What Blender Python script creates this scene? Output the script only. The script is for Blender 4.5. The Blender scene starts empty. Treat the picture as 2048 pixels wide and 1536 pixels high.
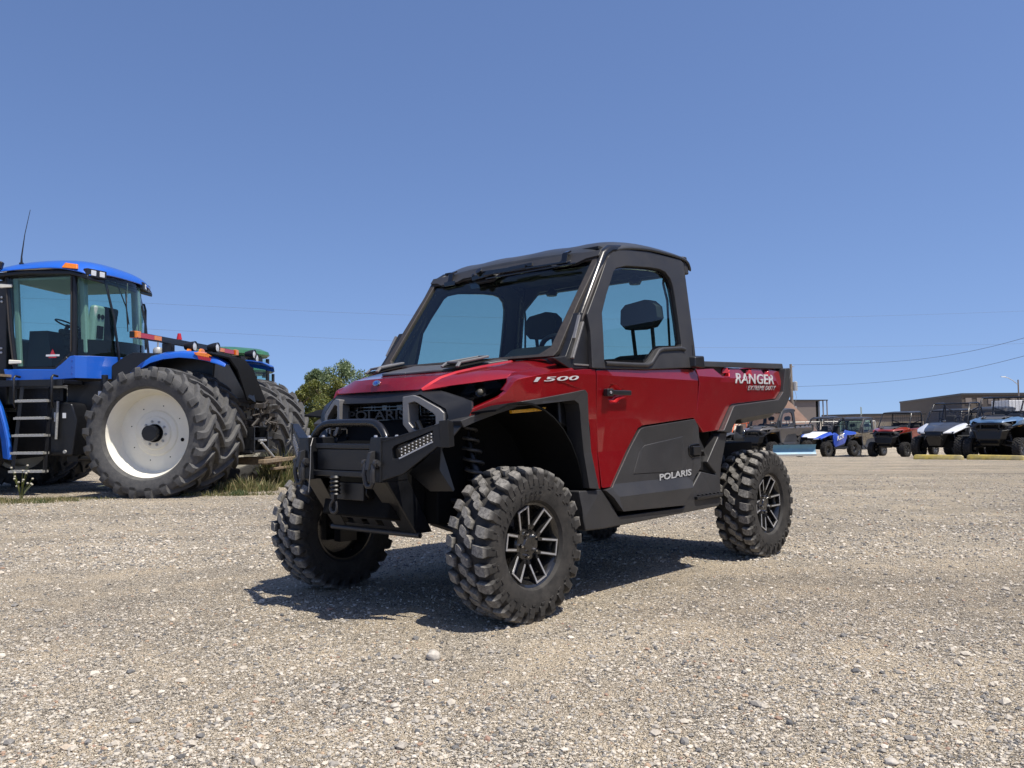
import bpy, bmesh, math, random
import numpy as np
from mathutils import Vector, Matrix
random.seed(7)
sc = bpy.context.scene
COL = sc.collection
R_ = math.radians

# ---------------------------------------------------------------- camera
cam_d = bpy.data.cameras.new('camera')
cam = bpy.data.objects.new('camera', cam_d)
COL.objects.link(cam)
PITCH, ROLL, CAM_H = 0.04611, -0.0143948, 0.9584
F_ = Vector((0, math.cos(PITCH), math.sin(PITCH)))
U0 = Vector((0, -math.sin(PITCH), math.cos(PITCH)))
R0 = Vector((1, 0, 0))
cr, sr = math.cos(ROLL), math.sin(ROLL)
RX = cr*R0 + sr*U0
UX = -sr*R0 + cr*U0
cam.matrix_world = Matrix(((RX.x, UX.x, -F_.x, 0), (RX.y, UX.y, -F_.y, 0), (RX.z, UX.z, -F_.z, CAM_H), (0, 0, 0, 1)))
cam_d.sensor_width = 36.0
cam_d.lens = 36.0*1743.43/2048.0
cam_d.clip_start = 0.05
cam_d.clip_end = 6000
sc.camera = cam

# ---------------------------------------------------------------- sky and sun
SUN = Vector((0.357, -0.276, 1.0)).normalized()
EL = math.asin(SUN.z)
AZ = math.atan2(SUN.x, SUN.y)
SKY_LIFT = 0.13
w = bpy.data.worlds.new('World')
sc.world = w
w.use_nodes = True
wn = w.node_tree
bg = wn.nodes['Background']
sky = wn.nodes.new('ShaderNodeTexSky')
sky.sky_type = 'NISHITA'
sky.sun_disc = False
sky.sun_elevation = EL
sky.sun_rotation = AZ
sky.altitude = 0
sky.air_density = 1.0
sky.dust_density = 0.8
sky.ozone_density = 5.5
# look a little above the true horizon everywhere, which keeps the low sky blue as on a dry clear day
wtc = wn.nodes.new('ShaderNodeTexCoord')
wad = wn.nodes.new('ShaderNodeVectorMath'); wad.operation = 'ADD'; wad.inputs[1].default_value = (0, 0, SKY_LIFT)
wno = wn.nodes.new('ShaderNodeVectorMath'); wno.operation = 'NORMALIZE'
wn.links.new(wtc.outputs['Generated'], wad.inputs[0]); wn.links.new(wad.outputs[0], wno.inputs[0]); wn.links.new(wno.outputs[0], sky.inputs[0])
wmu = wn.nodes.new('ShaderNodeMix'); wmu.data_type = 'RGBA'; wmu.blend_type = 'MULTIPLY'; wmu.inputs[0].default_value = 1.0
wmu.inputs[7].default_value = (0.985, 0.95, 1.04, 1)   # a dry, slightly violet summer sky
wn.links.new(sky.outputs[0], wmu.inputs[6]); wn.links.new(wmu.outputs[2], bg.inputs[0])
bg.inputs[1].default_value = 0.118
sd = bpy.data.lights.new('sun', 'SUN')
sun = bpy.data.objects.new('sun', sd)
COL.objects.link(sun)
sd.energy = 5.0
sd.angle = R_(0.5)
sd.color = (1.0, 0.94, 0.84)
sun.rotation_euler = SUN.to_track_quat('Z', 'Y').to_euler()
sun.location = (0, 0, 30)
vs = sc.view_settings
vs.view_transform = 'Standard'
vs.look = 'None'
vs.exposure = 0.31
vs.gamma = 1.0
vs.use_curve_mapping = False

# ---------------------------------------------------------------- materials
def nodes(name):
    m = bpy.data.materials.new(name)
    m.use_nodes = True
    nt = m.node_tree
    return m, nt, nt.nodes['Principled BSDF']

def N(nt, t, **kw):
    n = nt.nodes.new(t)
    for k, v in kw.items():
        if k in n.inputs: n.inputs[k].default_value = v
        else: setattr(n, k, v)
    return n

def ramp(nt, src, stops):
    r = nt.nodes.new('ShaderNodeValToRGB')
    e = r.color_ramp.elements
    while len(e) < len(stops): e.new(0.5)
    for el, (p, c) in zip(e, stops):
        el.position = p
        el.color = (*c, 1) if len(c) == 3 else c
    nt.links.new(src, r.inputs[0])
    return r

def mat(name, col, rough=0.5, metal=0.0, coat=0.0, var=0.15, scale=30.0, bump=0.0, bscale=400.0, dust=0.0, spec=0.5, dustcol=(0.30, 0.27, 0.23)):
    """plain surface with uneven tone, uneven gloss, fine grain and settled dust"""
    m, nt, b = nodes(name)
    L = nt.links
    tc = N(nt, 'ShaderNodeTexCoord')
    n1 = N(nt, 'ShaderNodeTexNoise', Scale=scale, Detail=6.0, Roughness=0.65)
    L.new(tc.outputs['Object'], n1.inputs['Vector'])
    lo = tuple(c*(1-var) for c in col); hi = tuple(min(1, c*(1+var)) for c in col)
    r = ramp(nt, n1.outputs['Fac'], [(0.3, lo), (0.7, hi)])
    out = r.outputs[0]
    if dust > 0:
        n2 = N(nt, 'ShaderNodeTexNoise', Scale=scale*0.35, Detail=9.0, Roughness=0.75)
        L.new(tc.outputs['Object'], n2.inputs['Vector'])
        r2 = ramp(nt, n2.outputs['Fac'], [(0.42, (0, 0, 0)), (0.75, (dust, dust, dust))])
        mx = N(nt, 'ShaderNodeMix', data_type='RGBA')
        L.new(r2.outputs[0], mx.inputs[0])
        L.new(out, mx.inputs[6])
        mx.inputs[7].default_value = (*dustcol, 1)
        out = mx.outputs[2]
    L.new(out, b.inputs['Base Color'])
    rr = ramp(nt, n1.outputs['Fac'], [(0.3, (max(0.0, rough-0.06),)*3), (0.7, (min(1, rough+0.06),)*3)])
    L.new(rr.outputs[0], b.inputs['Roughness'])
    b.inputs['Metallic'].default_value = metal
    b.inputs['Coat Weight'].default_value = coat
    b.inputs['Coat Roughness'].default_value = 0.03
    b.inputs['Specular IOR Level'].default_value = spec
    if bump > 0:
        n3 = N(nt, 'ShaderNodeTexNoise', Scale=bscale, Detail=2.0)
        L.new(tc.outputs['Object'], n3.inputs['Vector'])
        bp = N(nt, 'ShaderNodeBump', Strength=bump, Distance=0.001)
        L.new(n3.outputs['Fac'], bp.inputs['Height'])
        L.new(bp.outputs[0], b.inputs['Normal'])
    return m

def paint(name, col, metal=0.6, flake=0.25):
    m, nt, b = nodes(name)
    L = nt.links
    tc = N(nt, 'ShaderNodeTexCoord')
    v = N(nt, 'ShaderNodeTexVoronoi', Scale=900.0)
    L.new(tc.outputs['Object'], v.inputs['Vector'])
    sp = N(nt, 'ShaderNodeSeparateColor')
    L.new(v.outputs['Color'], sp.inputs[0])
    r = ramp(nt, sp.outputs[0], [(0.0, tuple(c*(1-flake) for c in col)), (1.0, tuple(min(1, c*(1+flake)) for c in col))])
    n = N(nt, 'ShaderNodeTexNoise', Scale=9.0, Detail=8.0, Roughness=0.8)
    L.new(tc.outputs['Object'], n.inputs['Vector'])
    r2 = ramp(nt, n.outputs['Fac'], [(0.5, (0, 0, 0)), (0.85, (0.12,)*3)])
    mx = N(nt, 'ShaderNodeMix', data_type='RGBA')
    L.new(r2.outputs[0], mx.inputs[0]); L.new(r.outputs[0], mx.inputs[6])
    mx.inputs[7].default_value = (0.3, 0.24, 0.2, 1)
    L.new(mx.outputs[2], b.inputs['Base Color'])
    b.inputs['Metallic'].default_value = metal
    b.inputs['Roughness'].default_value = 0.38
    b.inputs['Coat Weight'].default_value = 1.0
    b.inputs['Coat IOR'].default_value = 1.5
    rr = ramp(nt, n.outputs['Fac'], [(0.4, (0.02,)*3), (0.8, (0.12,)*3)])
    L.new(rr.outputs[0], b.inputs['Coat Roughness'])
    return m

def glass(name, tint, ior=1.45, rough=0.0, refl=1.0):
    m, nt, b = nodes(name)
    L = nt.links
    nt.nodes.remove(b)
    out = nt.nodes['Material Output']
    t = N(nt, 'ShaderNodeBsdfTransparent'); t.inputs[0].default_value = (*tint, 1)
    g = N(nt, 'ShaderNodeBsdfGlossy'); g.inputs['Roughness'].default_value = rough
    fr = N(nt, 'ShaderNodeFresnel', IOR=ior)
    ge = N(nt, 'ShaderNodeNewGeometry')
    iv = N(nt, 'ShaderNodeMath', operation='SUBTRACT'); iv.inputs[0].default_value = refl
    L.new(ge.outputs['Backfacing'], iv.inputs[1])
    mu = N(nt, 'ShaderNodeMath', operation='MULTIPLY', use_clamp=True)
    L.new(fr.outputs[0], mu.inputs[0]); L.new(iv.outputs[0], mu.inputs[1])
    mx = N(nt, 'ShaderNodeMixShader')
    L.new(mu.outputs[0], mx.inputs[0]); L.new(t.outputs[0], mx.inputs[1]); L.new(g.outputs[0], mx.inputs[2])
    L.new(mx.outputs[0], out.inputs[0])
    return m

M = {}
M['red'] = paint('red_metallic_paint', (0.34, 0.003, 0.008), 0.6, 0.3)
M['black_plastic'] = mat('black_textured_plastic', (0.011, 0.011, 0.012), 0.42, var=0.2, scale=8, bump=0.25, bscale=500, dust=0.02)
M['grey_plastic'] = mat('charcoal_moulded_plastic', (0.027, 0.0265, 0.0275), 0.48, var=0.12, scale=6, bump=0.35, bscale=420, dust=0.05)
M['roof_plastic'] = mat('weathered_roof_plastic', (0.030, 0.032, 0.035), 0.36, var=0.15, scale=6, bump=0.2, bscale=350, dust=0.08)
M['black_steel'] = mat('powder_coated_steel', (0.006, 0.0065, 0.008), 0.36, var=0.2, scale=12, bump=0.12, bscale=700, dust=0.015)
M['vent'] = mat('grey_hood_plastic', (0.065, 0.066, 0.070), 0.42, var=0.15, scale=7, bump=0.3, bscale=450, dust=0.08)
M['scoop'] = mat('light_grey_scoop', (0.15, 0.15, 0.152), 0.45, var=0.1, scale=20)
M['coil'] = mat('grey_coil_steel', (0.075, 0.072, 0.068), 0.45, metal=0.3, var=0.2, scale=30, dust=0.2)
M['dim_lens'] = mat('smoked_projector_lens', (0.16, 0.14, 0.10), 0.1, coat=1.0, var=0.3, scale=60)
M['tube_black'] = mat('gloss_black_tube', (0.010, 0.010, 0.011), 0.24, var=0.1, scale=20, dust=0.02)
M['seal'] = mat('brown_rubber_seal', (0.036, 0.030, 0.026), 0.6, var=0.3, scale=60)
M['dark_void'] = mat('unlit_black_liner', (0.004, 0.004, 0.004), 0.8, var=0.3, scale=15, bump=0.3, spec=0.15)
M['silver_trim'] = mat('satin_grey_trim', (0.23, 0.222, 0.215), 0.40, metal=0.4, var=0.1, scale=20)
M['machined'] = mat('machined_aluminium', (0.50, 0.50, 0.51), 0.36, metal=0.6, var=0.1, scale=40)
M['rim_black'] = mat('gloss_black_rim', (0.010, 0.010, 0.010), 0.22, coat=0.6, var=0.2, scale=30, dust=0.08)
M['chrome'] = mat('chrome', (0.6, 0.6, 0.6), 0.12, metal=1.0, var=0.1)
M['white_letter'] = mat('silver_white_lettering', (0.55, 0.55, 0.55), 0.45, var=0.05)
M['grey_letter'] = mat('grey_lettering', (0.34, 0.34, 0.34), 0.5, var=0.05)
M['gloss_black'] = mat('gloss_black_plastic', (0.006, 0.006, 0.007), 0.10, coat=0.5, var=0.2)
M['amber'] = mat('amber_reflector', (0.62, 0.30, 0.01), 0.3, coat=0.6, var=0.1, scale=80)
M['orange_lens'] = mat('orange_lens', (0.75, 0.20, 0.01), 0.22, coat=0.8, var=0.25, scale=60)
M['red_lens'] = mat('red_lens', (0.45, 0.01, 0.01), 0.22, coat=0.8, var=0.2, scale=60)
M['lamp_glass'] = mat('lamp_lens', (0.62, 0.63, 0.62), 0.12, coat=1.0, var=0.25, scale=90)
M['fabric'] = mat('dark_seat_fabric', (0.018, 0.019, 0.021), 0.85, var=0.25, scale=50, bump=0.4)
M['glass'] = glass('tinted_teal_glass', (0.81, 0.90, 0.865))
M['ws_glass'] = glass('windscreen_glass', (0.80, 0.885, 0.86), ior=1.5)
M['lens_clear'] = glass('clear_lens', (0.88, 0.88, 0.88))
M['cab_glass'] = glass('tractor_cab_glass', (0.80, 0.91, 0.88), ior=1.5)
M['blue'] = paint('tractor_blue_paint', (0.008, 0.105, 0.52), 0.0, 0.05)
M['rim_white'] = mat('cream_white_rim', (0.80, 0.77, 0.66), 0.45, var=0.04, scale=4, dust=0.22, dustcol=(0.50, 0.40, 0.27))
M['cab_trim'] = mat('pale_green_grey_cab_trim', (0.30, 0.36, 0.33), 0.6, var=0.08)
M['step_alu'] = mat('worn_step_metal', (0.42, 0.42, 0.40), 0.5, metal=0.4, var=0.3, scale=50, dust=0.3)
M['tan'] = mat('dusty_tan_steel', (0.20, 0.145, 0.085), 0.8, var=0.35, scale=25, dust=0.3)
M['green'] = mat('green_paint', (0.03, 0.14, 0.06), 0.4, coat=0.4, var=0.2, scale=5, dust=0.2)
M['white_paint'] = mat('white_paint', (0.72, 0.73, 0.74), 0.35, coat=0.5, var=0.05, scale=6, dust=0.08)
M['dark_steel_dusty'] = mat('dusty_greasy_steel', (0.03, 0.026, 0.022), 0.7, var=0.4, scale=15, dust=0.4, dustcol=(0.14, 0.11, 0.08))
M['yellow'] = mat('faded_yellow_paint', (0.52, 0.40, 0.09), 0.8, var=0.35, scale=7, dust=0.8, dustcol=(0.28, 0.27, 0.24), bump=0.5, bscale=80)

def tyre_mat(name, base, dusty, rtop=None):
    m, nt, b = nodes(name)
    L = nt.links
    tc = N(nt, 'ShaderNodeTexCoord')
    n = N(nt, 'ShaderNodeTexNoise', Scale=14.0, Detail=10.0, Roughness=0.75)
    L.new(tc.outputs['Object'], n.inputs['Vector'])
    r = ramp(nt, n.outputs['Fac'], [(0.32, base), (0.62, tuple(0.5*a+0.5*c for a, c in zip(base, dusty))), (0.8, dusty)])
    out = r.outputs[0]
    if rtop:
        # worn, dusty block faces: everything at the outermost radius of the tyre
        sx = N(nt, 'ShaderNodeSeparateXYZ'); L.new(tc.outputs['Object'], sx.inputs[0])
        cx = N(nt, 'ShaderNodeCombineXYZ'); L.new(sx.outputs[0], cx.inputs[0]); L.new(sx.outputs[2], cx.inputs[1])
        ln = N(nt, 'ShaderNodeVectorMath', operation='LENGTH'); L.new(cx.outputs[0], ln.inputs[0])
        mr = N(nt, 'ShaderNodeMapRange'); mr.inputs[1].default_value = rtop-0.030; mr.inputs[2].default_value = rtop-0.010
        L.new(ln.outputs['Value'], mr.inputs[0])
        n5 = N(nt, 'ShaderNodeTexNoise', Scale=60.0, Detail=8.0, Roughness=0.8); L.new(tc.outputs['Object'], n5.inputs['Vector'])
        r5 = ramp(nt, n5.outputs['Fac'], [(0.36, (0.07, 0.066, 0.06)), (0.60, (0.25, 0.235, 0.21))])
        mq = N(nt, 'ShaderNodeMix', data_type='RGBA'); L.new(mr.outputs[0], mq.inputs[0]); L.new(out, mq.inputs[6]); L.new(r5.outputs[0], mq.inputs[7])
        out = mq.outputs[2]
    L.new(out, b.inputs['Base Color'])
    b.inputs['Roughness'].default_value = 0.72
    b.inputs['Specular IOR Level'].default_value = 0.35
    n2 = N(nt, 'ShaderNodeTexNoise', Scale=160.0, Detail=6.0, Roughness=0.7)
    L.new(tc.outputs['Object'], n2.inputs['Vector'])
    bp = N(nt, 'ShaderNodeBump', Strength=0.6, Distance=0.002)
    L.new(n2.outputs['Fac'], bp.inputs['Height'])
    L.new(bp.outputs[0], b.inputs['Normal'])
    return m
M['tyre'] = tyre_mat('mud_tyre_rubber', (0.014, 0.0135, 0.013), (0.075, 0.068, 0.06), 0.379)
M['tyre_small'] = tyre_mat('plain_tyre_rubber', (0.012, 0.012, 0.012), (0.06, 0.055, 0.05))
M['tyre_side'] = tyre_mat('dusty_sidewall_rubber', (0.028, 0.026, 0.024), (0.075, 0.068, 0.058))
M['farm_tyre'] = tyre_mat('farm_tyre_rubber', (0.055, 0.055, 0.056), (0.14, 0.135, 0.125))
def camo_mat():
    m, nt, b = nodes('camouflage_wrap')
    L = nt.links
    tc = N(nt, 'ShaderNodeTexCoord')
    n = N(nt, 'ShaderNodeTexNoise', Scale=7.0, Detail=5.0, Roughness=0.8, Distortion=1.5)
    L.new(tc.outputs['Object'], n.inputs['Vector'])
    r = ramp(nt, n.outputs['Fac'], [(0.0, (0.02, 0.02, 0.015)), (0.42, (0.06, 0.05, 0.03)), (0.5, (0.22, 0.17, 0.11)), (0.56, (0.10, 0.10, 0.06)), (0.63, (0.34, 0.30, 0.23)), (0.7, (0.04, 0.035, 0.025))])
    r.color_ramp.interpolation = 'CONSTANT'
    L.new(r.outputs[0], b.inputs['Base Color'])
    b.inputs['Roughness'].default_value = 0.5
    return m
M['camo'] = camo_mat()

# ---------------------------------------------------------------- object helpers
def tag(o, label=None, cat=None, group=None, kind=None):
    if label: o['label'] = label
    if cat: o['category'] = cat
    if group: o['group'] = group
    if kind: o['kind'] = kind
    return o

def empty(name, loc=(0, 0, 0), rz=0, label=None, cat=None, group=None):
    o = bpy.data.objects.new(name, None)
    COL.objects.link(o)
    o.location = loc
    o.rotation_euler = (0, 0, rz)
    o.empty_display_size = 0.2
    return tag(o, label, cat, group)

def copy_tree(o, parent=None, swap=None):
    c = o.copy()
    COL.objects.link(c)
    c.parent = parent
    for ch in list(o.children): copy_tree(ch, c)
    return c

def finish(o, bevel=0.0, seg=2, smooth=38, sub=0, crisp=None):
    me = o.data
    bm = bmesh.new(); bm.from_mesh(me)
    bmesh.ops.recalc_face_normals(bm, faces=bm.faces)
    for f in bm.faces: f.smooth = True
    if not bevel and not sub:
        for e in bm.edges:
            if len(e.link_faces) == 2 and e.calc_face_angle(0) > R_(smooth): e.smooth = False
    if crisp:
        for e in bm.edges:
            if len(e.link_faces) == 2 and crisp < math.degrees(e.calc_face_angle(0)) < 32: e.smooth = False
    bm.to_mesh(me); bm.free()
    if sub:
        md = o.modifiers.new('sub', 'SUBSURF'); md.levels = sub; md.render_levels = sub
    if bevel:
        md = o.modifiers.new('bevel', 'BEVEL')
        md.width = bevel; md.segments = seg; md.limit_method = 'ANGLE'; md.angle_limit = R_(32)
        md.harden_normals = True
    return o

class MB:
    def __init__(s): s.v = []; s.f = []
    def add(s, vs, fs):
        n = len(s.v)
        s.v += [tuple(v) for v in vs]
        s.f += [tuple(i+n for i in f) for f in fs]
        return s
    def box(s, x0, x1, y0, y1, z0, z1, Mx=None):
        vs = [Vector((x, y, z)) for x in (x0, x1) for y in (y0, y1) for z in (z0, z1)]
        if Mx is not None: vs = [Mx @ v for v in vs]
        return s.add(vs, [(0, 1, 3, 2), (4, 6, 7, 5), (0, 4, 5, 1), (2, 3, 7, 6), (0, 2, 6, 4), (1, 5, 7, 3)])
    def beam(s, a, b, w, h, up=(0, 0, 1)):
        """rectangular bar from a to b"""
        a = Vector(a); b = Vector(b); d = (b-a).normalized(); up = Vector(up)
        sd_ = d.cross(up)
        if sd_.length < 1e-4: sd_ = d.cross(Vector((1, 0, 0)))
        sd_.normalize(); u = sd_.cross(d)
        vs = [p+sd_*(i*w/2)+u*(j*h/2) for p in (a, b) for i, j in ((-1, -1), (1, -1), (1, 1), (-1, 1))]
        return s.add(vs, [(3, 2, 1, 0), (4, 5, 6, 7), (0, 1, 5, 4), (1, 2, 6, 5), (2, 3, 7, 6), (3, 0, 4, 7)])
    def tube(s, pts, r, seg=10, closed=False):
        pts = [Vector(p) for p in pts]; n = len(pts)
        rs = r if isinstance(r, (list, tuple)) else [r]*n
        ref = None; rings = []
        for i, p in enumerate(pts):
            a = pts[i-1] if (i > 0 or closed) else p
            b = pts[(i+1) % n] if (i < n-1 or closed) else p
            d = (b-a).normalized()
            if ref is None:
                ref = d.cross(Vector((0, 0, 1)))
                if ref.length < 1e-3: ref = d.cross(Vector((1, 0, 0)))
            ref = (ref - d*ref.dot(d)).normalized()
            o2 = d.cross(ref)
            rings.append([p+(ref*math.cos(t)+o2*math.sin(t))*rs[i] for t in [2*math.pi*k/seg for k in range(seg)]])
        vs = [v for rg in rings for v in rg]; fs = []
        m = n if closed else n-1
        for i in range(m):
            for k in range(seg):
                a = i*seg+k; b = i*seg+(k+1) % seg; j = ((i+1) % n)*seg
                fs.append((a, b, j+(k+1) % seg, j+k))
        if not closed:
            fs.append(tuple(range(seg))[::-1]); fs.append(tuple((n-1)*seg+k for k in range(seg)))
        return s.add(vs, fs)
    def lathe(s, prof, seg=32, Mx=None, closed=False):
        """profile of (radius, offset along +Y) spun about Y"""
        vs = []; fs = []; n = len(prof)
        for (r, y) in prof:
            for k in range(seg):
                t = 2*math.pi*k/seg
                vs.append(Vector((r*math.cos(t), y, r*math.sin(t))))
        if Mx is not None: vs = [Mx @ v for v in vs]
        for i in range(n-1 if not closed else n):
            j = (i+1) % n
            for k in range(seg):
                fs.append((i*seg+k, i*seg+(k+1) % seg, j*seg+(k+1) % seg, j*seg+k))
        if not closed:
            if prof[0][0] > 1e-5: fs.append(tuple(range(seg)))
            if prof[-1][0] > 1e-5: fs.append(tuple((n-1)*seg+k for k in range(seg)))
        return s.add(vs, fs)
    def prism(s, poly, y0, y1, Mx=None, fy=None):
        """polygon in XZ pushed from y0 to y1"""
        n = len(poly)
        vs = [Vector((x, y0, z)) for x, z in poly]+[Vector((x, y1, z)) for x, z in poly]
        if fy: vs = [Vector((v.x, fy(v), v.z)) for v in vs]
        if Mx is not None: vs = [Mx @ v for v in vs]
        fs = [tuple(range(n)), tuple(range(2*n-1, n-1, -1))]
        fs += [(i, i+n, (i+1) % n+n, (i+1) % n) for i in range(n)]
        return s.add(vs, fs)
    def hexa(s, lo, hi):
        """solid between two 4-point quads"""
        return s.add(list(lo)+list(hi), [(3, 2, 1, 0), (4, 5, 6, 7), (0, 1, 5, 4), (1, 2, 6, 5), (2, 3, 7, 6), (3, 0, 4, 7)])
    def sheet(s, rows, thick=None):
        """grid of points given as equal rows; thick = offset vector for a solid"""
        nr, nc = len(rows), len(rows[0])
        vs = [Vector(p) for r in rows for p in r]
        fs = [(i*nc+j, i*nc+j+1, (i+1)*nc+j+1, (i+1)*nc+j) for i in range(nr-1) for j in range(nc-1)]
        if thick is not None:
            t = Vector(thick); n = len(vs)
            vs += [v+t for v in vs]
            fs += [tuple(i+n for i in f[::-1]) for f in fs]
            ed = [j for j in range(nc)]+[i*nc+nc-1 for i in range(1, nr)]+[(nr-1)*nc+j for j in range(nc-2, -1, -1)]+[i*nc for i in range(nr-2, 0, -1)]
            fs += [(ed[k], ed[(k+1) % len(ed)], ed[(k+1) % len(ed)]+n, ed[k]+n) for k in range(len(ed))]
        return s.add(vs, fs)
    def mirror(s):
        n = len(s.v)
        s.v += [(x, -y, z) for x, y, z in s.v]
        s.f += [tuple(i+n for i in f[::-1]) for f in s.f]
        return s
    def flip(s):
        s.v = [(x, -y, z) for x, y, z in s.v]; s.f = [f[::-1] for f in s.f]
        return s
    def build(s, name, m, parent=None, bevel=0.0, seg=2, smooth=38, sub=0, weld=False, crisp=None):
        me = bpy.data.meshes.new(name)
        me.from_pydata(s.v, [], s.f)
        if weld:
            bm = bmesh.new(); bm.from_mesh(me)
            bmesh.ops.remove_doubles(bm, verts=bm.verts, dist=0.0005)
            bm.to_mesh(me); bm.free()
        o = bpy.data.objects.new(name, me)
        COL.objects.link(o)
        o.parent = parent
        for mm in (m if isinstance(m, (list, tuple)) else [m]): me.materials.append(mm)
        return finish(o, bevel, seg, smooth, sub, crisp)
    def builds(s, name, m, parent=None, **kw):
        """each loose piece becomes an object of its own"""
        par = list(range(len(s.v)))
        def root(i):
            while par[i] != i: par[i] = par[par[i]]; i = par[i]
            return i
        for f in s.f:
            for i in f[1:]: par[root(i)] = root(f[0])
        groups = {}
        for f in s.f: groups.setdefault(root(f[0]), []).append(f)
        out = []
        for fs in groups.values():
            ids = sorted({i for f in fs for i in f}); mp = {i: k for k, i in enumerate(ids)}
            b = MB(); b.v = [s.v[i] for i in ids]; b.f = [tuple(mp[i] for i in f) for f in fs]
            out.append(b.build(name, m, parent, **kw))
        return out

def panel(name, outer, yfun, thick, m, parent, side=1, holes=(), cz=(), cx=(), bevel=0.003, seg=2):
    """body panel: outline in XZ (with holes) laid on the surface y = yfun(x, z) and given thickness"""
    use_sy = abs(yfun(-1.0, 1.22)-yfun(-1.0, 0.80)-sy(-1.0, 1.22)+sy(-1.0, 0.80)) < 1e-6 and yfun(-1, 1.22) != yfun(-1, 0.8)
    bm = bmesh.new()
    edges = []
    for loop in [outer]+list(holes):
        vs = [bm.verts.new((x, 0, z)) for x, z in loop]
        edges += [bm.edges.new((vs[i], vs[(i+1) % len(vs)])) for i in range(len(vs))]
    bmesh.ops.triangle_fill(bm, use_beauty=True, use_dissolve=False, edges=edges, normal=(0, -1, 0))
    if use_sy: cz = SYZ; cx = tuple(cx) or ((0.35, 0.3, 0.25, 0.2, 0.15, 0.1, 0.05, 0.0, -0.05, -0.1) if max(p[0] for p in outer) > -0.1 else ())
    for z in cz:
        bmesh.ops.bisect_plane(bm, geom=bm.verts[:]+bm.edges[:]+bm.faces[:], plane_co=(0, 0, z), plane_no=(0, 0, 1))
    for x in cx:
        bmesh.ops.bisect_plane(bm, geom=bm.verts[:]+bm.edges[:]+bm.faces[:], plane_co=(x, 0, 0), plane_no=(1, 0, 0))
    for v in bm.verts: v.co.y = yfun(v.co.x, v.co.z)
    bmesh.ops.dissolve_limit(bm, angle_limit=R_(0.4), verts=bm.verts, edges=bm.edges)
    bm.verts.ensure_lookup_table(); bm.verts.index_update()
    V = [v.co.copy() for v in bm.verts]
    Fs = []
    for f in bm.faces:
        ids = [v.index for v in f.verts]
        Fs.append(tuple(ids if f.normal.y > 0 else ids[::-1]))
    be = []
    for f in Fs:
        for i in range(len(f)):
            be.append((f[i], f[(i+1) % len(f)]))
    st = set(be)
    bm.free()
    n = len(V)
    b = MB()
    fs = list(Fs)+[tuple(i+n for i in f[::-1]) for f in Fs]
    for a, c in be:
        if (c, a) not in st: fs.append((c, a, a+n, c+n))
    b.add(V+[v-Vector((0, thick, 0)) for v in V], fs)
    if side < 0: b.flip()
    return b.build(name, m, parent, bevel, seg, crisp=1.5 if 'glass' not in m.name else None)

def text(name, s, m, parent, loc, xd, up, width, height, depth=0.001, shear=0.0, bold=0.0):
    c = bpy.data.curves.new('txt', 'FONT')
    c.body = s; c.extrude = 0.01; c.shear = shear; c.offset = bold; c.resolution_u = 3
    t = bpy.data.objects.new('txt', c)
    COL.objects.link(t)
    bpy.context.view_layer.update()
    me = bpy.data.meshes.new_from_object(t.evaluated_get(bpy.context.evaluated_depsgraph_get()))
    bpy.data.objects.remove(t)
    xs = [v.co.x for v in me.vertices]; ys = [v.co.y for v in me.vertices]
    x0, x1, y0, y1 = min(xs), max(xs), min(ys), max(ys)
    xd = Vector(xd).normalized(); up = Vector(up).normalized(); nr = xd.cross(up)
    for v in me.vertices:
        v.co = Vector(loc)+xd*((v.co.x-x0)/(x1-x0)*width)+up*((v.co.y-y0)/(y1-y0)*height)+nr*(v.co.z/0.01*depth)
    me.materials.clear(); me.materials.append(m); me.name = name
    o = bpy.data.objects.new(name, me)
    COL.objects.link(o); o.parent = parent
    return o

def gz(x, y):
    """height of the yard: level near the camera, falling gently away, more to the right"""
    d = max(0.0, min(math.hypot(x, y), 48.0)-8.0)
    t = min(1.0, max(0.0, (x+5.0)/13.0)); t = t*t*(3-2*t)
    return -0.25*(d/20.0)**2*(0.3+0.7*t)
# ---------------------------------------------------------------- wheels
def lug(b, st):
    """tread block lofted over stations (y, r_base, r_top, theta, half_base, half_top)"""
    vs = []
    for (y, rb, rt, th, hb, ht) in st:
        for r, h in ((rb, -hb), (rt, -ht), (rt, ht), (rb, hb)):
            a = th+h/r
            vs.append(Vector((r*math.cos(a), y, r*math.sin(a))))
    fs = []
    n = len(st)
    for i in range(n-1):
        for k in range(4):
            fs.append((i*4+k, i*4+(k+1) % 4, (i+1)*4+(k+1) % 4, (i+1)*4+k))
    fs += [(3, 2, 1, 0), tuple((n-1)*4+k for k in range(4))]
    b.add(vs, fs)

def arc_text(b, s, r, y, t0, dt, size):
    """raised sidewall lettering made letter by letter round an arc"""
    for i, ch in enumerate(s):
        if ch == ' ': continue
        t = t0-i*dt
        rad = Vector((math.cos(t), 0, math.sin(t))); tan = Vector((math.sin(t), 0, -math.cos(t)))
        o = text('c', ch, M['tyre'], None, rad*r-tan*size*0.4+Vector((0, y, 0)), tan, rad, size*0.8, size, 0.0012, 0, 0.02)
        me = o.data
        b.add([v.co for v in me.vertices], [tuple(p.vertices) for p in me.polygons])
        bpy.data.objects.remove(o); bpy.data.meshes.remove(me)

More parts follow.
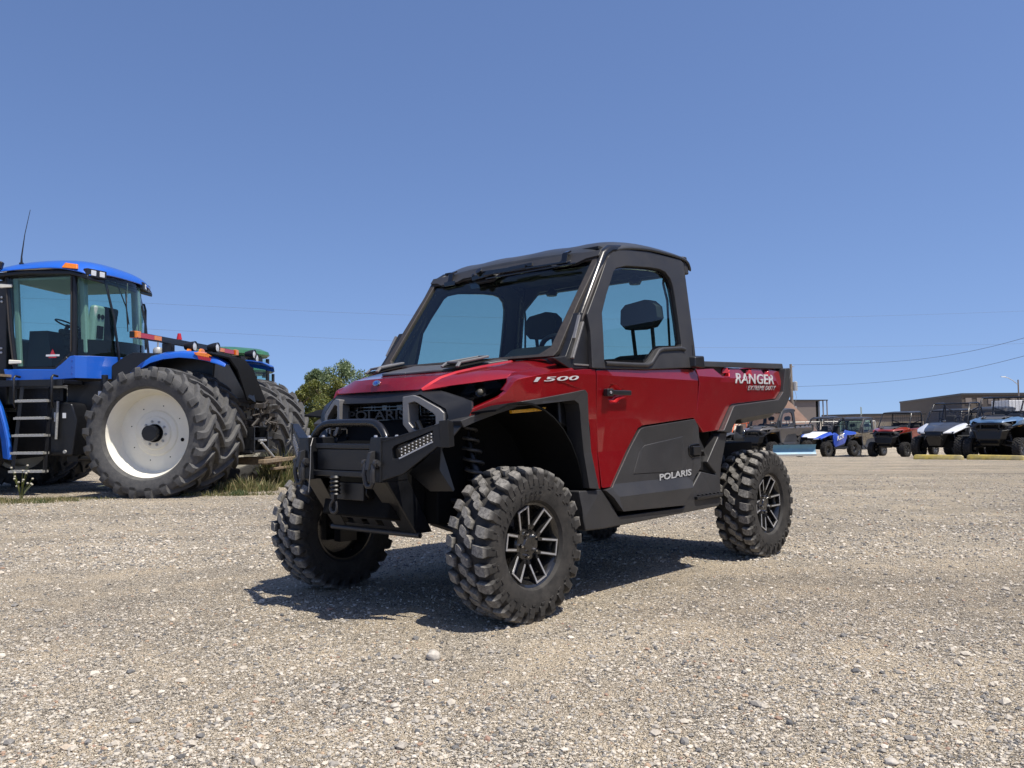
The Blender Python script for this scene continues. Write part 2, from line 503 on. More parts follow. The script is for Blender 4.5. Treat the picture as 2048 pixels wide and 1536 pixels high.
def utv_tyre(name, R, hw, rr, npitch, letters=False, seed=1):
    """knobbly tyre: carcass, staggered centre blocks, wrapped shoulder lugs, sidewall bites"""
    rnd = random.Random(seed)
    b = MB()
    h = R*0.080
    rb = R-h
    prof = [(rr, -hw*0.78), (rr+0.012, -hw*0.93), (rr+0.45*(rb-rr), -hw*1.04), (rr+0.8*(rb-rr), -hw*0.99), (rb-0.012, -hw*0.88), (rb-0.002, -hw*0.6), (rb, 0),
            (rb-0.002, hw*0.6), (rb-0.012, hw*0.88), (rr+0.8*(rb-rr), hw*0.99), (rr+0.45*(rb-rr), hw*1.04), (rr+0.012, hw*0.93), (rr, hw*0.78), (rr-0.02, hw*0.6), (rr-0.02, -hw*0.6)]
    b.lathe(prof, 72, closed=True)
    p = 2*math.pi/npitch
    wl = p*R
    for i in range(npitch):
        for s in (-1, 1):
            th = i*p+(0.5*p if s > 0 else 0)
            j = lambda a: a*(1+rnd.uniform(-0.08, 0.08))
            # shoulder lug, alternately long and short
            inn = 0.47 if i % 2 else 0.56
            sk = 0.06*s
            lug(b, [(s*hw*inn, rb-0.006, R-0.001, th+sk*0.6, j(wl*.25), wl*.225), (s*hw*0.72, rb-0.01, R-0.002, th+sk*0.2, j(wl*.30), wl*.27),
                    (s*hw*0.93, rb-0.025, R-0.010, th, wl*.295, wl*.26), (s*hw*1.03, R-h*2.2, R-h*1.1, th, wl*.22, wl*.17), (s*hw*1.035, R-h*2.8, R-h*2.3, th-0.01*s, wl*.15, wl*.10)])
            # sidewall bite beside the lug
            rs = rr+0.70*(rb-rr)
            lug(b, [(s*hw*0.98, rs-0.012, rs+0.022, th+p*0.22, 0.006, 0.004), (s*hw*1.062, rs-0.006, rs+0.016, th+p*0.22, 0.006, 0.004)])
            lug(b, [(s*hw*1.0, rs-0.026, rs-0.012, th-p*0.1, 0.013, 0.010), (s*hw*1.058, rs-0.024, rs-0.014, th-p*0.1, 0.012, 0.010)])
            # centre block
            tc = th+p*0.5
            y0, y1 = (0.05, 0.37) if i % 2 else (-0.10, 0.25)
            lug(b, [(s*hw*y0, rb-0.004, R-0.001, tc+0.035*s, j(wl*.20), wl*.17), (s*hw*(y0+.09), rb-0.004, R, tc+0.02*s, j(wl*.285), wl*.25),
                    (s*hw*(y1-.06), rb-0.004, R, tc-0.02*s, j(wl*.27), wl*.235), (s*hw*y1, rb-0.004, R-0.001, tc-0.04*s, j(wl*.17), wl*.14)])
    if letters:
        arc_text(b, 'CROSS TRAIL', rr+0.036, hw*1.02+0.001, 2.05, 0.135, 0.024)
    return b.build(name, M['tyre'] if letters else M['tyre_small'], None, smooth=24)

def utv_wheel(R, hw, rr, npitch, style='six', letters=False, seed=1):
    """wheel with axle along Y, outer face to +Y: rim with tyre, machined facing and nuts as children"""
    q = rr/0.205
    yf = hw*0.80
    b = MB()
    b.lathe([(rr, yf), (rr+0.004, yf-0.004), (rr-0.004, yf-0.018), (rr-0.016, yf-0.03), (rr-0.022, yf-0.07), (rr-0.03, -hw*0.5), (rr-0.002, -hw*0.8), (rr-0.012, -hw*0.8), (rr-0.036, -hw*0.5), (rr-0.034, yf-0.075), (rr-0.026, yf-0.028), (rr-0.012, yf-0.006)], 48, closed=True)
    # hub disc and cap
    b.lathe([(0.0, yf-0.022), (0.030*q, yf-0.022), (0.036*q, yf-0.030), (0.045*q, yf-0.031), (0.078*q, yf-0.034), (0.085*q, yf-0.045), (0.085*q, yf-0.075), (0.0, yf-0.075)], 30)
    fc = MB()
    nsp = 6 if style == 'six' else 5
    for k in range(nsp):
        t = math.pi/2+2*math.pi*k/nsp
        u = Vector((math.cos(t), 0, math.sin(t))); w_ = Vector((-math.sin(t), 0, math.cos(t)))
        off = 0.034*q if style == 'six' else 0.02*q
        re = rr-0.020
        for s in (-1, 1):
            a = u*(0.070*q)+w_*(s*off*0.95); e = u*(re*0.985)+w_*(s*off*1.05)
            y = Vector((0, yf-0.040, 0)); y2 = Vector((0, yf-0.016, 0))
            b.beam(a+y, e+y2, 0.017*q, 0.030, up=(0, 1, 0))
            if style == 'six':
                a2 = u*(0.092*q)+w_*(s*off*0.96)
                fc.beam(a2+Vector((0, yf-0.0205, 0)), e+Vector((0, yf+0.0005, 0)), 0.0085*q, 0.003, up=(0, 1, 0))
        if style == 'six':
            e1 = u*re+w_*(-off*1.2); e2 = u*re+w_*(off*1.2)
            b.beam(e1+Vector((0, yf-0.016, 0)), e2+Vector((0, yf-0.016, 0)), 0.014*q, 0.028, up=(0, 1, 0))
            fc.beam(e1+Vector((0, yf+0.0005, 0)), e2+Vector((0, yf+0.0005, 0)), 0.0070*q, 0.003, up=(0, 1, 0))
            # gusset between two neighbouring pairs
            t2 = t+math.pi/nsp
            g = Vector((math.cos(t2), 0, math.sin(t2)))
            b.beam(g*(0.07*q)+Vector((0, yf-0.05, 0)), g*(0.102*q)+Vector((0, yf-0.045, 0)), 0.03*q, 0.02, up=(0, 1, 0))
    # brake disc and hub behind
    b.lathe([(0.0, -0.02), (rr*0.84, -0.02), (rr*0.84, -0.03), (0.0, -0.03)], 36)
    b.lathe([(0.0, yf-0.07), (0.05, yf-0.07), (0.05, -hw*0.9), (0.0, -hw*0.9)], 16)
    rim = b.build('wheel', M['rim_black'], None, smooth=30)
    if style == 'six': fc.build('machined_facing', M['machined'], rim, smooth=30)
    nb = MB()
    for k in range(5 if letters else 0):
        t = math.pi/2+2*math.pi*k/5
        p = Vector((0.057*q*math.cos(t), yf-0.034, 0.057*q*math.sin(t)))
        nb.lathe([(0.0105, 0), (0.0105, 0.012), (0.007, 0.022), (0, 0.024)], 8, Matrix.Translation(p))
    if letters: nb.builds('lug_nut', M['chrome'], rim, smooth=30)
    ty = utv_tyre('tyre', R, hw, rr, npitch, letters, seed)
    ty.parent = rim
    return rim

def place_wheel(proto, parent, loc, side, steer=0, spin=0, first=[]):
    """copy a wheel (with its children) under a vehicle; spin turns the tread"""
    c = copy_tree(proto, parent)
    c.location = loc
    c.rotation_mode = 'XYZ'
    rz = (0 if side > 0 else math.pi)+steer
    c.rotation_euler = (Matrix.Rotation(rz, 3, 'Z') @ Matrix.Rotation(spin, 3, 'Y')).to_euler()
    return c

def remove_tree(o):
    for ch in list(o.children): remove_tree(ch)
    bpy.data.objects.remove(o)
HERO_WHEEL = utv_wheel(0.379, 0.130, 0.205, 26, 'six', True, 3)
SMALL_WHEEL = utv_wheel(0.340, 0.120, 0.178, 24, 'six', False, 5)
SPORT_WHEEL = utv_wheel(0.365, 0.125, 0.180, 24, 'five', False, 9)

WR = {HERO_WHEEL.name: 0.379, SMALL_WHEEL.name: 0.340, SPORT_WHEEL.name: 0.365}
# ---------------------------------------------------------------- utility side-by-side
SYZ = (0.55, 0.60, 0.62, 0.80, 0.98, 1.22, 1.25)
def sy(x, z):
    """outer surface of the body side"""
    t = float(np.interp(x, [-0.35, -0.15, 0, 0.05, 0.1, 0.2, 0.3, 0.4], [0, 0.02, 0.075, 0.10, 0.13, 0.187, 0.25, 0.32]))
    return float(np.interp(z, [0.40, 0.55, 0.62, 0.80, 0.98, 1.22, 1.25, 1.32], [0.800, 0.806, 0.796, 0.782, 0.785, 0.802, 0.797, 0.768]))-t
def ty_(x, z):
    """leaning side of the cab"""
    return 0.78-0.14*(z-1.36)

DOOR_UP = [(-0.556, 1.254), (-0.582, 1.462), (-0.572, 1.555), (-0.705, 1.725), (-0.841, 1.906), (-0.885, 1.945), (-0.930, 1.966), (-1.026, 1.987), (-1.304, 2.012), (-1.690, 2.012), (-1.722, 1.990), (-1.712, 1.80), (-1.668, 1.45), (-1.650, 1.301), (-1.10, 1.268)]
DOOR_HOLE = [(-0.676, 1.296), (-0.698, 1.43), (-0.717, 1.574), (-0.785, 1.685), (-0.862, 1.792), (-0.888, 1.830), (-0.925, 1.856), (-1.03, 1.882), (-1.14, 1.893), (-1.30, 1.907), (-1.41, 1.910), (-1.470, 1.900), (-1.520, 1.862), (-1.540, 1.81), (-1.545, 1.737), (-1.545, 1.58), (-1.540, 1.445), (-1.532, 1.428), (-1.30, 1.412), (-1.255, 1.398), (-1.15, 1.325), (-1.11, 1.308)]

REC = [(-0.71, 1.146), (-0.735, 1.174), (-0.800, 1.174), (-0.835, 1.150), (-0.875, 1.142), (-0.875, 1.105), (-0.835, 1.095), (-0.810, 1.070), (-0.735, 1.068), (-0.71, 1.095)]
def build_utility(root, paint_m, cab='full', full=True, steer=0.0, wheel=None, doorless=False, glass_m=None, hood_vent='black_plastic', roof=True):
    A = root
    gm = glass_m or M['glass']
    wheel = wheel or SMALL_WHEEL
    bp, gp, st = M['black_plastic'], M['grey_plastic'], M['black_steel']
    # --- chassis core, floor and liner
    c = MB()
    c.box(-1.72, -0.50, -0.66, 0.66, 0.43, 0.62)
    c.box(-3.0, -1.72, -0.52, 0.52, 0.50, 0.80)
    c.box(-0.50, 0.22, -0.40, 0.40, 0.46, 1.02)
    c.box(-2.08, -1.70, -0.66, 0.66, 0.60, 0.95)
    c.hexa([(0.22, -0.30, 0.46), (0.44, -0.26, 0.50), (0.44, 0.26, 0.50), (0.22, 0.30, 0.46)], [(0.22, -0.34, 1.02), (0.36, -0.28, 0.80), (0.36, 0.28, 0.80), (0.22, 0.34, 1.02)])
    c.box(-0.60, -0.52, -0.76, 0.76, 0.45, 1.24)
    c.box(-1.74, -1.66, -0.74, 0.74, 0.45, 1.28)
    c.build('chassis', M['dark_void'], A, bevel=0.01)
    c = MB()
    # wheel-arch liners, a curved shell over each wheel
    for (xc, r0, z0) in ((0.0, 0.50, 0.46),):
        for s in (-1, 1):
            rows = []
            for k in range(11):
                t = R_(68+106*k/10)
                x = xc+0.0+0.50*math.cos(t); z = 0.50+0.54*math.sin(t)
                rows.append([(x, s*0.40, z), (x, s*0.62, z+0.01), (x, s*0.775, min(z+0.02, 1.06))])
            c.sheet(rows, (0, 0, 0.01))
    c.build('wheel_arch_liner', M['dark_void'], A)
    for s in (1, -1):
        # --- door, lower cladding
        panel('door', [(-0.599, 1.246), (-0.632, 0.615), (-0.640, 0.604), (-0.715, 0.606), (-1.000, 0.905), (-1.020, 0.925), (-1.067, 0.940), (-1.655, 0.983), (-1.699, 0.93), (-1.699, 1.245), (-1.690, 1.290), (-1.600, 1.292), (-0.700, 1.252)], sy, 0.05, paint_m, A, s, holes=[REC] if full else [], bevel=0.005)
        o = panel('door_cladding', [(-0.645, 0.592), (-0.714, 0.602), (-1.004, 0.897), (-1.027, 0.916), (-1.069, 0.930), (-1.655, 0.974), (-1.700, 0.925), (-1.708, 0.668), (-1.573, 0.582), (-1.452, 0.448), (-0.785, 0.466)], lambda x, z: sy(x, z)+0.010+0.020*max(0, min(1, (0.60-z)/0.05)), 0.05, gp, A, s, cz=(0.60, 0.55), bevel=0.006)
        # raised inner field of the cladding
        panel('cladding_field', [(-0.93, 0.665), (-1.02, 0.80), (-1.07, 0.825), (-1.50, 0.868), (-1.53, 0.70), (-1.46, 0.655)], lambda x, z: sy(x, z)+0.0135, 0.02, gp, o, s, bevel=0.003)
        # --- rocker with toe piece
        panel('rocker', [(-0.43, 0.600), (-0.625, 0.598), (-0.765, 0.440), (-1.460, 0.432), (-1.58, 0.545), (-1.72, 0.64), (-1.95, 0.60), (-1.93, 0.42), (-1.90, 0.405), (-0.62, 0.385), (-0.46, 0.39), (-0.44, 0.46)], lambda x, z: 0.792+0.028*max(0, min(1, (x+0.62)/-0.02))*0+0.02*min(1, max(0, (0.62-z)/0.1)), 0.14, gp, A, s, cz=(0.52,), bevel=0.008)
        # --- rear quarter: black corner, step, post
        q_ = MB()
        q_.hexa([(-1.715, s*0.66, 0.66), (-1.95, s*0.66, 0.60), (-1.95, s*0.78, 0.60), (-1.715, s*0.75, 0.66)], [(-1.715, s*0.66, 0.93), (-1.76, s*0.66, 0.90), (-1.76, s*0.70, 0.90), (-1.715, s*0.76, 0.93)])
        q_.build('rear_corner', bp, A, bevel=0.005)
        panel('rear_post', [(-1.80, 0.695), (-1.90, 0.80), (-1.985, 0.885), (-2.085, 0.885), (-2.03, 0.76), (-1.985, 0.66), (-1.955, 0.48), (-1.925, 0.415), (-1.895, 0.50), (-1.91, 0.62), (-1.85, 0.66)], lambda x, z: 0.795, 0.07, gp, A, s, bevel=0.008)
        q_ = MB()
        q_.box(-1.93, -1.60, *sorted((s*0.70, s*0.832)), 0.470, 0.490)
        for k in range(6): q_.box(-1.91+k*0.05, -1.885+k*0.05, *sorted((s*0.72, s*0.828)), 0.490, 0.500)
        q_.build('side_step', bp, A, bevel=0.003)
        # --- fender flank
        panel('fender', [(-0.590, 1.250), (-0.50, 1.248), (-0.362, 1.237), (-0.17, 1.213), (-0.028, 1.184), (-0.005, 1.171), (0.032, 1.118), (0.060, 1.096), (0.183, 1.036), (0.199, 0.996), (0.120, 1.023), (0.034, 1.053), (-0.028, 1.068), (-0.479, 1.133), (-0.502, 1.115), (-0.553, 0.926), (-0.566, 0.612), (-0.618, 0.601), (-0.618, 0.893)],
              sy, 0.03, paint_m, A, s, cz=(0.98, 1.22, 1.15), cx=(0.2, 0.15, 0.1, 0.05, 0.0, -0.05, -0.1, -0.15, -0.35), bevel=0.004)
        # --- wheel-arch flare
        fl = panel('fender_flare', [(0.25, 0.978), (0.205, 0.998), (0.125, 1.026), (0.034, 1.056), (-0.028, 1.071), (-0.479, 1.136), (-0.502, 1.118), (-0.540, 0.814), (-0.585, 0.602), (-0.500, 0.612), (-0.470, 0.82), (-0.440, 1.020), (-0.425, 1.062), (-0.385, 1.080), (-0.016, 1.046), (0.044, 1.024), (0.18, 0.972), (0.235, 0.946)],
              lambda x, z: sy(x, z)+0.016+0.02*max(0, min(1, (x-0.1)/0.2)), 0.10, gp, A, s, cx=(0.25, 0.2, 0.15, 0.1, 0.05, 0.0, -0.15, -0.35), bevel=0.007)
        if True:
            panel('side_marker', [(-0.002, 1.028), (-0.200, 1.044), (-0.187, 1.026), (-0.005, 1.012)], lambda x, z: sy(x, z)-0.005, 0.02, M['amber'], fl, s, bevel=0.002)
        # --- bed side, rail, flare
        panel('bed_side', [(-1.712, 1.292), (-1.717, 1.20), (-1.700, 1.03), (-1.685, 0.963), (-1.777, 0.888), (-1.987, 0.900), (-2.131, 1.062), (-2.160, 1.072), (-2.831, 1.116), (-2.911, 1.172), (-2.965, 1.330), (-2.79, 1.335), (-2.755, 1.285), (-2.70, 1.283), (-2.655, 1.332), (-2.51, 1.330), (-2.47, 1.276), (-2.40, 1.274), (-2.33, 1.326), (-2.18, 1.320), (-2.135, 1.262), (-2.04, 1.258), (-1.95, 1.310)],
              sy, 0.05, paint_m, A, s, cz=(0.98, 1.22, 1.25), bevel=0.005)
        rl = MB()
        rows = []
        rl.hexa([(-1.690, s*0.66, 1.322), (-1.690, s*0.782, 1.310), (-3.02, s*0.782, 1.345), (-3.02, s*0.66, 1.358)], [(-1.690, s*0.66, 1.352), (-1.690, s*0.775, 1.348), (-3.02, s*0.775, 1.386), (-3.02, s*0.66, 1.39)])
        rl.box(-2.95, -1.73, *sorted((s*0.735, s*0.752)), 1.23, 1.325)
        rl.build('bed_rail', gp, A, bevel=0.006)
        panel('bed_flare', [(-1.955, 0.893), (-2.062, 0.893), (-2.168, 0.992), (-2.834, 1.052), (-2.955, 1.120), (-2.985, 1.20), (-3.000, 1.350), (-3.045, 1.350), (-3.045, 1.16), (-3.02, 1.115), (-2.965, 1.345), (-2.965, 1.33), (-2.913, 1.170), (-2.832, 1.110), (-2.160, 1.064), (-2.128, 1.052)][:0] or
              [(-1.955, 0.893), (-1.990, 0.902), (-2.128, 1.055), (-2.160, 1.066), (-2.832, 1.112), (-2.914, 1.168), (-2.966, 1.345), (-3.040, 1.352), (-3.040, 1.14), (-2.965, 1.070), (-2.880, 1.020), (-2.168, 0.965), (-2.075, 0.880)],
              lambda x, z: 0.822, 0.12, gp, A, s, bevel=0.010)
        q_ = MB()
        q_.hexa([(-2.35, s*0.50, 0.93), (-2.93, s*0.50, 0.98), (-2.90, s*0.72, 0.98), (-2.45, s*0.72, 0.94)], [(-2.35, s*0.50, 1.03), (-3.03, s*0.50, 1.13), (-3.03, s*0.80, 1.10), (-2.25, s*0.80, 0.99)])
        q_.build('rear_fender_underside', gp, A, bevel=0.01)
    # --- bed
    c = MB()
    c.box(-3.02, -1.76, -0.74, 0.74, 1.04, 1.07)
    c.box(-1.80, -1.765, -0.74, 0.74, 1.05, 1.33)
    c.build('bed_floor', bp, A, bevel=0.004)
    c = MB(); c.box(-3.045, -3.00, -0.70, 0.70, 1.02, 1.37)
    c.build('tailgate', paint_m, A, bevel=0.01)
    c = MB(); c.box(-3.07, -3.045, 0.62, 0.80, 1.12, 1.30); c.mirror()
    c.builds('tail_light', M['red_lens'], A, bevel=0.008)
    # --- hood: centre panel with folded nose, raised ribs, outer shoulders
    C0 = [(0.274, 0.343, 1.145), (0.218, 0.350, 1.178), (0.157, 0.360, 1.209), (0.052, 0.375, 1.240), (-0.10, 0.400, 1.272), (-0.345, 0.430, 1.314)]
    C1 = [(-0.036, 0.646, 1.193), (-0.060, 0.642, 1.208), (-0.085, 0.640, 1.222), (-0.165, 0.648, 1.241), (-0.254, 0.655, 1.259), (-0.470, 0.660, 1.305)]
    E = [(0.237, 0.370, 1.146), (0.174, 0.450, 1.158), (0.086, 0.540, 1.173)]
    h = MB()
    cen = [(0.285, 1.141), (0.276, 1.178), (0.255, 1.210), (0.08, 1.236), (-0.09, 1.262), (-0.36, 1.304)]
    rows = []
    for (x, z), p in zip(cen, C0):
        rows.append([(p[0]+(x-p[0])*(1-(t)**2.2), t*p[1], p[2]-0.004+(z-p[2]+0.004)*(1-t**2)) for t in (0, 0.25, 0.5, 0.75, 0.93)]+[p])
    # the folded nose is faceted: corner of the fold further back
    rows[2][3] = (0.215, 0.262, 1.212); rows[2][4] = (0.175, 0.33, 1.210)
    left = MB().sheet(rows)
    h.add(left.v, left.f)
    hh = MB().sheet(rows).flip(); h.add(hh.v, hh.f)
    # outer band between rib and shoulder, with a narrow step down beside the rib
    rows = []
    for i in range(6):
        a = Vector(C0[i]); b_ = Vector(C1[i])
        a2 = a+Vector((0, 0.012, -0.010))
        row = [a, a2]
        for t in (0.3, 0.65):
            p = a2.lerp(b_, t); p.z += 0.010*math.sin(math.pi*t)
            if i == 0: p = Vector(E[1 if t < 0.5 else 2])
            row.append(p)
        row.append(b_)
        rows.append(row)
    l2 = MB().sheet(rows); h.add(l2.v, l2.f); l2.flip(); h.add(l2.v, l2.f)
    # shoulder band down to the fender crease
    B1 = [(0.025, 0.656, 1.131), (-0.020, 0.655, 1.169), (-0.036, 0.646, 1.193), (-0.085, 0.640, 1.222), (-0.254, 0.655, 1.259), (-0.470, 0.660, 1.305)]
    B2 = [(0.032, sy(0.032, 1.118), 1.118), (-0.005, sy(-0.005, 1.171), 1.171), (-0.028, sy(-0.028, 1.184), 1.184), (-0.08, sy(-0.08, 1.195), 1.196), (-0.17, sy(-0.17, 1.213), 1.213), (-0.40, sy(-0.4, 1.24), 1.240)]
    rows = [[a, tuple(0.5*(p+q)+(0.006 if k == 2 else 0) for k, (p, q) in enumerate(zip(a, b_))), b_] for a, b_ in zip(B1, B2)]
    l3 = MB().sheet(rows); h.add(l3.v, l3.f); l3.flip(); h.add(l3.v, l3.f)
    ho = h.build('hood', paint_m, A, weld=True, smooth=26)
    md = ho.modifiers.new('solid', 'SOLIDIFY'); md.thickness = 0.008; md.offset = -1
    md = ho.modifiers.new('bevel', 'BEVEL'); md.width = 0.006; md.segments = 3; md.limit_method = 'ANGLE'; md.angle_limit = R_(18); md.harden_normals = True
    # black centre vent panel before the windscreen
    v = MB()
    def hz(x): return float(np.interp(-x, [-0.08, 0.09, 0.36], [1.238, 1.264, 1.306]))
    for s in (1, -1):
        vr = [[(0.075, 0, hz(0.075)+0.010), (0.060, s*0.20, hz(0.06)+0.012), (0.020, s*0.26, 1.256)],
              [(-0.08, 0, hz(-0.08)+0.014), (-0.08, s*0.27, hz(-0.08)+0.017), (-0.09, s*0.33, 1.276)],
              [(-0.33, 0, 1.318), (-0.33, s*0.36, 1.322), (-0.345, s*0.41, 1.318)]]
        l4 = MB().sheet(vr, (0, 0, -0.012))
        if s < 0: l4.f = [f[::-1] for f in l4.f]
        v.add(l4.v, l4.f)
    vp = v.build('hood_vent_panel', M['vent'], A, bevel=0.004)
    for s in (1, -1):
        sc_ = MB()
        ring = [(0.055, 0.265, 1.266), (0.045, 0.372, 1.262), (-0.20, 0.408, 1.312), (-0.215, 0.30, 1.318)]
        top = [(0.020, 0.275, 1.292), (0.015, 0.362, 1.288), (-0.17, 0.392, 1.325), (-0.185, 0.31, 1.330)]
        for i in range(4):
            j = (i+1) % 4
            sc_.beam(top[i], top[j], 0.022, 0.012)
        sc_.beam(ring[0], top[0], 0.02, 0.012); sc_.beam(ring[1], top[1], 0.02, 0.012)
        if s < 0: sc_.flip()
        sb = sc_.build('hood_scoop', M['scoop'], A, bevel=0.004)
        sc_ = MB().hexa([(p[0], s*p[1], p[2]-0.005) for p in ring], [(p[0], s*p[1], p[2]-0.012) for p in top])
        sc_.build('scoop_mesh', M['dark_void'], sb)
    # --- nose: black surround, grille, slats
    g = MB()
    T = [(0.268, 0.0, 1.136), (0.270, 0.345, 1.136), (0.205, 0.405, 1.136), (0.173, 0.600, 1.076), (0.184, 0.612, 1.034), (0.203, 0.600, 0.993), (0.29, 0.575, 0.90)]
    I = [(0.302, 0.0, 1.080), (0.302, 0.258, 1.082), (0.290, 0.350, 1.116), (0.246, 0.49, 1.040), (0.243, 0.505, 1.00), (0.250, 0.500, 0.95), (0.29, 0.36, 0.88)]
    D = [(0.255, 0.0, 1.070), (0.255, 0.255, 1.072), (0.25, 0.340, 1.09), (0.215, 0.47, 1.03), (0.215, 0.485, 1.00), (0.22, 0.48, 0.95), (0.25, 0.34, 0.88)]
    g.sheet([T, I, D], (-0.012, 0, 0)); g.mirror()
    g.hexa([(0.23, -0.42, 0.80), (0.30, -0.36, 0.80), (0.30, 0.36, 0.80), (0.23, 0.42, 0.80)], [(0.20, -0.49, 0.92), (0.285, -0.40, 0.90), (0.285, 0.40, 0.90), (0.20, 0.49, 0.92)])
    gs = g.build('grille_surround', bp, A, bevel=0.006)
    g = MB()
    g.hexa([(0.18, -0.48, 0.86), (0.20, -0.48, 0.86), (0.20, 0.48, 0.86), (0.18, 0.48, 0.86)], [(0.18, -0.48, 1.09), (0.20, -0.48, 1.09), (0.20, 0.48, 1.09), (0.18, 0.48, 1.09)])
    for k in range(12):
        z = 0.885+k*0.0175
        g.beam((0.225, -0.44, z), (0.225, 0.44, z), 0.03, 0.0045)
    for k in range(15):
        y = -0.42+k*0.06
        g.beam((0.215, y, 0.87), (0.215, y+0.02*((k % 2)*2-1), 1.08), 0.004, 0.02, up=(1, 0, 0))
    g.build('grille', M['gloss_black'], gs, smooth=30)
    if full:
        text('grille_lettering', 'POLARIS', M['black_plastic'], gs, (0.255, -0.255, 0.992), (0, 1, 0), (0, 0, 1), 0.47, 0.050, 0.010, 0, 0.012)
    # c-shaped light brackets
    for s in (1, -1):
        pl = lambda y: 0.312-0.30*(y-0.26)
        outer = [(0.258, 0.965), (0.258, 1.105), (0.315, 1.112), (0.348, 1.103), (0.462, 1.042), (0.486, 1.020), (0.486, 0.958), (0.455, 0.925), (0.330, 0.905), (0.300, 0.915)]
        inner = [(0.292, 0.975), (0.292, 1.070), (0.325, 1.078), (0.340, 1.072), (0.425, 1.020), (0.440, 1.004), (0.440, 0.966), (0.425, 0.955), (0.345, 0.935), (0.325, 0.938)]
        b_ = MB()
        n = len(outer)
        vs_ = [(pl(y)+0.012, y, z) for y, z in outer]+[(pl(y)+0.012, y, z) for y, z in inner]+[(pl(y)-0.06, y, z) for y, z in outer]+[(pl(y)-0.06, y*0.99+0.003, z) for y, z in inner]
        fs_ = []
        for i in range(n):
            j = (i+1) % n
            fs_ += [(i, j, n+j, n+i), (2*n+i, 3*n+i, 3*n+j, 2*n+j), (i, 2*n+i, 2*n+j, j), (n+i, n+j, 3*n+j, 3*n+i)]
        b_.add(vs_, fs_)
        if s < 0: b_.flip()
        b_.build('light_bracket', M['silver_trim'] if full else M['black_plastic'], A, bevel=0.004)
        # headlight: dark bowl, reflector, projector and clear cover
        hl = MB()
        q4 = [(0.228, 0.380, 1.142), (0.174, 0.45, 1.154), (0.086, 0.54, 1.168), (-0.030, 0.642, 1.186), (-0.014, 0.655, 1.166), (0.026, 0.656, 1.128), (0.094, 0.650, 1.108), (0.171, 0.602, 1.078), (0.188, 0.50, 1.105), (0.203, 0.41, 1.136)]
        ctr = Vector((0.07, 0.52, 1.10))
        m_ = len(q4)
        vs_ = [Vector(p) for p in q4]+[Vector(p).lerp(ctr, 0.35)+Vector((-0.06, 0, -0.01)) for p in q4]
        fs_ = [(i, (i+1) % m_, (i+1) % m_+m_, i+m_) for i in range(m_)]+[tuple(range(m_, 2*m_))]
        hl.add([(p.x, s*p.y, p.z) for p in vs_], fs_)
        ho_ = hl.build('headlight', M['gloss_black'], A, smooth=30)
        hl = MB()
        Mx = Matrix.Translation((0.080, s*0.570, 1.122)) @ Matrix.Rotation(R_(-62 if s > 0 else -118), 4, 'Z')
        hl.lathe([(0.0, 0.014), (0.010, 0.012), (0.016, 0.006), (0.018, -0.01), (0.0, -0.02)], 16, Mx)
        hl.build('projector_lens', M['dim_lens'], ho_)
        hl = MB(); hl.lathe([(0.019, 0.004), (0.023, 0.006), (0.026, -0.02), (0.022, -0.02)], 16, Mx, closed=True)
        hl.build('lamp_bezel', M['gloss_black'], ho_)
        hl = MB(); vs_ = [(p[0]+0.004, s*p[1], p[2]+0.002) for p in q4]
        hl.add(vs_, [tuple(range(m_))])
        oc = hl.build('lens_cover', M['lens_clear'], ho_)
        # trim under the headlight
        tr = MB()
        low = [(0.200, 0.62, 1.076), (0.276, 0.690, 1.028), (0.306, 0.676, 0.985)]
    # --- suspension at the front
    for s in (1, -1):
        cs = MB()
        pts = []
        for k in range(73):
            t = k/72; a = 2*math.pi*4.6*t
            base = Vector((-0.02+0.03*t, s*(0.37+0.10*t), 0.95-0.26*t))
            pts.append(base+Vector((math.cos(a)*0.048, math.sin(a)*0.048, 0)))
        cs.tube(pts, 0.0095, 8)
        sp = cs.build('coil_spring', M['coil'], A, smooth=60)
        cs = MB(); cs.tube([(-0.02, s*0.36, 1.0), (0.0, s*0.42, 0.82), (0.01, s*0.47, 0.69), (0.02, s*0.52, 0.52)], [0.018, 0.018, 0.030, 0.022], 12)
        cs.lathe([(0.055, 0), (0.055, 0.012), (0.02, 0.02), (0.02, 0.0)], 16, Matrix.Translation((0.012, s*0.475, 0.672)) @ Matrix.Rotation(R_(90), 4, 'X'), closed=True)
        cs.build('damper', M['black_steel'], A, smooth=40)
        cs = MB()
        for z, z2 in ((0.46, 0.36), (0.60, 0.52)):
            for x in (-0.17, 0.15):
                cs.tube([(x, s*0.28, z), (x*0.2, s*0.66, z2)], 0.018, 8)
        cs.tube([(0.0, s*0.2, 0.50), (0.0, s*0.66, 0.40)], 0.022, 8)
        cs.box(-0.06, 0.06, *sorted((s*0.60, s*0.66)), 0.28, 0.56)
        cs.tube([(0.30, s*0.34, 0.98), (0.24, s*0.44, 0.72), (0.05, s*0.30, 0.50)], 0.016, 8)
        cs.tube([(-2.55, s*0.2, 0.50), (-2.59, s*0.66, 0.40)], 0.03, 8)
        cs.tube([(-2.45, s*0.25, 0.60), (-2.59, s*0.64, 0.52)], 0.02, 8)
        cs.tube([(-2.3, s*0.3, 0.48), (-2.59, s*0.64, 0.36)], 0.02, 8)
        cs.tube([(-2.5, s*0.42, 0.98), (-2.56, s*0.56, 0.42)], 0.035, 8)
        cs.builds('suspension_arm', M['black_steel'], A, smooth=40)
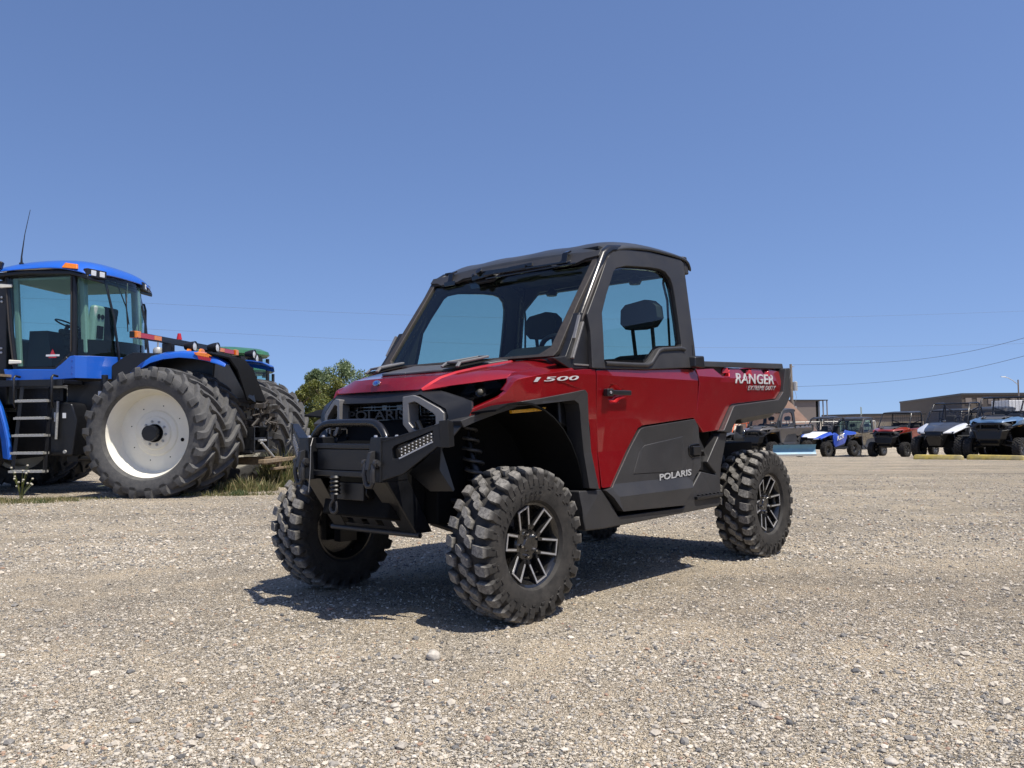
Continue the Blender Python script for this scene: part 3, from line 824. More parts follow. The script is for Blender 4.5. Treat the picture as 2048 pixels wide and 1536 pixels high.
    # --- bumper
    if full:
        b_ = MB()
        for s in (1, -1):
            b_.hexa([(0.36, s*0.225, 0.69), (0.540, s*0.225, 0.685), (0.540, s*0.335, 0.685), (0.36, s*0.335, 0.69)], [(0.36, s*0.258, 0.905), (0.532, s*0.258, 0.905), (0.532, s*0.335, 0.905), (0.36, s*0.335, 0.905)])
        b_.box(0.44, 0.505, -0.23, 0.23, 0.845, 0.872)
        b_.box(0.455, 0.495, -0.225, 0.225, 0.735, 0.845)
        b_.box(0.44, 0.515, -0.235, 0.235, 0.705, 0.735)
        bu = b_.build('bumper', st, A, bevel=0.005)
        b_ = MB(); b_.tube([(0.45, -0.22, 0.722), (0.519, -0.20, 0.728), (0.519, 0.20, 0.728), (0.45, 0.22, 0.722)], 0.004, 6)
        # wings with a light bar in a window
        for s in (1, -1):
            wl_ = MB()
            pl = lambda y: 0.372+0.5*(0.635-y)
            po = [(0.318, 0.690), (0.318, 0.880), (0.345, 0.893), (0.632, 0.978), (0.632, 0.852), (0.585, 0.856), (0.43, 0.728)]
            pi_ = [(0.382, 0.800), (0.378, 0.845), (0.392, 0.864), (0.565, 0.934), (0.568, 0.900), (0.555, 0.886), (0.41, 0.805)]
            n = len(po)
            vs_ = [(pl(y), y, z) for y, z in po]+[(pl(y), y, z) for y, z in pi_]+[(pl(y)-0.012, y, z) for y, z in po]+[(pl(y)-0.03, y, z) for y, z in pi_]
            fs_ = []
            for i in range(n):
                j = (i+1) % n
                fs_ += [(i, j, n+j, n+i), (2*n+i, 3*n+i, 3*n+j, 2*n+j), (i, 2*n+i, 2*n+j, j), (n+i, n+j, 3*n+j, 3*n+i)]
            wl_.add(vs_, fs_)
            # top return and end flange
            wl_.hexa([(0.526, 0.335, 0.880), (0.372, 0.635, 0.972), (0.340, 0.62, 0.972), (0.46, 0.33, 0.880)], [(0.526, 0.335, 0.886), (0.372, 0.635, 0.980), (0.335, 0.62, 0.980), (0.46, 0.33, 0.888)])
            wl_.hexa([(0.389, 0.600, 0.852), (0.372, 0.640, 0.852), (0.342, 0.648, 0.858), (0.342, 0.635, 0.858)], [(0.396, 0.595, 0.980), (0.378, 0.640, 0.985), (0.348, 0.648, 0.975), (0.348, 0.635, 0.975)])
            if s < 0: wl_.flip()
            wo = wl_.build('bumper_wing', st, A, bevel=0.003)
            lb = MB()
            a = Vector((0.468, 0.405, 0.826)); e_ = Vector((0.392, 0.560, 0.905))
            lb.beam(a, e_, 0.03, 0.052)
            if s < 0: lb.flip()
            lo_ = lb.build('light_bar', M['gloss_black'], wo, bevel=0.004)
            lb = MB()
            dd = e_-a
            for k in range(9):
                for r_ in range(3):
                    p = a+dd*(0.06+0.11*k)+Vector((0.0145, 0.0085, 0.018-0.015*r_))
                    lb.box(p.x-0.004, p.x+0.002, p.y-0.0025, p.y+0.0025, p.z-0.0028, p.z+0.0028)
            if s < 0: lb.flip()
            lb.build('led_rows', M['lamp_glass'], lo_, smooth=30)
            lb = MB(); lb.beam(a+Vector((0.016, 0.008, -0.024)), e_+Vector((0.016, 0.008, -0.024)), 0.006, 0.007)
            if s < 0: lb.flip()
            lb.build('lower_reflector', M['machined'], lo_)
            # fin below the wing
            fn = MB(); fn.hexa([(0.33, 0.31, 0.72), (0.30, 0.43, 0.633), (0.28, 0.573, 0.637), (0.31, 0.51, 0.74)], [(0.322, 0.31, 0.73), (0.292, 0.43, 0.640), (0.270, 0.573, 0.645), (0.30, 0.51, 0.86)])
            if s < 0: fn.flip()
            fn.build('bumper_fin', st, A, bevel=0.002)
            # recovery shackle
            sk = MB()
            yb = 0.285
            for dy in (-0.020, 0.020):
                pth = [(0.545, yb+dy*1.0, 0.790), (0.560, yb+dy*1.25, 0.770), (0.566, yb+dy*1.3, 0.735), (0.562, yb+dy*1.1, 0.700)]
                sk.tube(pth, [0.013, 0.011, 0.010, 0.010], 8)
            sk.tube([(0.562, yb-0.022, 0.700), (0.562, yb-0.012, 0.684), (0.562, yb+0.012, 0.684), (0.562, yb+0.022, 0.700)], 0.010, 8)
            sk.hexa([(0.53, yb-0.009, 0.755), (0.575, yb-0.009, 0.755), (0.575, yb+0.009, 0.755), (0.53, yb+0.009, 0.755)], [(0.53, yb-0.009, 0.835), (0.560, yb-0.009, 0.825), (0.560, yb+0.009, 0.825), (0.53, yb+0.009, 0.835)])
            sk.tube([(0.552, yb-0.045, 0.780), (0.552, yb+0.050, 0.780)], 0.009, 8)
            sk.tube([(0.552, yb-0.042, 0.780), (0.552, yb-0.027, 0.780)], 0.017, 8)
            sk.tube([(0.552, yb+0.027, 0.780), (0.552, yb+0.040, 0.780)], 0.017, 8)
            sk.v = [(0.552+(x-0.552)*1.2, yb+(y-yb)*1.25, 0.790+(z-0.790)*1.15) for x, y, z in sk.v]
            if s < 0: sk.flip()
            sk.build('recovery_shackle', M['grey_plastic'], A, smooth=50)
            # bolts on the post
            bo = MB()
            for x, y in ((0.47, 0.300), (0.51, 0.272), (0.40, 0.30)):
                bo.lathe([(0.0, 0.010), (0.008, 0.009), (0.010, 0)], 8, Matrix.Translation((x, s*y, 0.905)) @ Matrix.Rotation(R_(90), 4, 'X'))
            bo.builds('post_bolt', M['machined'], bu, smooth=30)
        hp = MB()
        hp.tube([(0.465, -0.295, 0.900), (0.462, -0.275, 0.926), (0.459, -0.245, 0.952), (0.455, -0.208, 0.969), (0.452, -0.16, 0.976), (0.45, 0, 0.977), (0.452, 0.16, 0.976), (0.455, 0.208, 0.969), (0.459, 0.245, 0.952), (0.462, 0.275, 0.926), (0.465, 0.295, 0.900)], 0.0215, 14)
        hp.build('bumper_hoop', M['tube_black'], A, smooth=60)
        # skid plate under the bumper
        k_ = MB()
        for s in (1, -1):
            k_.hexa([(0.50, s*0.19, 0.69), (0.50, s*0.325, 0.69), (0.31, s*0.33, 0.425), (0.31, s*0.225, 0.425)], [(0.49, s*0.19, 0.69), (0.49, s*0.325, 0.69), (0.30, s*0.33, 0.425), (0.30, s*0.225, 0.425)])
            k_.hexa([(0.498, s*0.325, 0.69), (0.494, s*0.332, 0.69), (0.305, s*0.337, 0.42), (0.31, s*0.33, 0.42)], [(0.36, s*0.325, 0.70), (0.36, s*0.332, 0.70), (0.20, s*0.337, 0.42), (0.20, s*0.33, 0.42)])
        for (z0, z1) in ((0.425, 0.445), (0.475, 0.52), (0.545, 0.575)):
            X_ = lambda z: 0.31+0.19*(z-0.425)/0.265-0.005
            k_.hexa([(X_(z0), -0.23, z0), (X_(z0), 0.23, z0), (X_(z0)-0.008, 0.23, z0), (X_(z0)-0.008, -0.23, z0)], [(X_(z1), -0.23, z1), (X_(z1), 0.23, z1), (X_(z1)-0.008, 0.23, z1), (X_(z1)-0.008, -0.23, z1)])
        for y in (-0.10, 0.02, 0.14):
            k_.hexa([(0.305, y-0.035, 0.43), (0.305, y+0.035, 0.43), (0.297, y+0.035, 0.43), (0.297, y-0.035, 0.43)], [(0.415, y-0.035, 0.575), (0.415, y+0.035, 0.575), (0.407, y+0.035, 0.575), (0.407, y-0.035, 0.575)])
        k_.build('skid_plate', M['black_steel'], A, bevel=0.003)
        k_ = MB()
        prof = [(0.014, -0.355), (0.014, 0.355), (0.009, 0.355), (0.009, 0.33), (0.0, 0.33)]
        k_.lathe([(0.0, -0.355)]+prof, 14, Matrix.Translation((0.300, 0, 0.412)))
        k_.build('nerf_tube', M['grey_plastic'], A, smooth=40)
        # winch with rope guard and hook
        wi = MB()
        wi.lathe([(0.0, -0.14), (0.035, -0.14), (0.035, 0.14), (0.0, 0.14)], 16, Matrix.Translation((0.43, 0.0, 0.63)))
        wi.box(0.44, 0.475, -0.13, 0.13, 0.585, 0.675)
        wo = wi.build('winch', M['black_steel'], A, bevel=0.005)
        wi = MB()
        prof = []
        for k in range(10):
            prof.append((0.030 if k % 2 else 0.021, k*0.0105))
        wi.lathe([(0, 0)]+prof+[(0, 0.1)], 14, Matrix.Translation((0.515, -0.045, 0.710)) @ Matrix.Rotation(R_(-90), 4, 'X'))
        wi.build('rope_stopper', M['black_plastic'], wo, smooth=30)
        wi = MB()
        y = -0.05
        wi.tube([(0.52, y, 0.615), (0.52, y, 0.585), (0.52, y-0.020, 0.570), (0.52, y-0.028, 0.545), (0.52, y-0.016, 0.524), (0.52, y+0.006, 0.520), (0.52, y+0.024, 0.532), (0.52, y+0.026, 0.556), (0.52, y+0.020, 0.580)], [0.010, 0.010, 0.008, 0.009, 0.010, 0.010, 0.009, 0.007, 0.006], 8)
        wi.box(0.510, 0.530, y-0.013, y+0.013, 0.590, 0.615)
        wi.build('winch_hook', M['grey_plastic'], wo, smooth=50)
    else:
        b_ = MB()
        b_.hexa([(0.28, -0.46, 0.62), (0.44, -0.34, 0.62), (0.44, 0.34, 0.62), (0.28, 0.46, 0.62)], [(0.26, -0.56, 0.92), (0.42, -0.40, 0.88), (0.42, 0.40, 0.88), (0.26, 0.56, 0.92)])
        b_.hexa([(0.25, -0.28, 0.42), (0.32, -0.24, 0.42), (0.32, 0.24, 0.42), (0.25, 0.28, 0.42)], [(0.28, -0.42, 0.62), (0.43, -0.32, 0.62), (0.43, 0.32, 0.62), (0.28, 0.42, 0.62)])
        b_.build('bumper', st, A, bevel=0.015)
        b_ = MB(); b_.tube([(0.42, -0.30, 0.86), (0.47, -0.28, 0.93), (0.47, 0.28, 0.93), (0.42, 0.30, 0.86)], 0.02, 8)
        b_.build('bumper_hoop', M['tube_black'], A)
    # --- wheels
    for x, sgn, sp in ((0.0, 1, 0.35), (0.0, -1, 0.9), (-2.59, 1, 0.6), (-2.59, -1, 1.3)):
        place_wheel(wheel, A, (x, sgn*0.728, WR[wheel.name]-0.008), sgn, steer if x == 0.0 else 0, sp)
    # --- seats, dash, steering wheel
    st_ = MB()
    st_.box(-1.50, -0.98, -0.64, 0.64, 0.62, 0.94)
    st_.build('seat_cushion', M['fabric'], A, bevel=0.05, seg=3)
    for yc in (0.46, 0.0, -0.46):
        sb_ = MB()
        if yc: sb_.hexa([(-1.36, yc-0.24, 0.88), (-1.50, yc-0.24, 0.88), (-1.50, yc+0.24, 0.88), (-1.36, yc+0.24, 0.88)], [(-1.50, yc-0.20, 1.40), (-1.60, yc-0.20, 1.40), (-1.60, yc+0.20, 1.40), (-1.50, yc+0.20, 1.40)])
        else: sb_.hexa([(-1.38, -0.20, 0.88), (-1.50, -0.20, 0.88), (-1.50, 0.20, 0.88), (-1.38, 0.20, 0.88)], [(-1.50, -0.19, 1.30), (-1.60, -0.19, 1.30), (-1.60, 0.19, 1.30), (-1.50, 0.19, 1.30)])
        so = sb_.build('seat_back', M['fabric'], A, bevel=0.05, seg=3)
        if yc and cab:
            yh = yc+0.055 if yc > 0 else yc+0.16
            for yh in ((0.515,) if yc > 0 else (-0.30,)):
                hd = MB()
                Mh = Matrix.Translation((-1.50, 0, 0))
                po = [(yh-0.14, 1.60), (yh-0.135, 1.69), (yh-0.10, 1.722), (yh+0.05, 1.742), (yh+0.09, 1.735), (yh+0.135, 1.695), (yh+0.145, 1.62), (yh+0.10, 1.567), (yh+0.02, 1.556), (yh-0.10, 1.560)]
                n = len(po)
                hd.add([(-1.455, y, z) for y, z in po]+[(-1.535, y, z) for y, z in po], [tuple(range(n)), tuple(range(2*n-1, n-1, -1))]+[(i, i+n, (i+1) % n+n, (i+1) % n) for i in range(n)])
                for dy in (-0.075, 0.075): hd.tube([(-1.50, yh+dy, 1.58), (-1.53, yh+dy*0.95, 1.38)], 0.013, 8)
                hd.build('headrest', M['fabric'], so, bevel=0.018)
    ds = MB()
    ds.hexa([(-0.40, -0.70, 0.95), (-0.62, -0.70, 0.90), (-0.62, 0.70, 0.90), (-0.40, 0.70, 0.95)], [(-0.40, -0.68, 1.315), (-0.66, -0.66, 1.36), (-0.66, 0.66, 1.36), (-0.40, 0.68, 1.315)])
    ds.hexa([(-0.50, 0.16, 1.33), (-0.70, 0.18, 1.33), (-0.70, 0.62, 1.33), (-0.50, 0.62, 1.33)], [(-0.58, 0.20, 1.40), (-0.70, 0.22, 1.415), (-0.70, 0.58, 1.415), (-0.58, 0.58, 1.40)])
    do = ds.build('dashboard', M['black_plastic'], A, bevel=0.02)
    sw = MB()
    c_ = Vector((-0.86, 0.40, 1.34)); ax = Vector((-0.75, 0, 0.66)).normalized(); u = Vector((0, 1, 0)); v_ = ax.cross(u)
    sw.tube([c_+(u*math.cos(t)+v_*math.sin(t))*0.18 for t in [2*math.pi*k/24 for k in range(24)]], 0.016, 8, closed=True)
    for t in (0, math.pi, math.pi*1.5): sw.tube([c_, c_+(u*math.cos(t)+v_*math.sin(t))*0.18], 0.013, 6)
    sw.tube([c_, c_-ax*0.22], 0.03, 8)
    sw.build('steering_wheel', M['black_plastic'], A, smooth=50)
    return A
# ---------------------------------------------------------------- cab and open cage
def ring(b, outer, inner, mp, thick):
    """flat frame between two outlines of equal count; mp maps (u, v) to 3D; thick = offset vector"""
    n = len(outer); t = Vector(thick)
    A_ = [Vector(mp(*p)) for p in outer]; B_ = [Vector(mp(*p)) for p in inner]
    vs_ = A_+B_+[p+t for p in A_]+[p+t for p in B_]
    fs_ = []
    for i in range(n):
        j = (i+1) % n
        fs_ += [(i, j, n+j, n+i), (2*n+i, 3*n+i, 3*n+j, 2*n+j), (i, 2*n+i, 2*n+j, j), (n+i, n+j, 3*n+j, 3*n+i)]
    b.add(vs_, fs_)

def ws_map(y, t):
    return (-0.345+0.045*(1-(y/0.68)**2)*(1-0.3*t)-0.455*t, y, 1.318+0.610*t)

def build_cab(A, full=True, glass_m=None, frame_m=None, skin=None):
    gm = glass_m or M['glass']; wg = glass_m or M['ws_glass']
    gp = skin or M['grey_plastic']; bp = M['black_plastic']
    # windscreen frame and pane
    ol = [(-0.70, 0.0), (-0.25, 0.0), (0.25, 0.0), (0.70, 0.0), (0.715, 0.05), (0.70, 0.5), (0.70, 1.0), (0.25, 1.0), (-0.25, 1.0), (-0.70, 1.0), (-0.70, 0.5), (-0.715, 0.05)]
    il = [(-0.60, 0.025), (-0.25, 0.02), (0.25, 0.02), (0.60, 0.025), (0.655, 0.09), (0.655, 0.5), (0.655, 0.945), (0.25, 0.945), (-0.25, 0.945), (-0.655, 0.945), (-0.655, 0.5), (-0.655, 0.09)]
    b = MB(); ring(b, ol, il, ws_map, (-0.03, 0, -0.01))
    wf = b.build('windscreen_frame', M['seal'] if full else gp, A, bevel=0.005)
    b = MB()
    b.sheet([[tuple(Vector(ws_map(y, t))+Vector((-0.014, 0, -0.004))) for y in (-0.67, -0.45, -0.22, 0, 0.22, 0.45, 0.67)] for t in (0.01, 0.5, 0.96)], (-0.004, 0, -0.001))
    b.build('windscreen', wg, A, smooth=60)
    # wide dark band printed along the top and the sides of the pane
    b = MB()
    band = [(-0.655, 0.90), (-0.30, 0.905), (-0.26, 0.84), (-0.10, 0.84), (-0.05, 0.90), (0.30, 0.905), (0.655, 0.90)]
    b.sheet([[tuple(Vector(ws_map(y, 0.955))+Vector((-0.020, 0, -0.006))) for y, t in band], [tuple(Vector(ws_map(y, t))+Vector((-0.020, 0, -0.006))) for y, t in band]], (-0.002, 0, 0))
    b.build('windscreen_header', M['gloss_black'], wf)
    # A pillars, roof rails, B pillars
    for s in (1, -1):
        b = MB()
        b.tube([(-0.425, s*0.712, 1.285), (-0.455, s*0.712, 1.34), (-0.83, s*0.690, 1.925), (-0.90, s*0.684, 1.965), (-1.05, s*0.672, 1.99), (-1.60, s*0.665, 2.0), (-1.69, s*0.668, 1.97), (-1.705, s*0.69, 1.88), (-1.69, s*0.735, 1.30)], 0.030, 14)
        b.build('cab_pillar', M['tube_black'] if full else gp, A, smooth=60)
        panel('cowl_corner', [(-0.262, 1.300), (-0.400, 1.246), (-0.582, 1.254), (-0.590, 1.40), (-0.577, 1.50), (-0.568, 1.565), (-0.53, 1.562), (-0.43, 1.40), (-0.37, 1.315)], lambda x, z: 0.775-0.10*max(0, z-1.25), 0.05, bp, A, s, bevel=0.005)
        if full:
            b = MB()
            b.beam((-0.516, 0.752, 1.545), (-0.446, 0.766, 1.412), 0.010, 0.020, up=(0, 1, 0))
            b.beam((-0.535, 0.756, 1.508), (-0.412, 0.776, 1.303), 0.012, 0.024, up=(0, 1, 0))
            if s < 0: b.flip()
            b.build('pillar_trim', M['silver_trim'], A, bevel=0.002)
            b = MB(); b.box(-0.56, -0.43, *sorted((s*0.765, s*0.778)), 1.268, 1.277)
            b.build('cowl_badge', M['silver_trim'], A, bevel=0.001)
            b = MB(); b.tube([(-0.445, s*0.728, 1.34), (-0.568, s*0.742, 1.555), (-0.72, s*0.725, 1.77), (-0.845, s*0.708, 1.918)], 0.010, 8)
            b.build('door_seal', M['seal'], A, smooth=50)
        # door top with window
        panel('door_window_frame', DOOR_UP, lambda x, z: ty_(x, z)+0.012, 0.032, gp, A, s, holes=[DOOR_HOLE], cz=(1.45, 1.7), bevel=0.006)
        grow = lambda P_, k: [(x+(x+1.12)*k, z+(z-1.62)*k) for x, z in P_]
        panel('window_seal', grow(DOOR_HOLE, 0.02), lambda x, z: ty_(x, z)-0.012, 0.012, M['gloss_black'], A, s, holes=[grow(DOOR_HOLE, -0.045)], bevel=0)
        panel('door_window', DOOR_HOLE, lambda x, z: ty_(x, z)-0.018, 0.004, gm, A, s, bevel=0)
        b = MB()
        b.tube([(x, s*(ty_(x, z)+0.014), z) for x, z in ((-0.675, 1.286), (-0.90, 1.289), (-1.10, 1.293), (-1.15, 1.308), (-1.25, 1.385), (-1.30, 1.400), (-1.52, 1.418), (-1.56, 1.412))], 0.013, 10)
        b.build('window_sill_rail', gp, A, smooth=60)
        b = MB()
        b.hexa([(-1.60, s*0.78, 1.300), (-1.715, s*0.78, 1.296), (-1.715, s*0.845, 1.300), (-1.61, s*0.835, 1.304)], [(-1.605, s*0.775, 1.372), (-1.712, s*0.775, 1.382), (-1.712, s*0.842, 1.376), (-1.62, s*0.830, 1.366)])
        b.build('door_hinge_box', M['black_plastic'], A, bevel=0.008)
        b = MB()
        for x in (-1.665,): b.tube([(x, s*0.36, 1.95), (x, s*0.36, 1.905), (x-0.0, s*0.36, 1.885)], [0.012, 0.045, 0.035], 12)
        b.build('dome_lamp', bp, A)
    # rear wall and window
    mp = lambda y, z: (-1.735-0.0*z, y, z)
    b = MB()
    o_ = [(-0.775, 1.28), (0, 1.28), (0.775, 1.28), (0.76, 1.45), (0.70, 1.95), (0.66, 2.0), (0, 2.02), (-0.66, 2.0), (-0.70, 1.95), (-0.76, 1.45)]
    i_ = [(-0.715, 1.40), (0, 1.40), (0.715, 1.40), (0.715, 1.50), (0.68, 1.80), (0.52, 1.935), (0, 1.945), (-0.52, 1.935), (-0.68, 1.80), (-0.715, 1.50)]
    ring(b, o_, i_, mp, (0.03, 0, 0))
    b.build('rear_wall', gp, A, bevel=0.004)
    b = MB(); b.add([mp(y, z) for y, z in i_], [tuple(range(10))])
    b.v = [(x+0.012, y, z) for x, y, z in b.v]
    n = len(b.v); b.v += [(x+0.004, y, z) for x, y, z in b.v]; b.f += [tuple(range(2*n-1, n-1, -1))]+[(i, (i+1) % n, (i+1) % n+n, i+n) for i in range(n)]
    b.build('rear_window', gm, A)
    # roof shell: crowned, with ribs and a visor lip at the back
    st = [(-0.795, 1.935, 1.925), (-0.80, 1.962, 1.93), (-0.86, 1.992, 1.945), (-0.95, 2.020, 1.972), (-1.10, 2.046, 1.998), (-1.29, 2.064, 2.018), (-1.50, 2.066, 2.020), (-1.72, 2.058, 2.018), (-1.785, 2.050, 2.000), (-1.805, 1.99, 1.94)]
    ys = [0.0, 0.12, 0.15, 0.27, 0.30, 0.44, 0.47, 0.58, 0.645, 0.690, 0.700]
    rows = []
    for i, (x, z, ze) in enumerate(st):
        row = []
        for j, y in enumerate(ys):
            f = (y/0.70)
            zz = z-(0.012*f*f)
            if j >= 8: zz = z-0.012-(0.010, 0.028, z-ze-0.004)[j-8]
            rib = 0.007 if j in (2, 3, 6, 7) and 3 <= i <= 7 else 0
            yy = y*(0.995 if i < 3 else 1.0)
            if i < 3: zz -= 0.010*f*f
            row.append((x-0.0+0.055*(f**3)*(-1 if i < 3 else 0), yy, zz+rib))
        rows.append(row)
    b = MB(); b.sheet(rows); b.mirror()
    ro = b.build('roof', M['roof_plastic'], A, weld=True, smooth=50)
    md = ro.modifiers.new('solid', 'SOLIDIFY'); md.thickness = 0.02; md.offset = 1
    md = ro.modifiers.new('sub', 'SUBSURF'); md.levels = 1; md.render_levels = 1
    b = MB(); b.hexa([(-1.745, -0.70, 1.925), (-1.795, -0.70, 1.925), (-1.795, 0.70, 1.925), (-1.745, 0.70, 1.925)], [(-1.735, -0.69, 2.042), (-1.788, -0.69, 2.045), (-1.788, 0.69, 2.045), (-1.735, 0.69, 2.042)])
    b.build('roof_rear_lip', gp, A, bevel=0.01)
    b = MB(); b.box(-1.70, -0.86, -0.64, 0.64, 1.975, 1.99)
    b.build('headliner', M['fabric'], A)
    if not full: return
    # header, latches and wiper
    b = MB()
    hl = [(-0.70, 1.0), (-0.62, 0.985), (-0.56, 0.95), (-0.40, 0.955), (-0.36, 0.985), (-0.25, 0.985), (-0.20, 0.90), (-0.06, 0.90), (0.0, 0.985), (0.35, 0.985), (0.40, 0.945), (0.56, 0.945), (0.62, 0.985), (0.70, 1.0)]
    top = [tuple(Vector(ws_map(y, 1.03))+Vector((0.010, 0, 0.006))) for y, t in hl]
    bot = [tuple(Vector(ws_map(y, t-0.03))+Vector((0.010, 0, 0.006))) for y, t in hl]
    b.sheet([top, bot], (-0.02, 0, -0.01))
    b.build('cab_header', gp, A, bevel=0.003)
    for s in (1, -1):
        b = MB()
        p0 = Vector(ws_map(0.475, 0.955))+Vector((0.016, 0, 0.01))
        b.beam(p0+Vector((0.0, 0, -0.015)), p0+Vector((-0.012, 0, 0.045)), 0.040, 0.014, up=(1, 0, 0.3))
        b.beam(p0+Vector((-0.012, 0, 0.045)), p0+Vector((-0.05, 0, 0.062)), 0.034, 0.012, up=(1, 0, 0.3))
        b.beam(p0+Vector((0.004, -0.05, -0.025)), p0+Vector((0.004, 0.05, -0.025)), 0.012, 0.03)
        if s < 0: b.flip()
        b.build('roof_latch', M['gloss_black'], A, bevel=0.003)
    b = MB()
    p = lambda y, t, o=0.02: Vector(ws_map(y, t))+Vector((o, 0, o*0.75))
    b.beam(p(-0.22, 0.90), p(-0.05, 0.93), 0.045, 0.03)
    b.beam(p(-0.18, 0.93, 0.035), p(0.22, 0.915, 0.035), 0.016, 0.020)
    b.beam(p(-0.12, 0.90, 0.035), p(0.52, 0.905, 0.03), 0.012, 0.012)
    b.beam(p(-0.10, 0.875, 0.02), p(0.58, 0.895, 0.02), 0.014, 0.010)
    b.beam(p(0.08, 0.93, 0.03), p(0.26, 0.94, 0.03), 0.02, 0.022)
    b.tube([p(-0.15, 0.92, 0.02), p(-0.15, 0.92, 0.06)], 0.022, 12)
    b.tube([p(-0.21, 0.91, 0.02), p(-0.21, 0.91, 0.045)], 0.012, 10)
    b.build('windscreen_wiper', M['gloss_black'], A, bevel=0.003)
    b = MB()
    b.tube([(-1.60, 0.63, 1.93), (-1.63, 0.60, 1.86), (-1.66, 0.61, 1.75), (-1.66, 0.62, 1.45)], 0.008, 6)
    b.tube([(-1.60, -0.63, 1.93), (-1.63, -0.60, 1.86), (-1.66, -0.61, 1.75), (-1.66, -0.62, 1.45)], 0.008, 6)
    b.build('seat_belt', M['black_plastic'], A)

def build_cage(A, crew=False, roof=False, screen=True, bar=None):
    tb = bar or M['tube_black']
    xe = -1.70
    b = MB()
    for s in (1, -1):
        b.tube([(-0.43, s*0.70, 1.26), (-0.52, s*0.70, 1.40), (-0.80, s*0.66, 1.90), (-0.88, s*0.655, 1.94), (xe+0.1, s*0.65, 1.96), (xe, s*0.66, 1.92), (xe+0.02, s*0.72, 1.25)], 0.026, 10)
        b.tube([(xe+0.01, s*0.68, 1.62), (xe+0.01, 0.0, 1.36)], 0.018, 8)
    b.tube([(-0.82, -0.66, 1.92), (-0.82, 0.66, 1.92)], 0.024, 8)
    b.tube([(xe+0.03, -0.65, 1.95), (xe+0.03, 0.65, 1.95)], 0.026, 8)
    b.tube([(-1.20, -0.655, 1.95), (-1.20, 0.655, 1.95)], 0.018, 8)
    b.build('roll_cage', tb, A, smooth=60)
    b = MB()
    for k in range(13):
        y = -0.63+k*0.105
        b.tube([(xe-0.01, y, 1.32), (xe-0.01, y, 1.92)], 0.005, 5)
    b.box(xe-0.02, xe, -0.66, 0.66, 1.26, 1.50)
    b.build('rear_screen', tb, A)
    if roof:
        b = MB()
        b.hexa([(-0.74, -0.64, 1.935), (xe-0.06, -0.66, 1.975), (xe-0.06, 0.66, 1.975), (-0.74, 0.64, 1.935)], [(-0.80, -0.58, 1.975), (xe, -0.60, 2.02), (xe, 0.60, 2.02), (-0.80, 0.58, 1.975)])
        b.build('roof', M['roof_plastic'], A, bevel=0.02, seg=3)
    if screen:
        b = MB()
        b.sheet([[(-0.44, -0.66, 1.30), (-0.44, 0.66, 1.30)], [(-0.79, -0.63, 1.86), (-0.79, 0.63, 1.86)]], (-0.005, 0, 0))
        b.build('windscreen', M['lens_clear'], A)

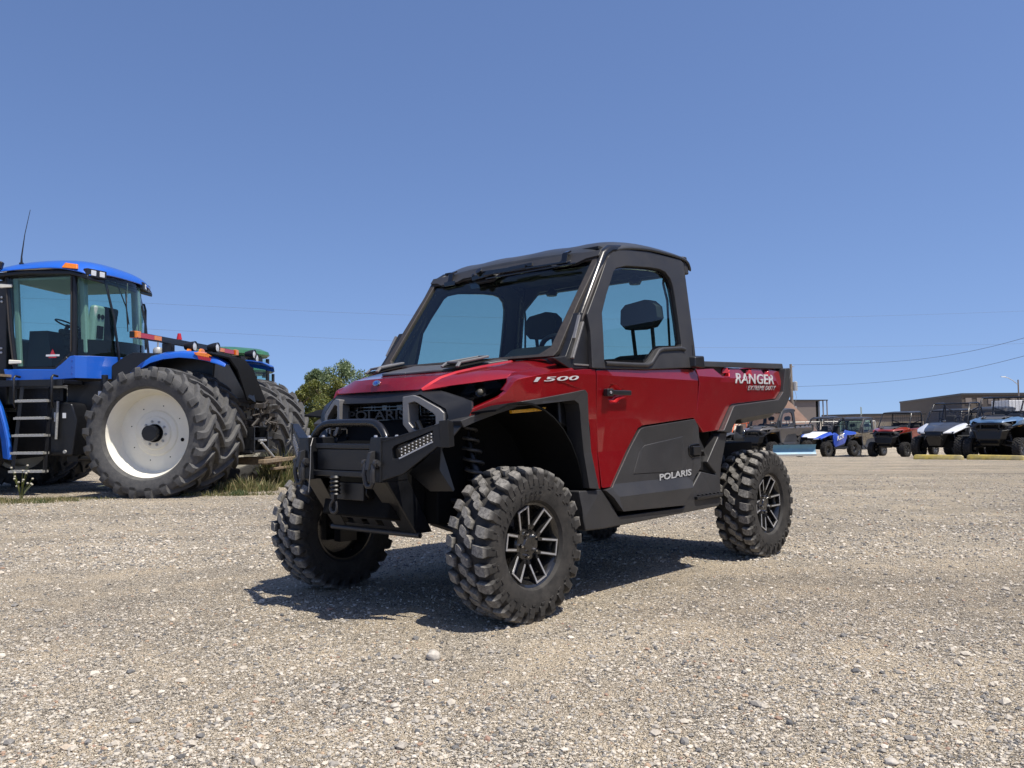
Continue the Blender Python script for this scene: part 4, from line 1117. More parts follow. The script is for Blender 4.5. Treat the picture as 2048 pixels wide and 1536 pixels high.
# ---------------------------------------------------------------- terrain
M_ground = None
def ground_mat():
    m, nt, b = nodes('gravel_yard')
    L = nt.links
    tc = N(nt, 'ShaderNodeTexCoord')
    P_ = tc.outputs['Object']
    big = N(nt, 'ShaderNodeTexNoise', Scale=0.35, Detail=6.0, Roughness=0.6); L.new(P_, big.inputs['Vector'])
    mid = N(nt, 'ShaderNodeTexNoise', Scale=2.2, Detail=8.0, Roughness=0.7, Distortion=0.6); L.new(P_, mid.inputs['Vector'])
    # streaks left by wheels, stretched along the yard
    mp = N(nt, 'ShaderNodeMapping'); mp.inputs['Rotation'].default_value = (0, 0, R_(22)); mp.inputs['Scale'].default_value = (0.12, 1.1, 1)
    L.new(P_, mp.inputs['Vector'])
    stv = N(nt, 'ShaderNodeTexNoise', Scale=1.0, Detail=5.0); L.new(mp.outputs[0], stv.inputs['Vector'])
    v1 = N(nt, 'ShaderNodeTexVoronoi', Scale=75.0, Randomness=1.0); L.new(P_, v1.inputs['Vector'])
    v2 = N(nt, 'ShaderNodeTexVoronoi', Scale=190.0, Randomness=1.0); L.new(P_, v2.inputs['Vector'])
    s1 = N(nt, 'ShaderNodeSeparateColor'); L.new(v1.outputs['Color'], s1.inputs[0])
    s2 = N(nt, 'ShaderNodeSeparateColor'); L.new(v2.outputs['Color'], s2.inputs[0])
    peb = ramp(nt, s1.outputs[0], [(0.0, (0.10, 0.095, 0.09)), (0.2, (0.26, 0.235, 0.20)), (0.45, (0.42, 0.375, 0.31)), (0.75, (0.54, 0.485, 0.40)), (0.95, (0.74, 0.69, 0.60))])
    peb2 = ramp(nt, s2.outputs[0], [(0.0, (0.12, 0.11, 0.10)), (0.3, (0.33, 0.295, 0.24)), (0.7, (0.48, 0.43, 0.355)), (1.0, (0.70, 0.64, 0.54))])
    mx = N(nt, 'ShaderNodeMix', data_type='RGBA')
    sel = ramp(nt, s1.outputs[1], [(0.48, (0, 0, 0)), (0.55, (1, 1, 1))])
    L.new(sel.outputs[0], mx.inputs[0]); L.new(peb2.outputs[0], mx.inputs[6]); L.new(peb.outputs[0], mx.inputs[7])
    # fine sandy dust in places
    sand = ramp(nt, mid.outputs['Fac'], [(0.44, (0, 0, 0)), (0.62, (0.85,)*3)])
    mx2 = N(nt, 'ShaderNodeMix', data_type='RGBA')
    L.new(sand.outputs[0], mx2.inputs[0]); L.new(mx.outputs[2], mx2.inputs[6]); mx2.inputs[7].default_value = (0.56, 0.485, 0.375, 1)
    tone = ramp(nt, big.outputs['Fac'], [(0.34, (0.90, 0.88, 0.86)), (0.62, (1.16, 1.13, 1.08))])
    mu = N(nt, 'ShaderNodeMix', data_type='RGBA', blend_type='MULTIPLY'); mu.inputs[0].default_value = 1.0
    L.new(mx2.outputs[2], mu.inputs[6]); L.new(tone.outputs[0], mu.inputs[7])
    tone2 = ramp(nt, stv.outputs['Fac'], [(0.36, (0.84, 0.83, 0.81)), (0.58, (1.08, 1.065, 1.03))])
    mu2 = N(nt, 'ShaderNodeMix', data_type='RGBA', blend_type='MULTIPLY'); mu2.inputs[0].default_value = 1.0
    L.new(mu.outputs[2], mu2.inputs[6]); L.new(tone2.outputs[0], mu2.inputs[7])
    L.new(mu2.outputs[2], b.inputs['Base Color'])
    b.inputs['Roughness'].default_value = 0.92
    b.inputs['Specular IOR Level'].default_value = 0.2
    # relief of the stones
    a1 = N(nt, 'ShaderNodeMath', operation='MULTIPLY'); a1.inputs[1].default_value = -1.0
    L.new(v1.outputs['Distance'], a1.inputs[0])
    b1 = N(nt, 'ShaderNodeBump', Strength=1.0, Distance=0.022); L.new(a1.outputs[0], b1.inputs['Height'])
    a2 = N(nt, 'ShaderNodeMath', operation='MULTIPLY'); a2.inputs[1].default_value = -1.0
    L.new(v2.outputs['Distance'], a2.inputs[0])
    b2 = N(nt, 'ShaderNodeBump', Strength=1.0, Distance=0.010); L.new(a2.outputs[0], b2.inputs['Height']); L.new(b1.outputs[0], b2.inputs['Normal'])
    b3 = N(nt, 'ShaderNodeBump', Strength=0.5, Distance=0.06); L.new(mid.outputs['Fac'], b3.inputs['Height']); L.new(b2.outputs[0], b3.inputs['Normal'])
    L.new(b3.outputs[0], b.inputs['Normal'])
    return m

def build_ground():
    xs = list(np.linspace(-12, 24, 73)); xs = [-3000, -800, -200, -80, -40, -22, -16]+xs+[30, 45, 80, 200, 800, 3000]
    ys = list(np.linspace(-4, 50, 109)); ys = [-400, -60, -15]+ys+[60, 90, 160, 400, 1200, 4000]
    me = bpy.data.meshes.new('ground')
    nx, ny = len(xs), len(ys)
    vs_ = [(x, y, gz(x, y)) for y in ys for x in xs]
    fs_ = [(j*nx+i, j*nx+i+1, (j+1)*nx+i+1, (j+1)*nx+i) for j in range(ny-1) for i in range(nx-1)]
    me.from_pydata(vs_, [], fs_)
    for p in me.polygons: p.use_smooth = True
    o = bpy.data.objects.new('ground', me); COL.objects.link(o)
    me.materials.append(ground_mat())
    tag(o, 'wide pale gravel yard with sandy patches', kind='structure')
    return o
build_ground()

def stone_mat():
    m, nt, b = nodes('loose_stone')
    L = nt.links
    ge = N(nt, 'ShaderNodeNewGeometry')
    r = ramp(nt, ge.outputs['Random Per Island'], [(0.0, (0.10, 0.10, 0.10)), (0.14, (0.20, 0.19, 0.175)), (0.3, (0.33, 0.30, 0.255)), (0.55, (0.44, 0.395, 0.325)), (0.8, (0.52, 0.465, 0.38)), (0.95, (0.62, 0.56, 0.47)), (0.97, (0.42, 0.31, 0.20)), (1.0, (0.30, 0.19, 0.14))])
    tc = N(nt, 'ShaderNodeTexCoord')
    n = N(nt, 'ShaderNodeTexNoise', Scale=220.0, Detail=3.0); L.new(tc.outputs['Object'], n.inputs['Vector'])
    t = ramp(nt, n.outputs['Fac'], [(0.3, (0.8,)*3), (0.7, (1.15,)*3)])
    mu = N(nt, 'ShaderNodeMix', data_type='RGBA', blend_type='MULTIPLY'); mu.inputs[0].default_value = 1.0
    L.new(r.outputs[0], mu.inputs[6]); L.new(t.outputs[0], mu.inputs[7])
    L.new(mu.outputs[2], b.inputs['Base Color'])
    b.inputs['Roughness'].default_value = 0.85
    return m
M['stone'] = stone_mat()

def ico():
    t = (1+5**0.5)/2
    v = np.array([(-1, t, 0), (1, t, 0), (-1, -t, 0), (1, -t, 0), (0, -1, t), (0, 1, t), (0, -1, -t), (0, 1, -t), (t, 0, -1), (t, 0, 1), (-t, 0, -1), (-t, 0, 1)], float)
    v /= np.linalg.norm(v[0])
    f = np.array([(0, 11, 5), (0, 5, 1), (0, 1, 7), (0, 7, 10), (0, 10, 11), (1, 5, 9), (5, 11, 4), (11, 10, 2), (10, 7, 6), (7, 1, 8), (3, 9, 4), (3, 4, 2), (3, 2, 6), (3, 6, 8), (3, 8, 9), (4, 9, 5), (2, 4, 11), (6, 2, 10), (8, 6, 7), (9, 8, 1)])
    return v, f

def np_mesh(name, V, Fc, m, label=None, kind='stuff', smooth=False, cat=None, parent=None):
    me = bpy.data.meshes.new(name)
    k = Fc.shape[1]
    me.vertices.add(len(V)); me.vertices.foreach_set('co', V.astype(np.float32).ravel())
    me.loops.add(Fc.size); me.loops.foreach_set('vertex_index', Fc.astype(np.int32).ravel())
    me.polygons.add(len(Fc)); me.polygons.foreach_set('loop_start', np.arange(0, Fc.size, k, dtype=np.int32))
    me.polygons.foreach_set('loop_total', np.full(len(Fc), k, dtype=np.int32))
    me.polygons.foreach_set('use_smooth', np.full(len(Fc), smooth))
    me.update(calc_edges=True)
    me.materials.append(m)
    o = bpy.data.objects.new(name, me); COL.objects.link(o); o.parent = parent
    if label or kind: tag(o, label, cat, kind=kind)
    return o

def gz_np(x, y):
    d = np.clip(np.hypot(x, y), 0, 48)-8.0; d = np.maximum(d, 0)
    t = np.clip((x+5)/13.0, 0, 1); t = t*t*(3-2*t)
    return -0.25*(d/20)**2*(0.3+0.7*t)

def build_gravel():
    rng = np.random.default_rng(11)
    bv, bf = ico()
    N1, N2, N3 = 125000, 60000, 3400
    # depth chosen so that near ground carries most of the stones
    def pts(n, y0, y1, pw):
        u = rng.random(n)
        y = (y0**(1-pw)+u*(y1**(1-pw)-y0**(1-pw)))**(1/(1-pw))
        x = (rng.random(n)-0.5)*2*(0.68*y+0.6)
        return x, y
    x1, y1 = pts(N1, 1.6, 7.5, 1.15); r1 = np.clip(rng.lognormal(np.log(0.0042), 0.38, N1), 0.002, 0.011)
    x2, y2 = pts(N2, 6.0, 16, 1.2); r2 = np.clip(rng.lognormal(np.log(0.0075), 0.35, N2), 0.004, 0.018)
    x3, y3 = pts(N3, 1.7, 12, 1.1); r3 = np.clip(rng.lognormal(np.log(0.0105), 0.32, N3), 0.006, 0.022)
    x = np.concatenate([x1, x2, x3]); y = np.concatenate([y1, y2, y3]); r = np.concatenate([r1, r2, r3])
    # clumped: thin the stones out where the sand shows
    cl = np.sin(x*1.9+1.3*np.sin(y*1.1))*np.cos(y*1.6+0.8*np.sin(x*1.7))+0.5*np.sin(x*4.3+y*3.1)
    keep = rng.random(len(x)) < np.clip(0.72+0.32*cl, 0.25, 1)
    x, y, r = x[keep], y[keep], r[keep]
    n = len(x)
    V = np.repeat(bv[None], n, 0)
    V = V*(1+rng.uniform(-0.22, 0.22, (n, 12, 1)))
    V = V*np.stack([rng.uniform(0.8, 1.35, n), rng.uniform(0.7, 1.1, n), rng.uniform(0.45, 0.8, n)], 1)[:, None, :]*r[:, None, None]
    a = rng.random(n)*2*np.pi; ca, sa = np.cos(a)[:, None], np.sin(a)[:, None]
    X = V[:, :, 0]*ca-V[:, :, 1]*sa; Y = V[:, :, 0]*sa+V[:, :, 1]*ca
    V[:, :, 0] = X+x[:, None]; V[:, :, 1] = Y+y[:, None]
    V[:, :, 2] += (gz_np(x, y)+r*0.22)[:, None]
    Fc = (bf[None]+12*np.arange(n)[:, None, None]).reshape(-1, 3)
    np_mesh('gravel', V.reshape(-1, 3), Fc, M['stone'], 'loose pale and grey gravel stones scattered over the yard')
build_gravel()
def rock(x, y, r, sq, seed, label, group=None):
    rnd = random.Random(seed)
    bm = bmesh.new(); bmesh.ops.create_icosphere(bm, subdivisions=3, radius=r)
    from mathutils import noise
    for v in bm.verts:
        p = v.co/r
        k = 1+0.20*noise.noise(p*1.3+Vector((seed, 0, 0)))+0.07*noise.noise(p*3.7+Vector((0, seed, 0)))
        v.co = Vector((v.co.x*k, v.co.y*k*0.85, v.co.z*k*sq))
    me = bpy.data.meshes.new('stone'); bm.to_mesh(me); bm.free()
    o = bpy.data.objects.new('stone', me); COL.objects.link(o)
    o.location = (x, y, gz(x, y)+r*sq*0.45); o.rotation_euler = (0, 0, rnd.random()*6)
    me.materials.append(M['pale_stone'])
    finish(o, smooth=30)
    tag(o, label, 'stone', group)
M['pale_stone'] = mat('pale_speckled_stone', (0.46, 0.42, 0.36), 0.85, var=0.3, scale=60, bump=0.8, bscale=120)
# ---------------------------------------------------------------- the red vehicle in front
hero = empty('utility_vehicle', (-0.53455, 4.82181, 0.0), -2.2944757,
             'dark red side-by-side with black cab, winch bumper and knobbly mud tyres, nearest in the yard', 'utility vehicle')
build_utility(hero, M['red'], 'full', True, steer=-0.007, wheel=HERO_WHEEL)
build_cab(hero, True)
def decal(s, m, x0, x1, z0, z1, dy=0.004, shear=0.0, bold=0.0, name='lettering', yf=sy, parent=None, rot=0.0, depth=0.0015):
    y = yf(0.5*(x0+x1), 0.5*(z0+z1))+dy
    up = Vector((-rot, 0, 1)).normalized()
    o = text(name, s, m, parent or hero, (x0, 0.0, z0), (-1, 0, rot), up, abs(x0-x1), z1-z0, depth, shear, bold)
    for v in o.data.vertices: v.co.y += yf(v.co.x, v.co.z)+dy
    return o
decal('RANGER', M['grey_letter'], -2.195, -2.815, 1.215, 1.288, 0.0025, 0.45, 0.014, 'ranger_lettering', rot=0.012)
decal('EXTREME DUTY', M['grey_letter'], -2.380, -2.830, 1.172, 1.203, 0.0025, 0.45, 0.0, 'duty_lettering', rot=0.02)
decal('POLARIS', M['grey_letter'], -1.195, -1.572, 0.612, 0.650, 0.014, 0.12, 0.02, 'door_lettering', rot=0.035)
decal('1500', M['white_letter'], -0.105, -0.432, 1.170, 1.193, 0.0025, 0.15, 0.01, 'number_lettering', rot=0.055)
# small label inside the wheel arch
t_ = text('arch_label', 'POLARIS', M['grey_letter'], hero, (0.20, 0.5, 0.955), (-0.75, 0.0, 0.25), (0.25, 0, 0.75), 0.10, 0.016, 0.001)
# emblem: small white oval with a blue figure on the nose
b = MB(); Me = Matrix.Translation((0.277, 0.0, 1.186)) @ Matrix.Rotation(R_(-15), 4, 'Y') @ Matrix.Rotation(R_(-90), 4, 'Z')
b.lathe([(0.0, 0.004), (0.024, 0.004), (0.027, 0.001), (0.027, -0.004)], 20, Me @ Matrix.Scale(1.15, 4, (1, 0, 0)) @ Matrix.Scale(0.62, 4, (0, 0, 1)))
em = b.build('nose_emblem', M['chrome'], hero, smooth=40)
b = MB()
for k in range(4):
    a = k*math.pi/4
    b.beam(Me @ Vector((-0.013*math.cos(a), 0.005, -0.009*math.sin(a))), Me @ Vector((0.013*math.cos(a), 0.005, 0.009*math.sin(a))), 0.004, 0.004)
b.build('emblem_star', M['blue'], em)
# door handle in its dished recess
b = MB()
for s in (1, -1):
    n = len(REC); b = MB()
    vs_ = [(x, s*(sy(x, z)-0.002), z) for x, z in REC]+[(-0.79+(x+0.79)*0.90, s*(sy(x, z)-0.030), 1.120+(z-1.120)*0.80) for x, z in REC]+[(-0.79+(x+0.79)*0.55, s*(sy(x, z)-0.038), 1.120+(z-1.120)*0.5) for x, z in REC]
    b.add(vs_, [(i+k*n, (i+1) % n+k*n, (i+1) % n+(k+1)*n, i+(k+1)*n) for k in (0, 1) for i in range(n)]+[tuple(range(2*n, 3*n))])
    b.build('handle_recess', M['red'], hero, smooth=60)
b = MB(); b.box(-0.895, -0.700, 0.812, 0.830, 1.112, 1.140); b.box(-0.712, -0.655, 0.800, 0.834, 1.104, 1.146)
hd_ = b.build('door_handle', M['black_plastic'], hero, bevel=0.007, seg=3)
b = MB(); b.lathe([(0.0, 0.003), (0.008, 0.003), (0.009, 0)], 14, Matrix.Translation((-0.682, 0.8345, 1.125)))
b.build('lock_cylinder', M['machined'], hd_)
# lower door latch
b = MB(); b.prism([(-1.575, 0.812), (-1.66, 0.820), (-1.695, 0.818), (-1.695, 0.735), (-1.60, 0.732), (-1.565, 0.75), (-1.562, 0.795)], 0.79, 0.803)
la = b.build('latch_recess', M['gloss_black'], hero, bevel=0.003)
b = MB(); b.box(-1.695, -1.60, 0.800, 0.815, 0.747, 0.803)
b.build('latch_lever', M['black_plastic'], la, bevel=0.005)
b = MB()
for p in ((-1.80, 0.765, 0.74),): b.beam(p, (p[0]+0.03, p[1]+0.01, p[2]+0.03), 0.025, 0.012)
b.lathe([(0.0, 0.004), (0.009, 0.003), (0.010, 0)], 12, Matrix.Translation((-1.80, 0.76, 0.52)))
b.build('latch_striker', M['black_plastic'], hero)
# bright tie-down tabs below the rail
b = MB()
for x in (-2.135, -2.475, -2.765):
    b.hexa([(x, 0.700, 1.283), (x+0.045, 0.690, 1.283), (x+0.045, 0.76, 1.283), (x, 0.798, 1.283)], [(x, 0.70, 1.318), (x+0.028, 0.69, 1.318), (x+0.028, 0.76, 1.318), (x, 0.782, 1.318)])
b.build('tie_down_tab', M['red'], hero, bevel=0.002)
# round grille crest behind the hoop
b = MB()
for z in (0.875, 0.945): b.beam((0.305, -0.385, z), (0.305, -0.215, z), 0.008, 0.004)
for y in (-0.385, -0.30, -0.215): b.beam((0.305, y, 0.875), (0.305, y, 0.945), 0.008, 0.004, up=(1, 0, 0))
b.build('grille_badge', M['gloss_black'], hero)
# thin cable tie hanging from the hoop
b = MB(); b.tube([(0.50, -0.255, 0.90), (0.535, -0.225, 0.86), (0.545, -0.215, 0.75), (0.55, -0.225, 0.62)], 0.0022, 5)
b.build('cable_tie', M['silver_trim'], hero)

# ---------------------------------------------------------------- sport side-by-sides
def build_sport(A, body, accent, roof=True, bed=False, wheel=None, lights='silver_trim', rear_x=-2.25, door_text=None, cage=None):
    wheel = wheel or SPORT_WHEEL
    bp, st = M['black_plastic'], M['black_steel']
    dv = M['dark_void']
    b = MB()
    b.box(-1.7, 0.15, -0.50, 0.50, 0.36, 0.60); b.box(-0.45, 0.2, -0.38, 0.38, 0.55, 0.98); b.box(rear_x-0.2, -1.6, -0.42, 0.42, 0.45, 0.95)
    b.build('chassis', dv, A, bevel=0.02)
    # nose: sloping hood plate, wedge bumper, mesh grille
    b = MB()
    rows = [[(0.42, 0, 0.90), (0.41, 0.22, 0.895), (0.34, 0.36, 0.89)], [(0.25, 0, 1.00), (0.24, 0.26, 0.995), (0.16, 0.42, 0.975)], [(-0.10, 0, 1.10), (-0.10, 0.30, 1.10), (-0.14, 0.48, 1.07)], [(-0.40, 0, 1.17), (-0.40, 0.34, 1.17), (-0.44, 0.56, 1.14)]]
    b.sheet(rows, (0, 0, -0.02)); b.mirror()
    b.build('hood', accent, A, bevel=0.01)
    for s in (1, -1):
        b = MB()
        b.sheet([[(0.42, s*0.30, 0.86), (0.34, s*0.44, 0.86), (0.26, s*0.58, 0.84)], [(0.34, s*0.36, 0.90), (0.22, s*0.50, 0.93), (0.16, s*0.66, 0.90)], [(0.16, s*0.42, 0.98), (0.02, s*0.58, 1.00), (-0.02, s*0.74, 0.97)], [(-0.14, s*0.48, 1.075), (-0.20, s*0.64, 1.08), (-0.22, s*0.76, 1.02)], [(-0.44, s*0.56, 1.15), (-0.48, s*0.66, 1.15), (-0.52, s*0.76, 1.04)]], (0, 0, -0.03))
        b.build('front_fender', body, A, bevel=0.012)
        b = MB()
        b.hexa([(0.42, s*0.26, 0.80), (0.30, s*0.54, 0.80), (0.20, s*0.52, 0.80), (0.30, s*0.26, 0.80)], [(0.405, s*0.28, 0.865), (0.24, s*0.60, 0.885), (0.14, s*0.56, 0.885), (0.28, s*0.28, 0.865)])
        ho = b.build('headlight', M['gloss_black'], A, bevel=0.01)
        b = MB(); b.beam((0.412, s*0.30, 0.835), (0.30, s*0.50, 0.845), 0.02, 0.03)
        b.build('lamp', M['lamp_glass'], ho, bevel=0.005)
        # door and lower sill
        prof = [(-0.52, 1.03), (-0.62, 1.12), (-0.80, 1.10), (-1.15, 0.90), (-1.30, 0.92), (-1.62, 1.22), (-1.72, 1.22), (-1.70, 0.95), (-1.52, 0.60), (-0.72, 0.44), (-0.58, 0.60), (-0.50, 0.85)]
        o = panel('door', prof, lambda x, z: 0.72+0.05*max(0, 1-abs(z-0.85)/0.4), 0.05, body, A, s, cz=(0.85,), bevel=0.008)
        if door_text and s > 0:
            text('door_lettering', door_text, M['white_paint'], o, (-0.80, 0.778, 0.74), (-1, 0, 0.22), (0.22, 0, 1), 0.62, 0.20, 0.003, 0.4, 0.02)
        b = MB(); b.beam((-0.55, s*0.70, 0.40), (-1.75, s*0.70, 0.40), 0.14, 0.10); b.beam((-1.50, s*0.72, 0.55), (-0.70, s*0.74, 0.42), 0.05, 0.07)
        b.build('rocker', st, A, bevel=0.015)
        # rear quarter
        b = MB()
        b.sheet([[(-1.62, s*0.56, 1.26), (-1.62, s*0.72, 1.22), (-1.64, s*0.76, 1.00)], [(-2.05, s*0.54, 1.20), (-2.02, s*0.70, 1.17), (-1.92, s*0.77, 0.98)], [(rear_x-0.35, s*0.50, 1.14), (rear_x-0.35, s*0.68, 1.12), (rear_x-0.30, s*0.76, 1.02)]], (0, -s*0.03, -0.02))
        b.build('rear_fender', body, A, bevel=0.012)
        # long travel arms
        b = MB()
        for z, z2 in ((0.42, 0.33), (0.58, 0.45)):
            b.tube([(0.12, s*0.2, z), (0.0, s*0.62, z2)], 0.02, 6); b.tube([(-0.15, s*0.2, z), (0.0, s*0.62, z2)], 0.02, 6)
        b.tube([(0.0, s*0.42, 0.95), (0.0, s*0.56, 0.42)], 0.035, 8)
        b.tube([(-1.60, s*0.50, 0.42), (rear_x, s*0.62, 0.36)], 0.035, 8); b.tube([(rear_x+0.1, s*0.42, 1.0), (rear_x, s*0.58, 0.42)], 0.035, 8)
        b.builds('suspension_arm', st, A)
    b = MB()
    b.hexa([(0.28, -0.24, 0.42), (0.38, -0.18, 0.42), (0.38, 0.18, 0.42), (0.28, 0.24, 0.42)], [(0.30, -0.42, 0.80), (0.46, -0.27, 0.78), (0.46, 0.27, 0.78), (0.30, 0.42, 0.80)])
    b.hexa([(0.30, -0.30, 0.78), (0.43, -0.26, 0.78), (0.43, 0.26, 0.78), (0.30, 0.30, 0.78)], [(0.28, -0.30, 0.885), (0.405, -0.22, 0.885), (0.405, 0.22, 0.885), (0.28, 0.30, 0.885)])
    b.build('grille', st, A, bevel=0.012)
    b = MB(); b.tube([(0.42, -0.30, 0.62), (0.50, -0.20, 0.74), (0.50, 0.20, 0.74), (0.42, 0.30, 0.62)], 0.018, 8)
    b.build('bumper_hoop', M['tube_black'], A)
    # cage
    b = MB()
    for s in (1, -1):
        b.tube([(-0.50, s*0.66, 1.10), (-0.62, s*0.66, 1.30), (-0.92, s*0.58, 1.78), (-1.05, s*0.56, 1.82), (-1.62, s*0.56, 1.83), (-1.74, s*0.58, 1.78), (-1.90, s*0.66, 1.15)], 0.026, 10)
        b.tube([(-1.68, s*0.57, 1.80), (-1.58, s*0.68, 1.10)], 0.024, 8)
        b.tube([(-1.72, s*0.58, 1.70), (-1.76, 0, 1.40)], 0.018, 8)
    for x, z in ((-0.93, 1.80), (-1.68, 1.82)): b.tube([(x, -0.57, z), (x, 0.57, z)], 0.024, 8)
    b.tube([(-1.78, -0.6, 1.50), (-1.78, 0.6, 1.50)], 0.02, 8)
    b.build('roll_cage', cage or M['tube_black'], A, smooth=60)
    if roof:
        b = MB()
        b.sheet([[(-0.82, y, 1.80-0.05*(y/0.6)**2) for y in (-0.62, -0.3, 0, 0.3, 0.62)], [(-1.0, y, 1.875-0.06*(y/0.6)**2) for y in (-0.64, -0.3, 0, 0.3, 0.64)], [(-1.45, y, 1.90-0.06*(y/0.6)**2) for y in (-0.64, -0.3, 0, 0.3, 0.64)], [(-1.92, y, 1.83-0.06*(y/0.6)**2) for y in (-0.62, -0.3, 0, 0.3, 0.62)]], (0, 0, -0.035))
        b.build('roof', M['roof_plastic'], A, bevel=0.012)
    b = MB(); b.sheet([[(-0.51, -0.62, 1.14), (-0.47, 0, 1.14), (-0.51, 0.62, 1.14)], [(-0.90, -0.56, 1.76), (-0.86, 0, 1.76), (-0.90, 0.56, 1.76)]], (-0.005, 0, 0))
    b.build('windscreen', M['lens_clear'], A)
    for s in (1, -1):
        b = MB()
        b.hexa([(-1.30, s*0.30-0.22, 0.60), (-1.50, s*0.30-0.22, 0.60), (-1.50, s*0.30+0.22, 0.60), (-1.30, s*0.30+0.22, 0.60)], [(-1.50, s*0.30-0.15, 1.42), (-1.64, s*0.30-0.15, 1.42), (-1.64, s*0.30+0.15, 1.42), (-1.50, s*0.30+0.15, 1.42)])
        b.box(-1.40, -0.92, s*0.30-0.22, s*0.30+0.22, 0.58, 0.74)
        b.build('seat', M['fabric'], A, bevel=0.05, seg=3)
    b = MB(); b.hexa([(-0.42, -0.62, 0.85), (-0.66, -0.62, 0.85), (-0.66, 0.62, 0.85), (-0.42, 0.62, 0.85)], [(-0.46, -0.60, 1.15), (-0.66, -0.58, 1.20), (-0.66, 0.58, 1.20), (-0.46, 0.60, 1.15)])
    b.build('dashboard', bp, A, bevel=0.02)
    b = MB(); c_ = Vector((-0.86, 0.30, 1.20)); ax = Vector((-0.8, 0, 0.5)).normalized(); u = Vector((0, 1, 0)); v_ = ax.cross(u)
    b.tube([c_+(u*math.cos(t)+v_*math.sin(t))*0.17 for t in [2*math.pi*k/20 for k in range(20)]], 0.016, 6, closed=True); b.tube([c_, c_-ax*0.2], 0.03, 6)
    for t in (0, math.pi, math.pi*1.5): b.tube([c_, c_+(u*math.cos(t)+v_*math.sin(t))*0.17], 0.012, 6)
    b.build('steering_wheel', bp, A)
    if bed:
        b = MB(); b.box(rear_x-0.45, -1.80, -0.56, 0.56, 0.95, 0.99); b.box(rear_x-0.45, rear_x-0.42, -0.56, 0.56, 0.95, 1.18)
        b.build('cargo_bed', bp, A, bevel=0.01)
    r = WR[wheel.name]
    for x, sgn, sp in ((0.0, 1, 0.2), (0.0, -1, 0.8), (rear_x, 1, 0.5), (rear_x, -1, 1.1)):
        place_wheel(wheel, A, (x, sgn*0.70, r-0.006), sgn, 0, sp)

GRP = 'side-by-sides lined up across the yard'
HD = R_(-141)
def spot(x, y): return (x, y, gz(x, y)-0.005)
M['orange_red'] = paint('burnt_orange_paint', (0.26, 0.028, 0.012), 0.1, 0.1)
M['slate_blue'] = paint('slate_blue_paint', (0.085, 0.17, 0.30), 0.1, 0.1)
M['bronze'] = paint('bronze_grey_paint', (0.13, 0.115, 0.10), 0.3, 0.1)
M['sport_blue'] = paint('bright_blue_paint', (0.012, 0.06, 0.42), 0.0, 0.05)
M['sport_orange'] = paint('bright_orange_paint', (0.75, 0.13, 0.015), 0.0, 0.05)
M['white_body'] = paint('light_grey_white_paint', (0.55, 0.57, 0.60), 0.0, 0.03)
M['dark_body'] = paint('graphite_paint', (0.04, 0.042, 0.045), 0.2, 0.1)
def lot(name, px, depth, label):
    x = (px-1024)/1743.4*depth
    return empty(name, spot(x, depth), HD, label, 'utility vehicle', GRP)
# x positions below were surveyed once: bearing and distance of each front axle
a_ = lot('side_by_side', 1876, 28.8, 'light grey and white side-by-side with dark hood centre, behind the left yellow parking block')
build_sport(a_, M['white_body'], M['dark_body'], roof=False, bed=True, rear_x=-2.35)
a_ = lot('side_by_side', 1985, 27.4, 'slate blue side-by-side with open roll cage, behind the right yellow parking block')
build_utility(a_, M['slate_blue'], None, False); build_cage(a_, screen=True, roof=False)
a_ = lot('side_by_side', 1774, 38.6, 'burnt orange side-by-side with open cage and flat black roof')
build_utility(a_, M['orange_red'], None, False); build_cage(a_, roof=True, screen=False)
a_ = lot('side_by_side', 1622, 40.5, 'bright blue sport side-by-side with white hood and curved black roof')
build_sport(a_, M['sport_blue'], M['white_paint'], roof=True, door_text='RZR', wheel=SPORT_WHEEL)
a_ = lot('side_by_side', 1683, 45.5, 'camouflage side-by-side with dark closed cab, behind the blue sport one')
build_utility(a_, M['camo'], 'full', False); build_cab(a_, False, skin=M['grey_plastic'])
a_ = lot('side_by_side', 1512, 37.5, 'bronze grey side-by-side with closed cab, seen under the red bed')
build_utility(a_, M['bronze'], 'full', False); build_cab(a_, False, glass_m=M['lens_clear'])
a_ = lot('side_by_side', 1424, 39.5, 'black sport side-by-side with an orange roll cage, mostly hidden behind the red vehicle')
build_sport(a_, M['dark_body'], M['dark_body'], roof=False, cage=M['sport_orange'])
a_ = lot('side_by_side', 1957, 36.0, 'graphite side-by-side with closed cab, parked behind the white and the slate blue ones')
build_utility(a_, M['dark_body'], 'full', False); build_cab(a_, False, glass_m=M['lens_clear'])
a_ = lot('side_by_side', 1872, 36.5, 'graphite side-by-side whose flat roof shows above the white one')
build_utility(a_, M['dark_body'], None, False); build_cage(a_, roof=True)
a_ = lot('side_by_side', 2070, 28.5, 'black side-by-side cut off by the right edge of the picture')
build_utility(a_, M['dark_body'], None, False); build_cage(a_, screen=False, roof=True)

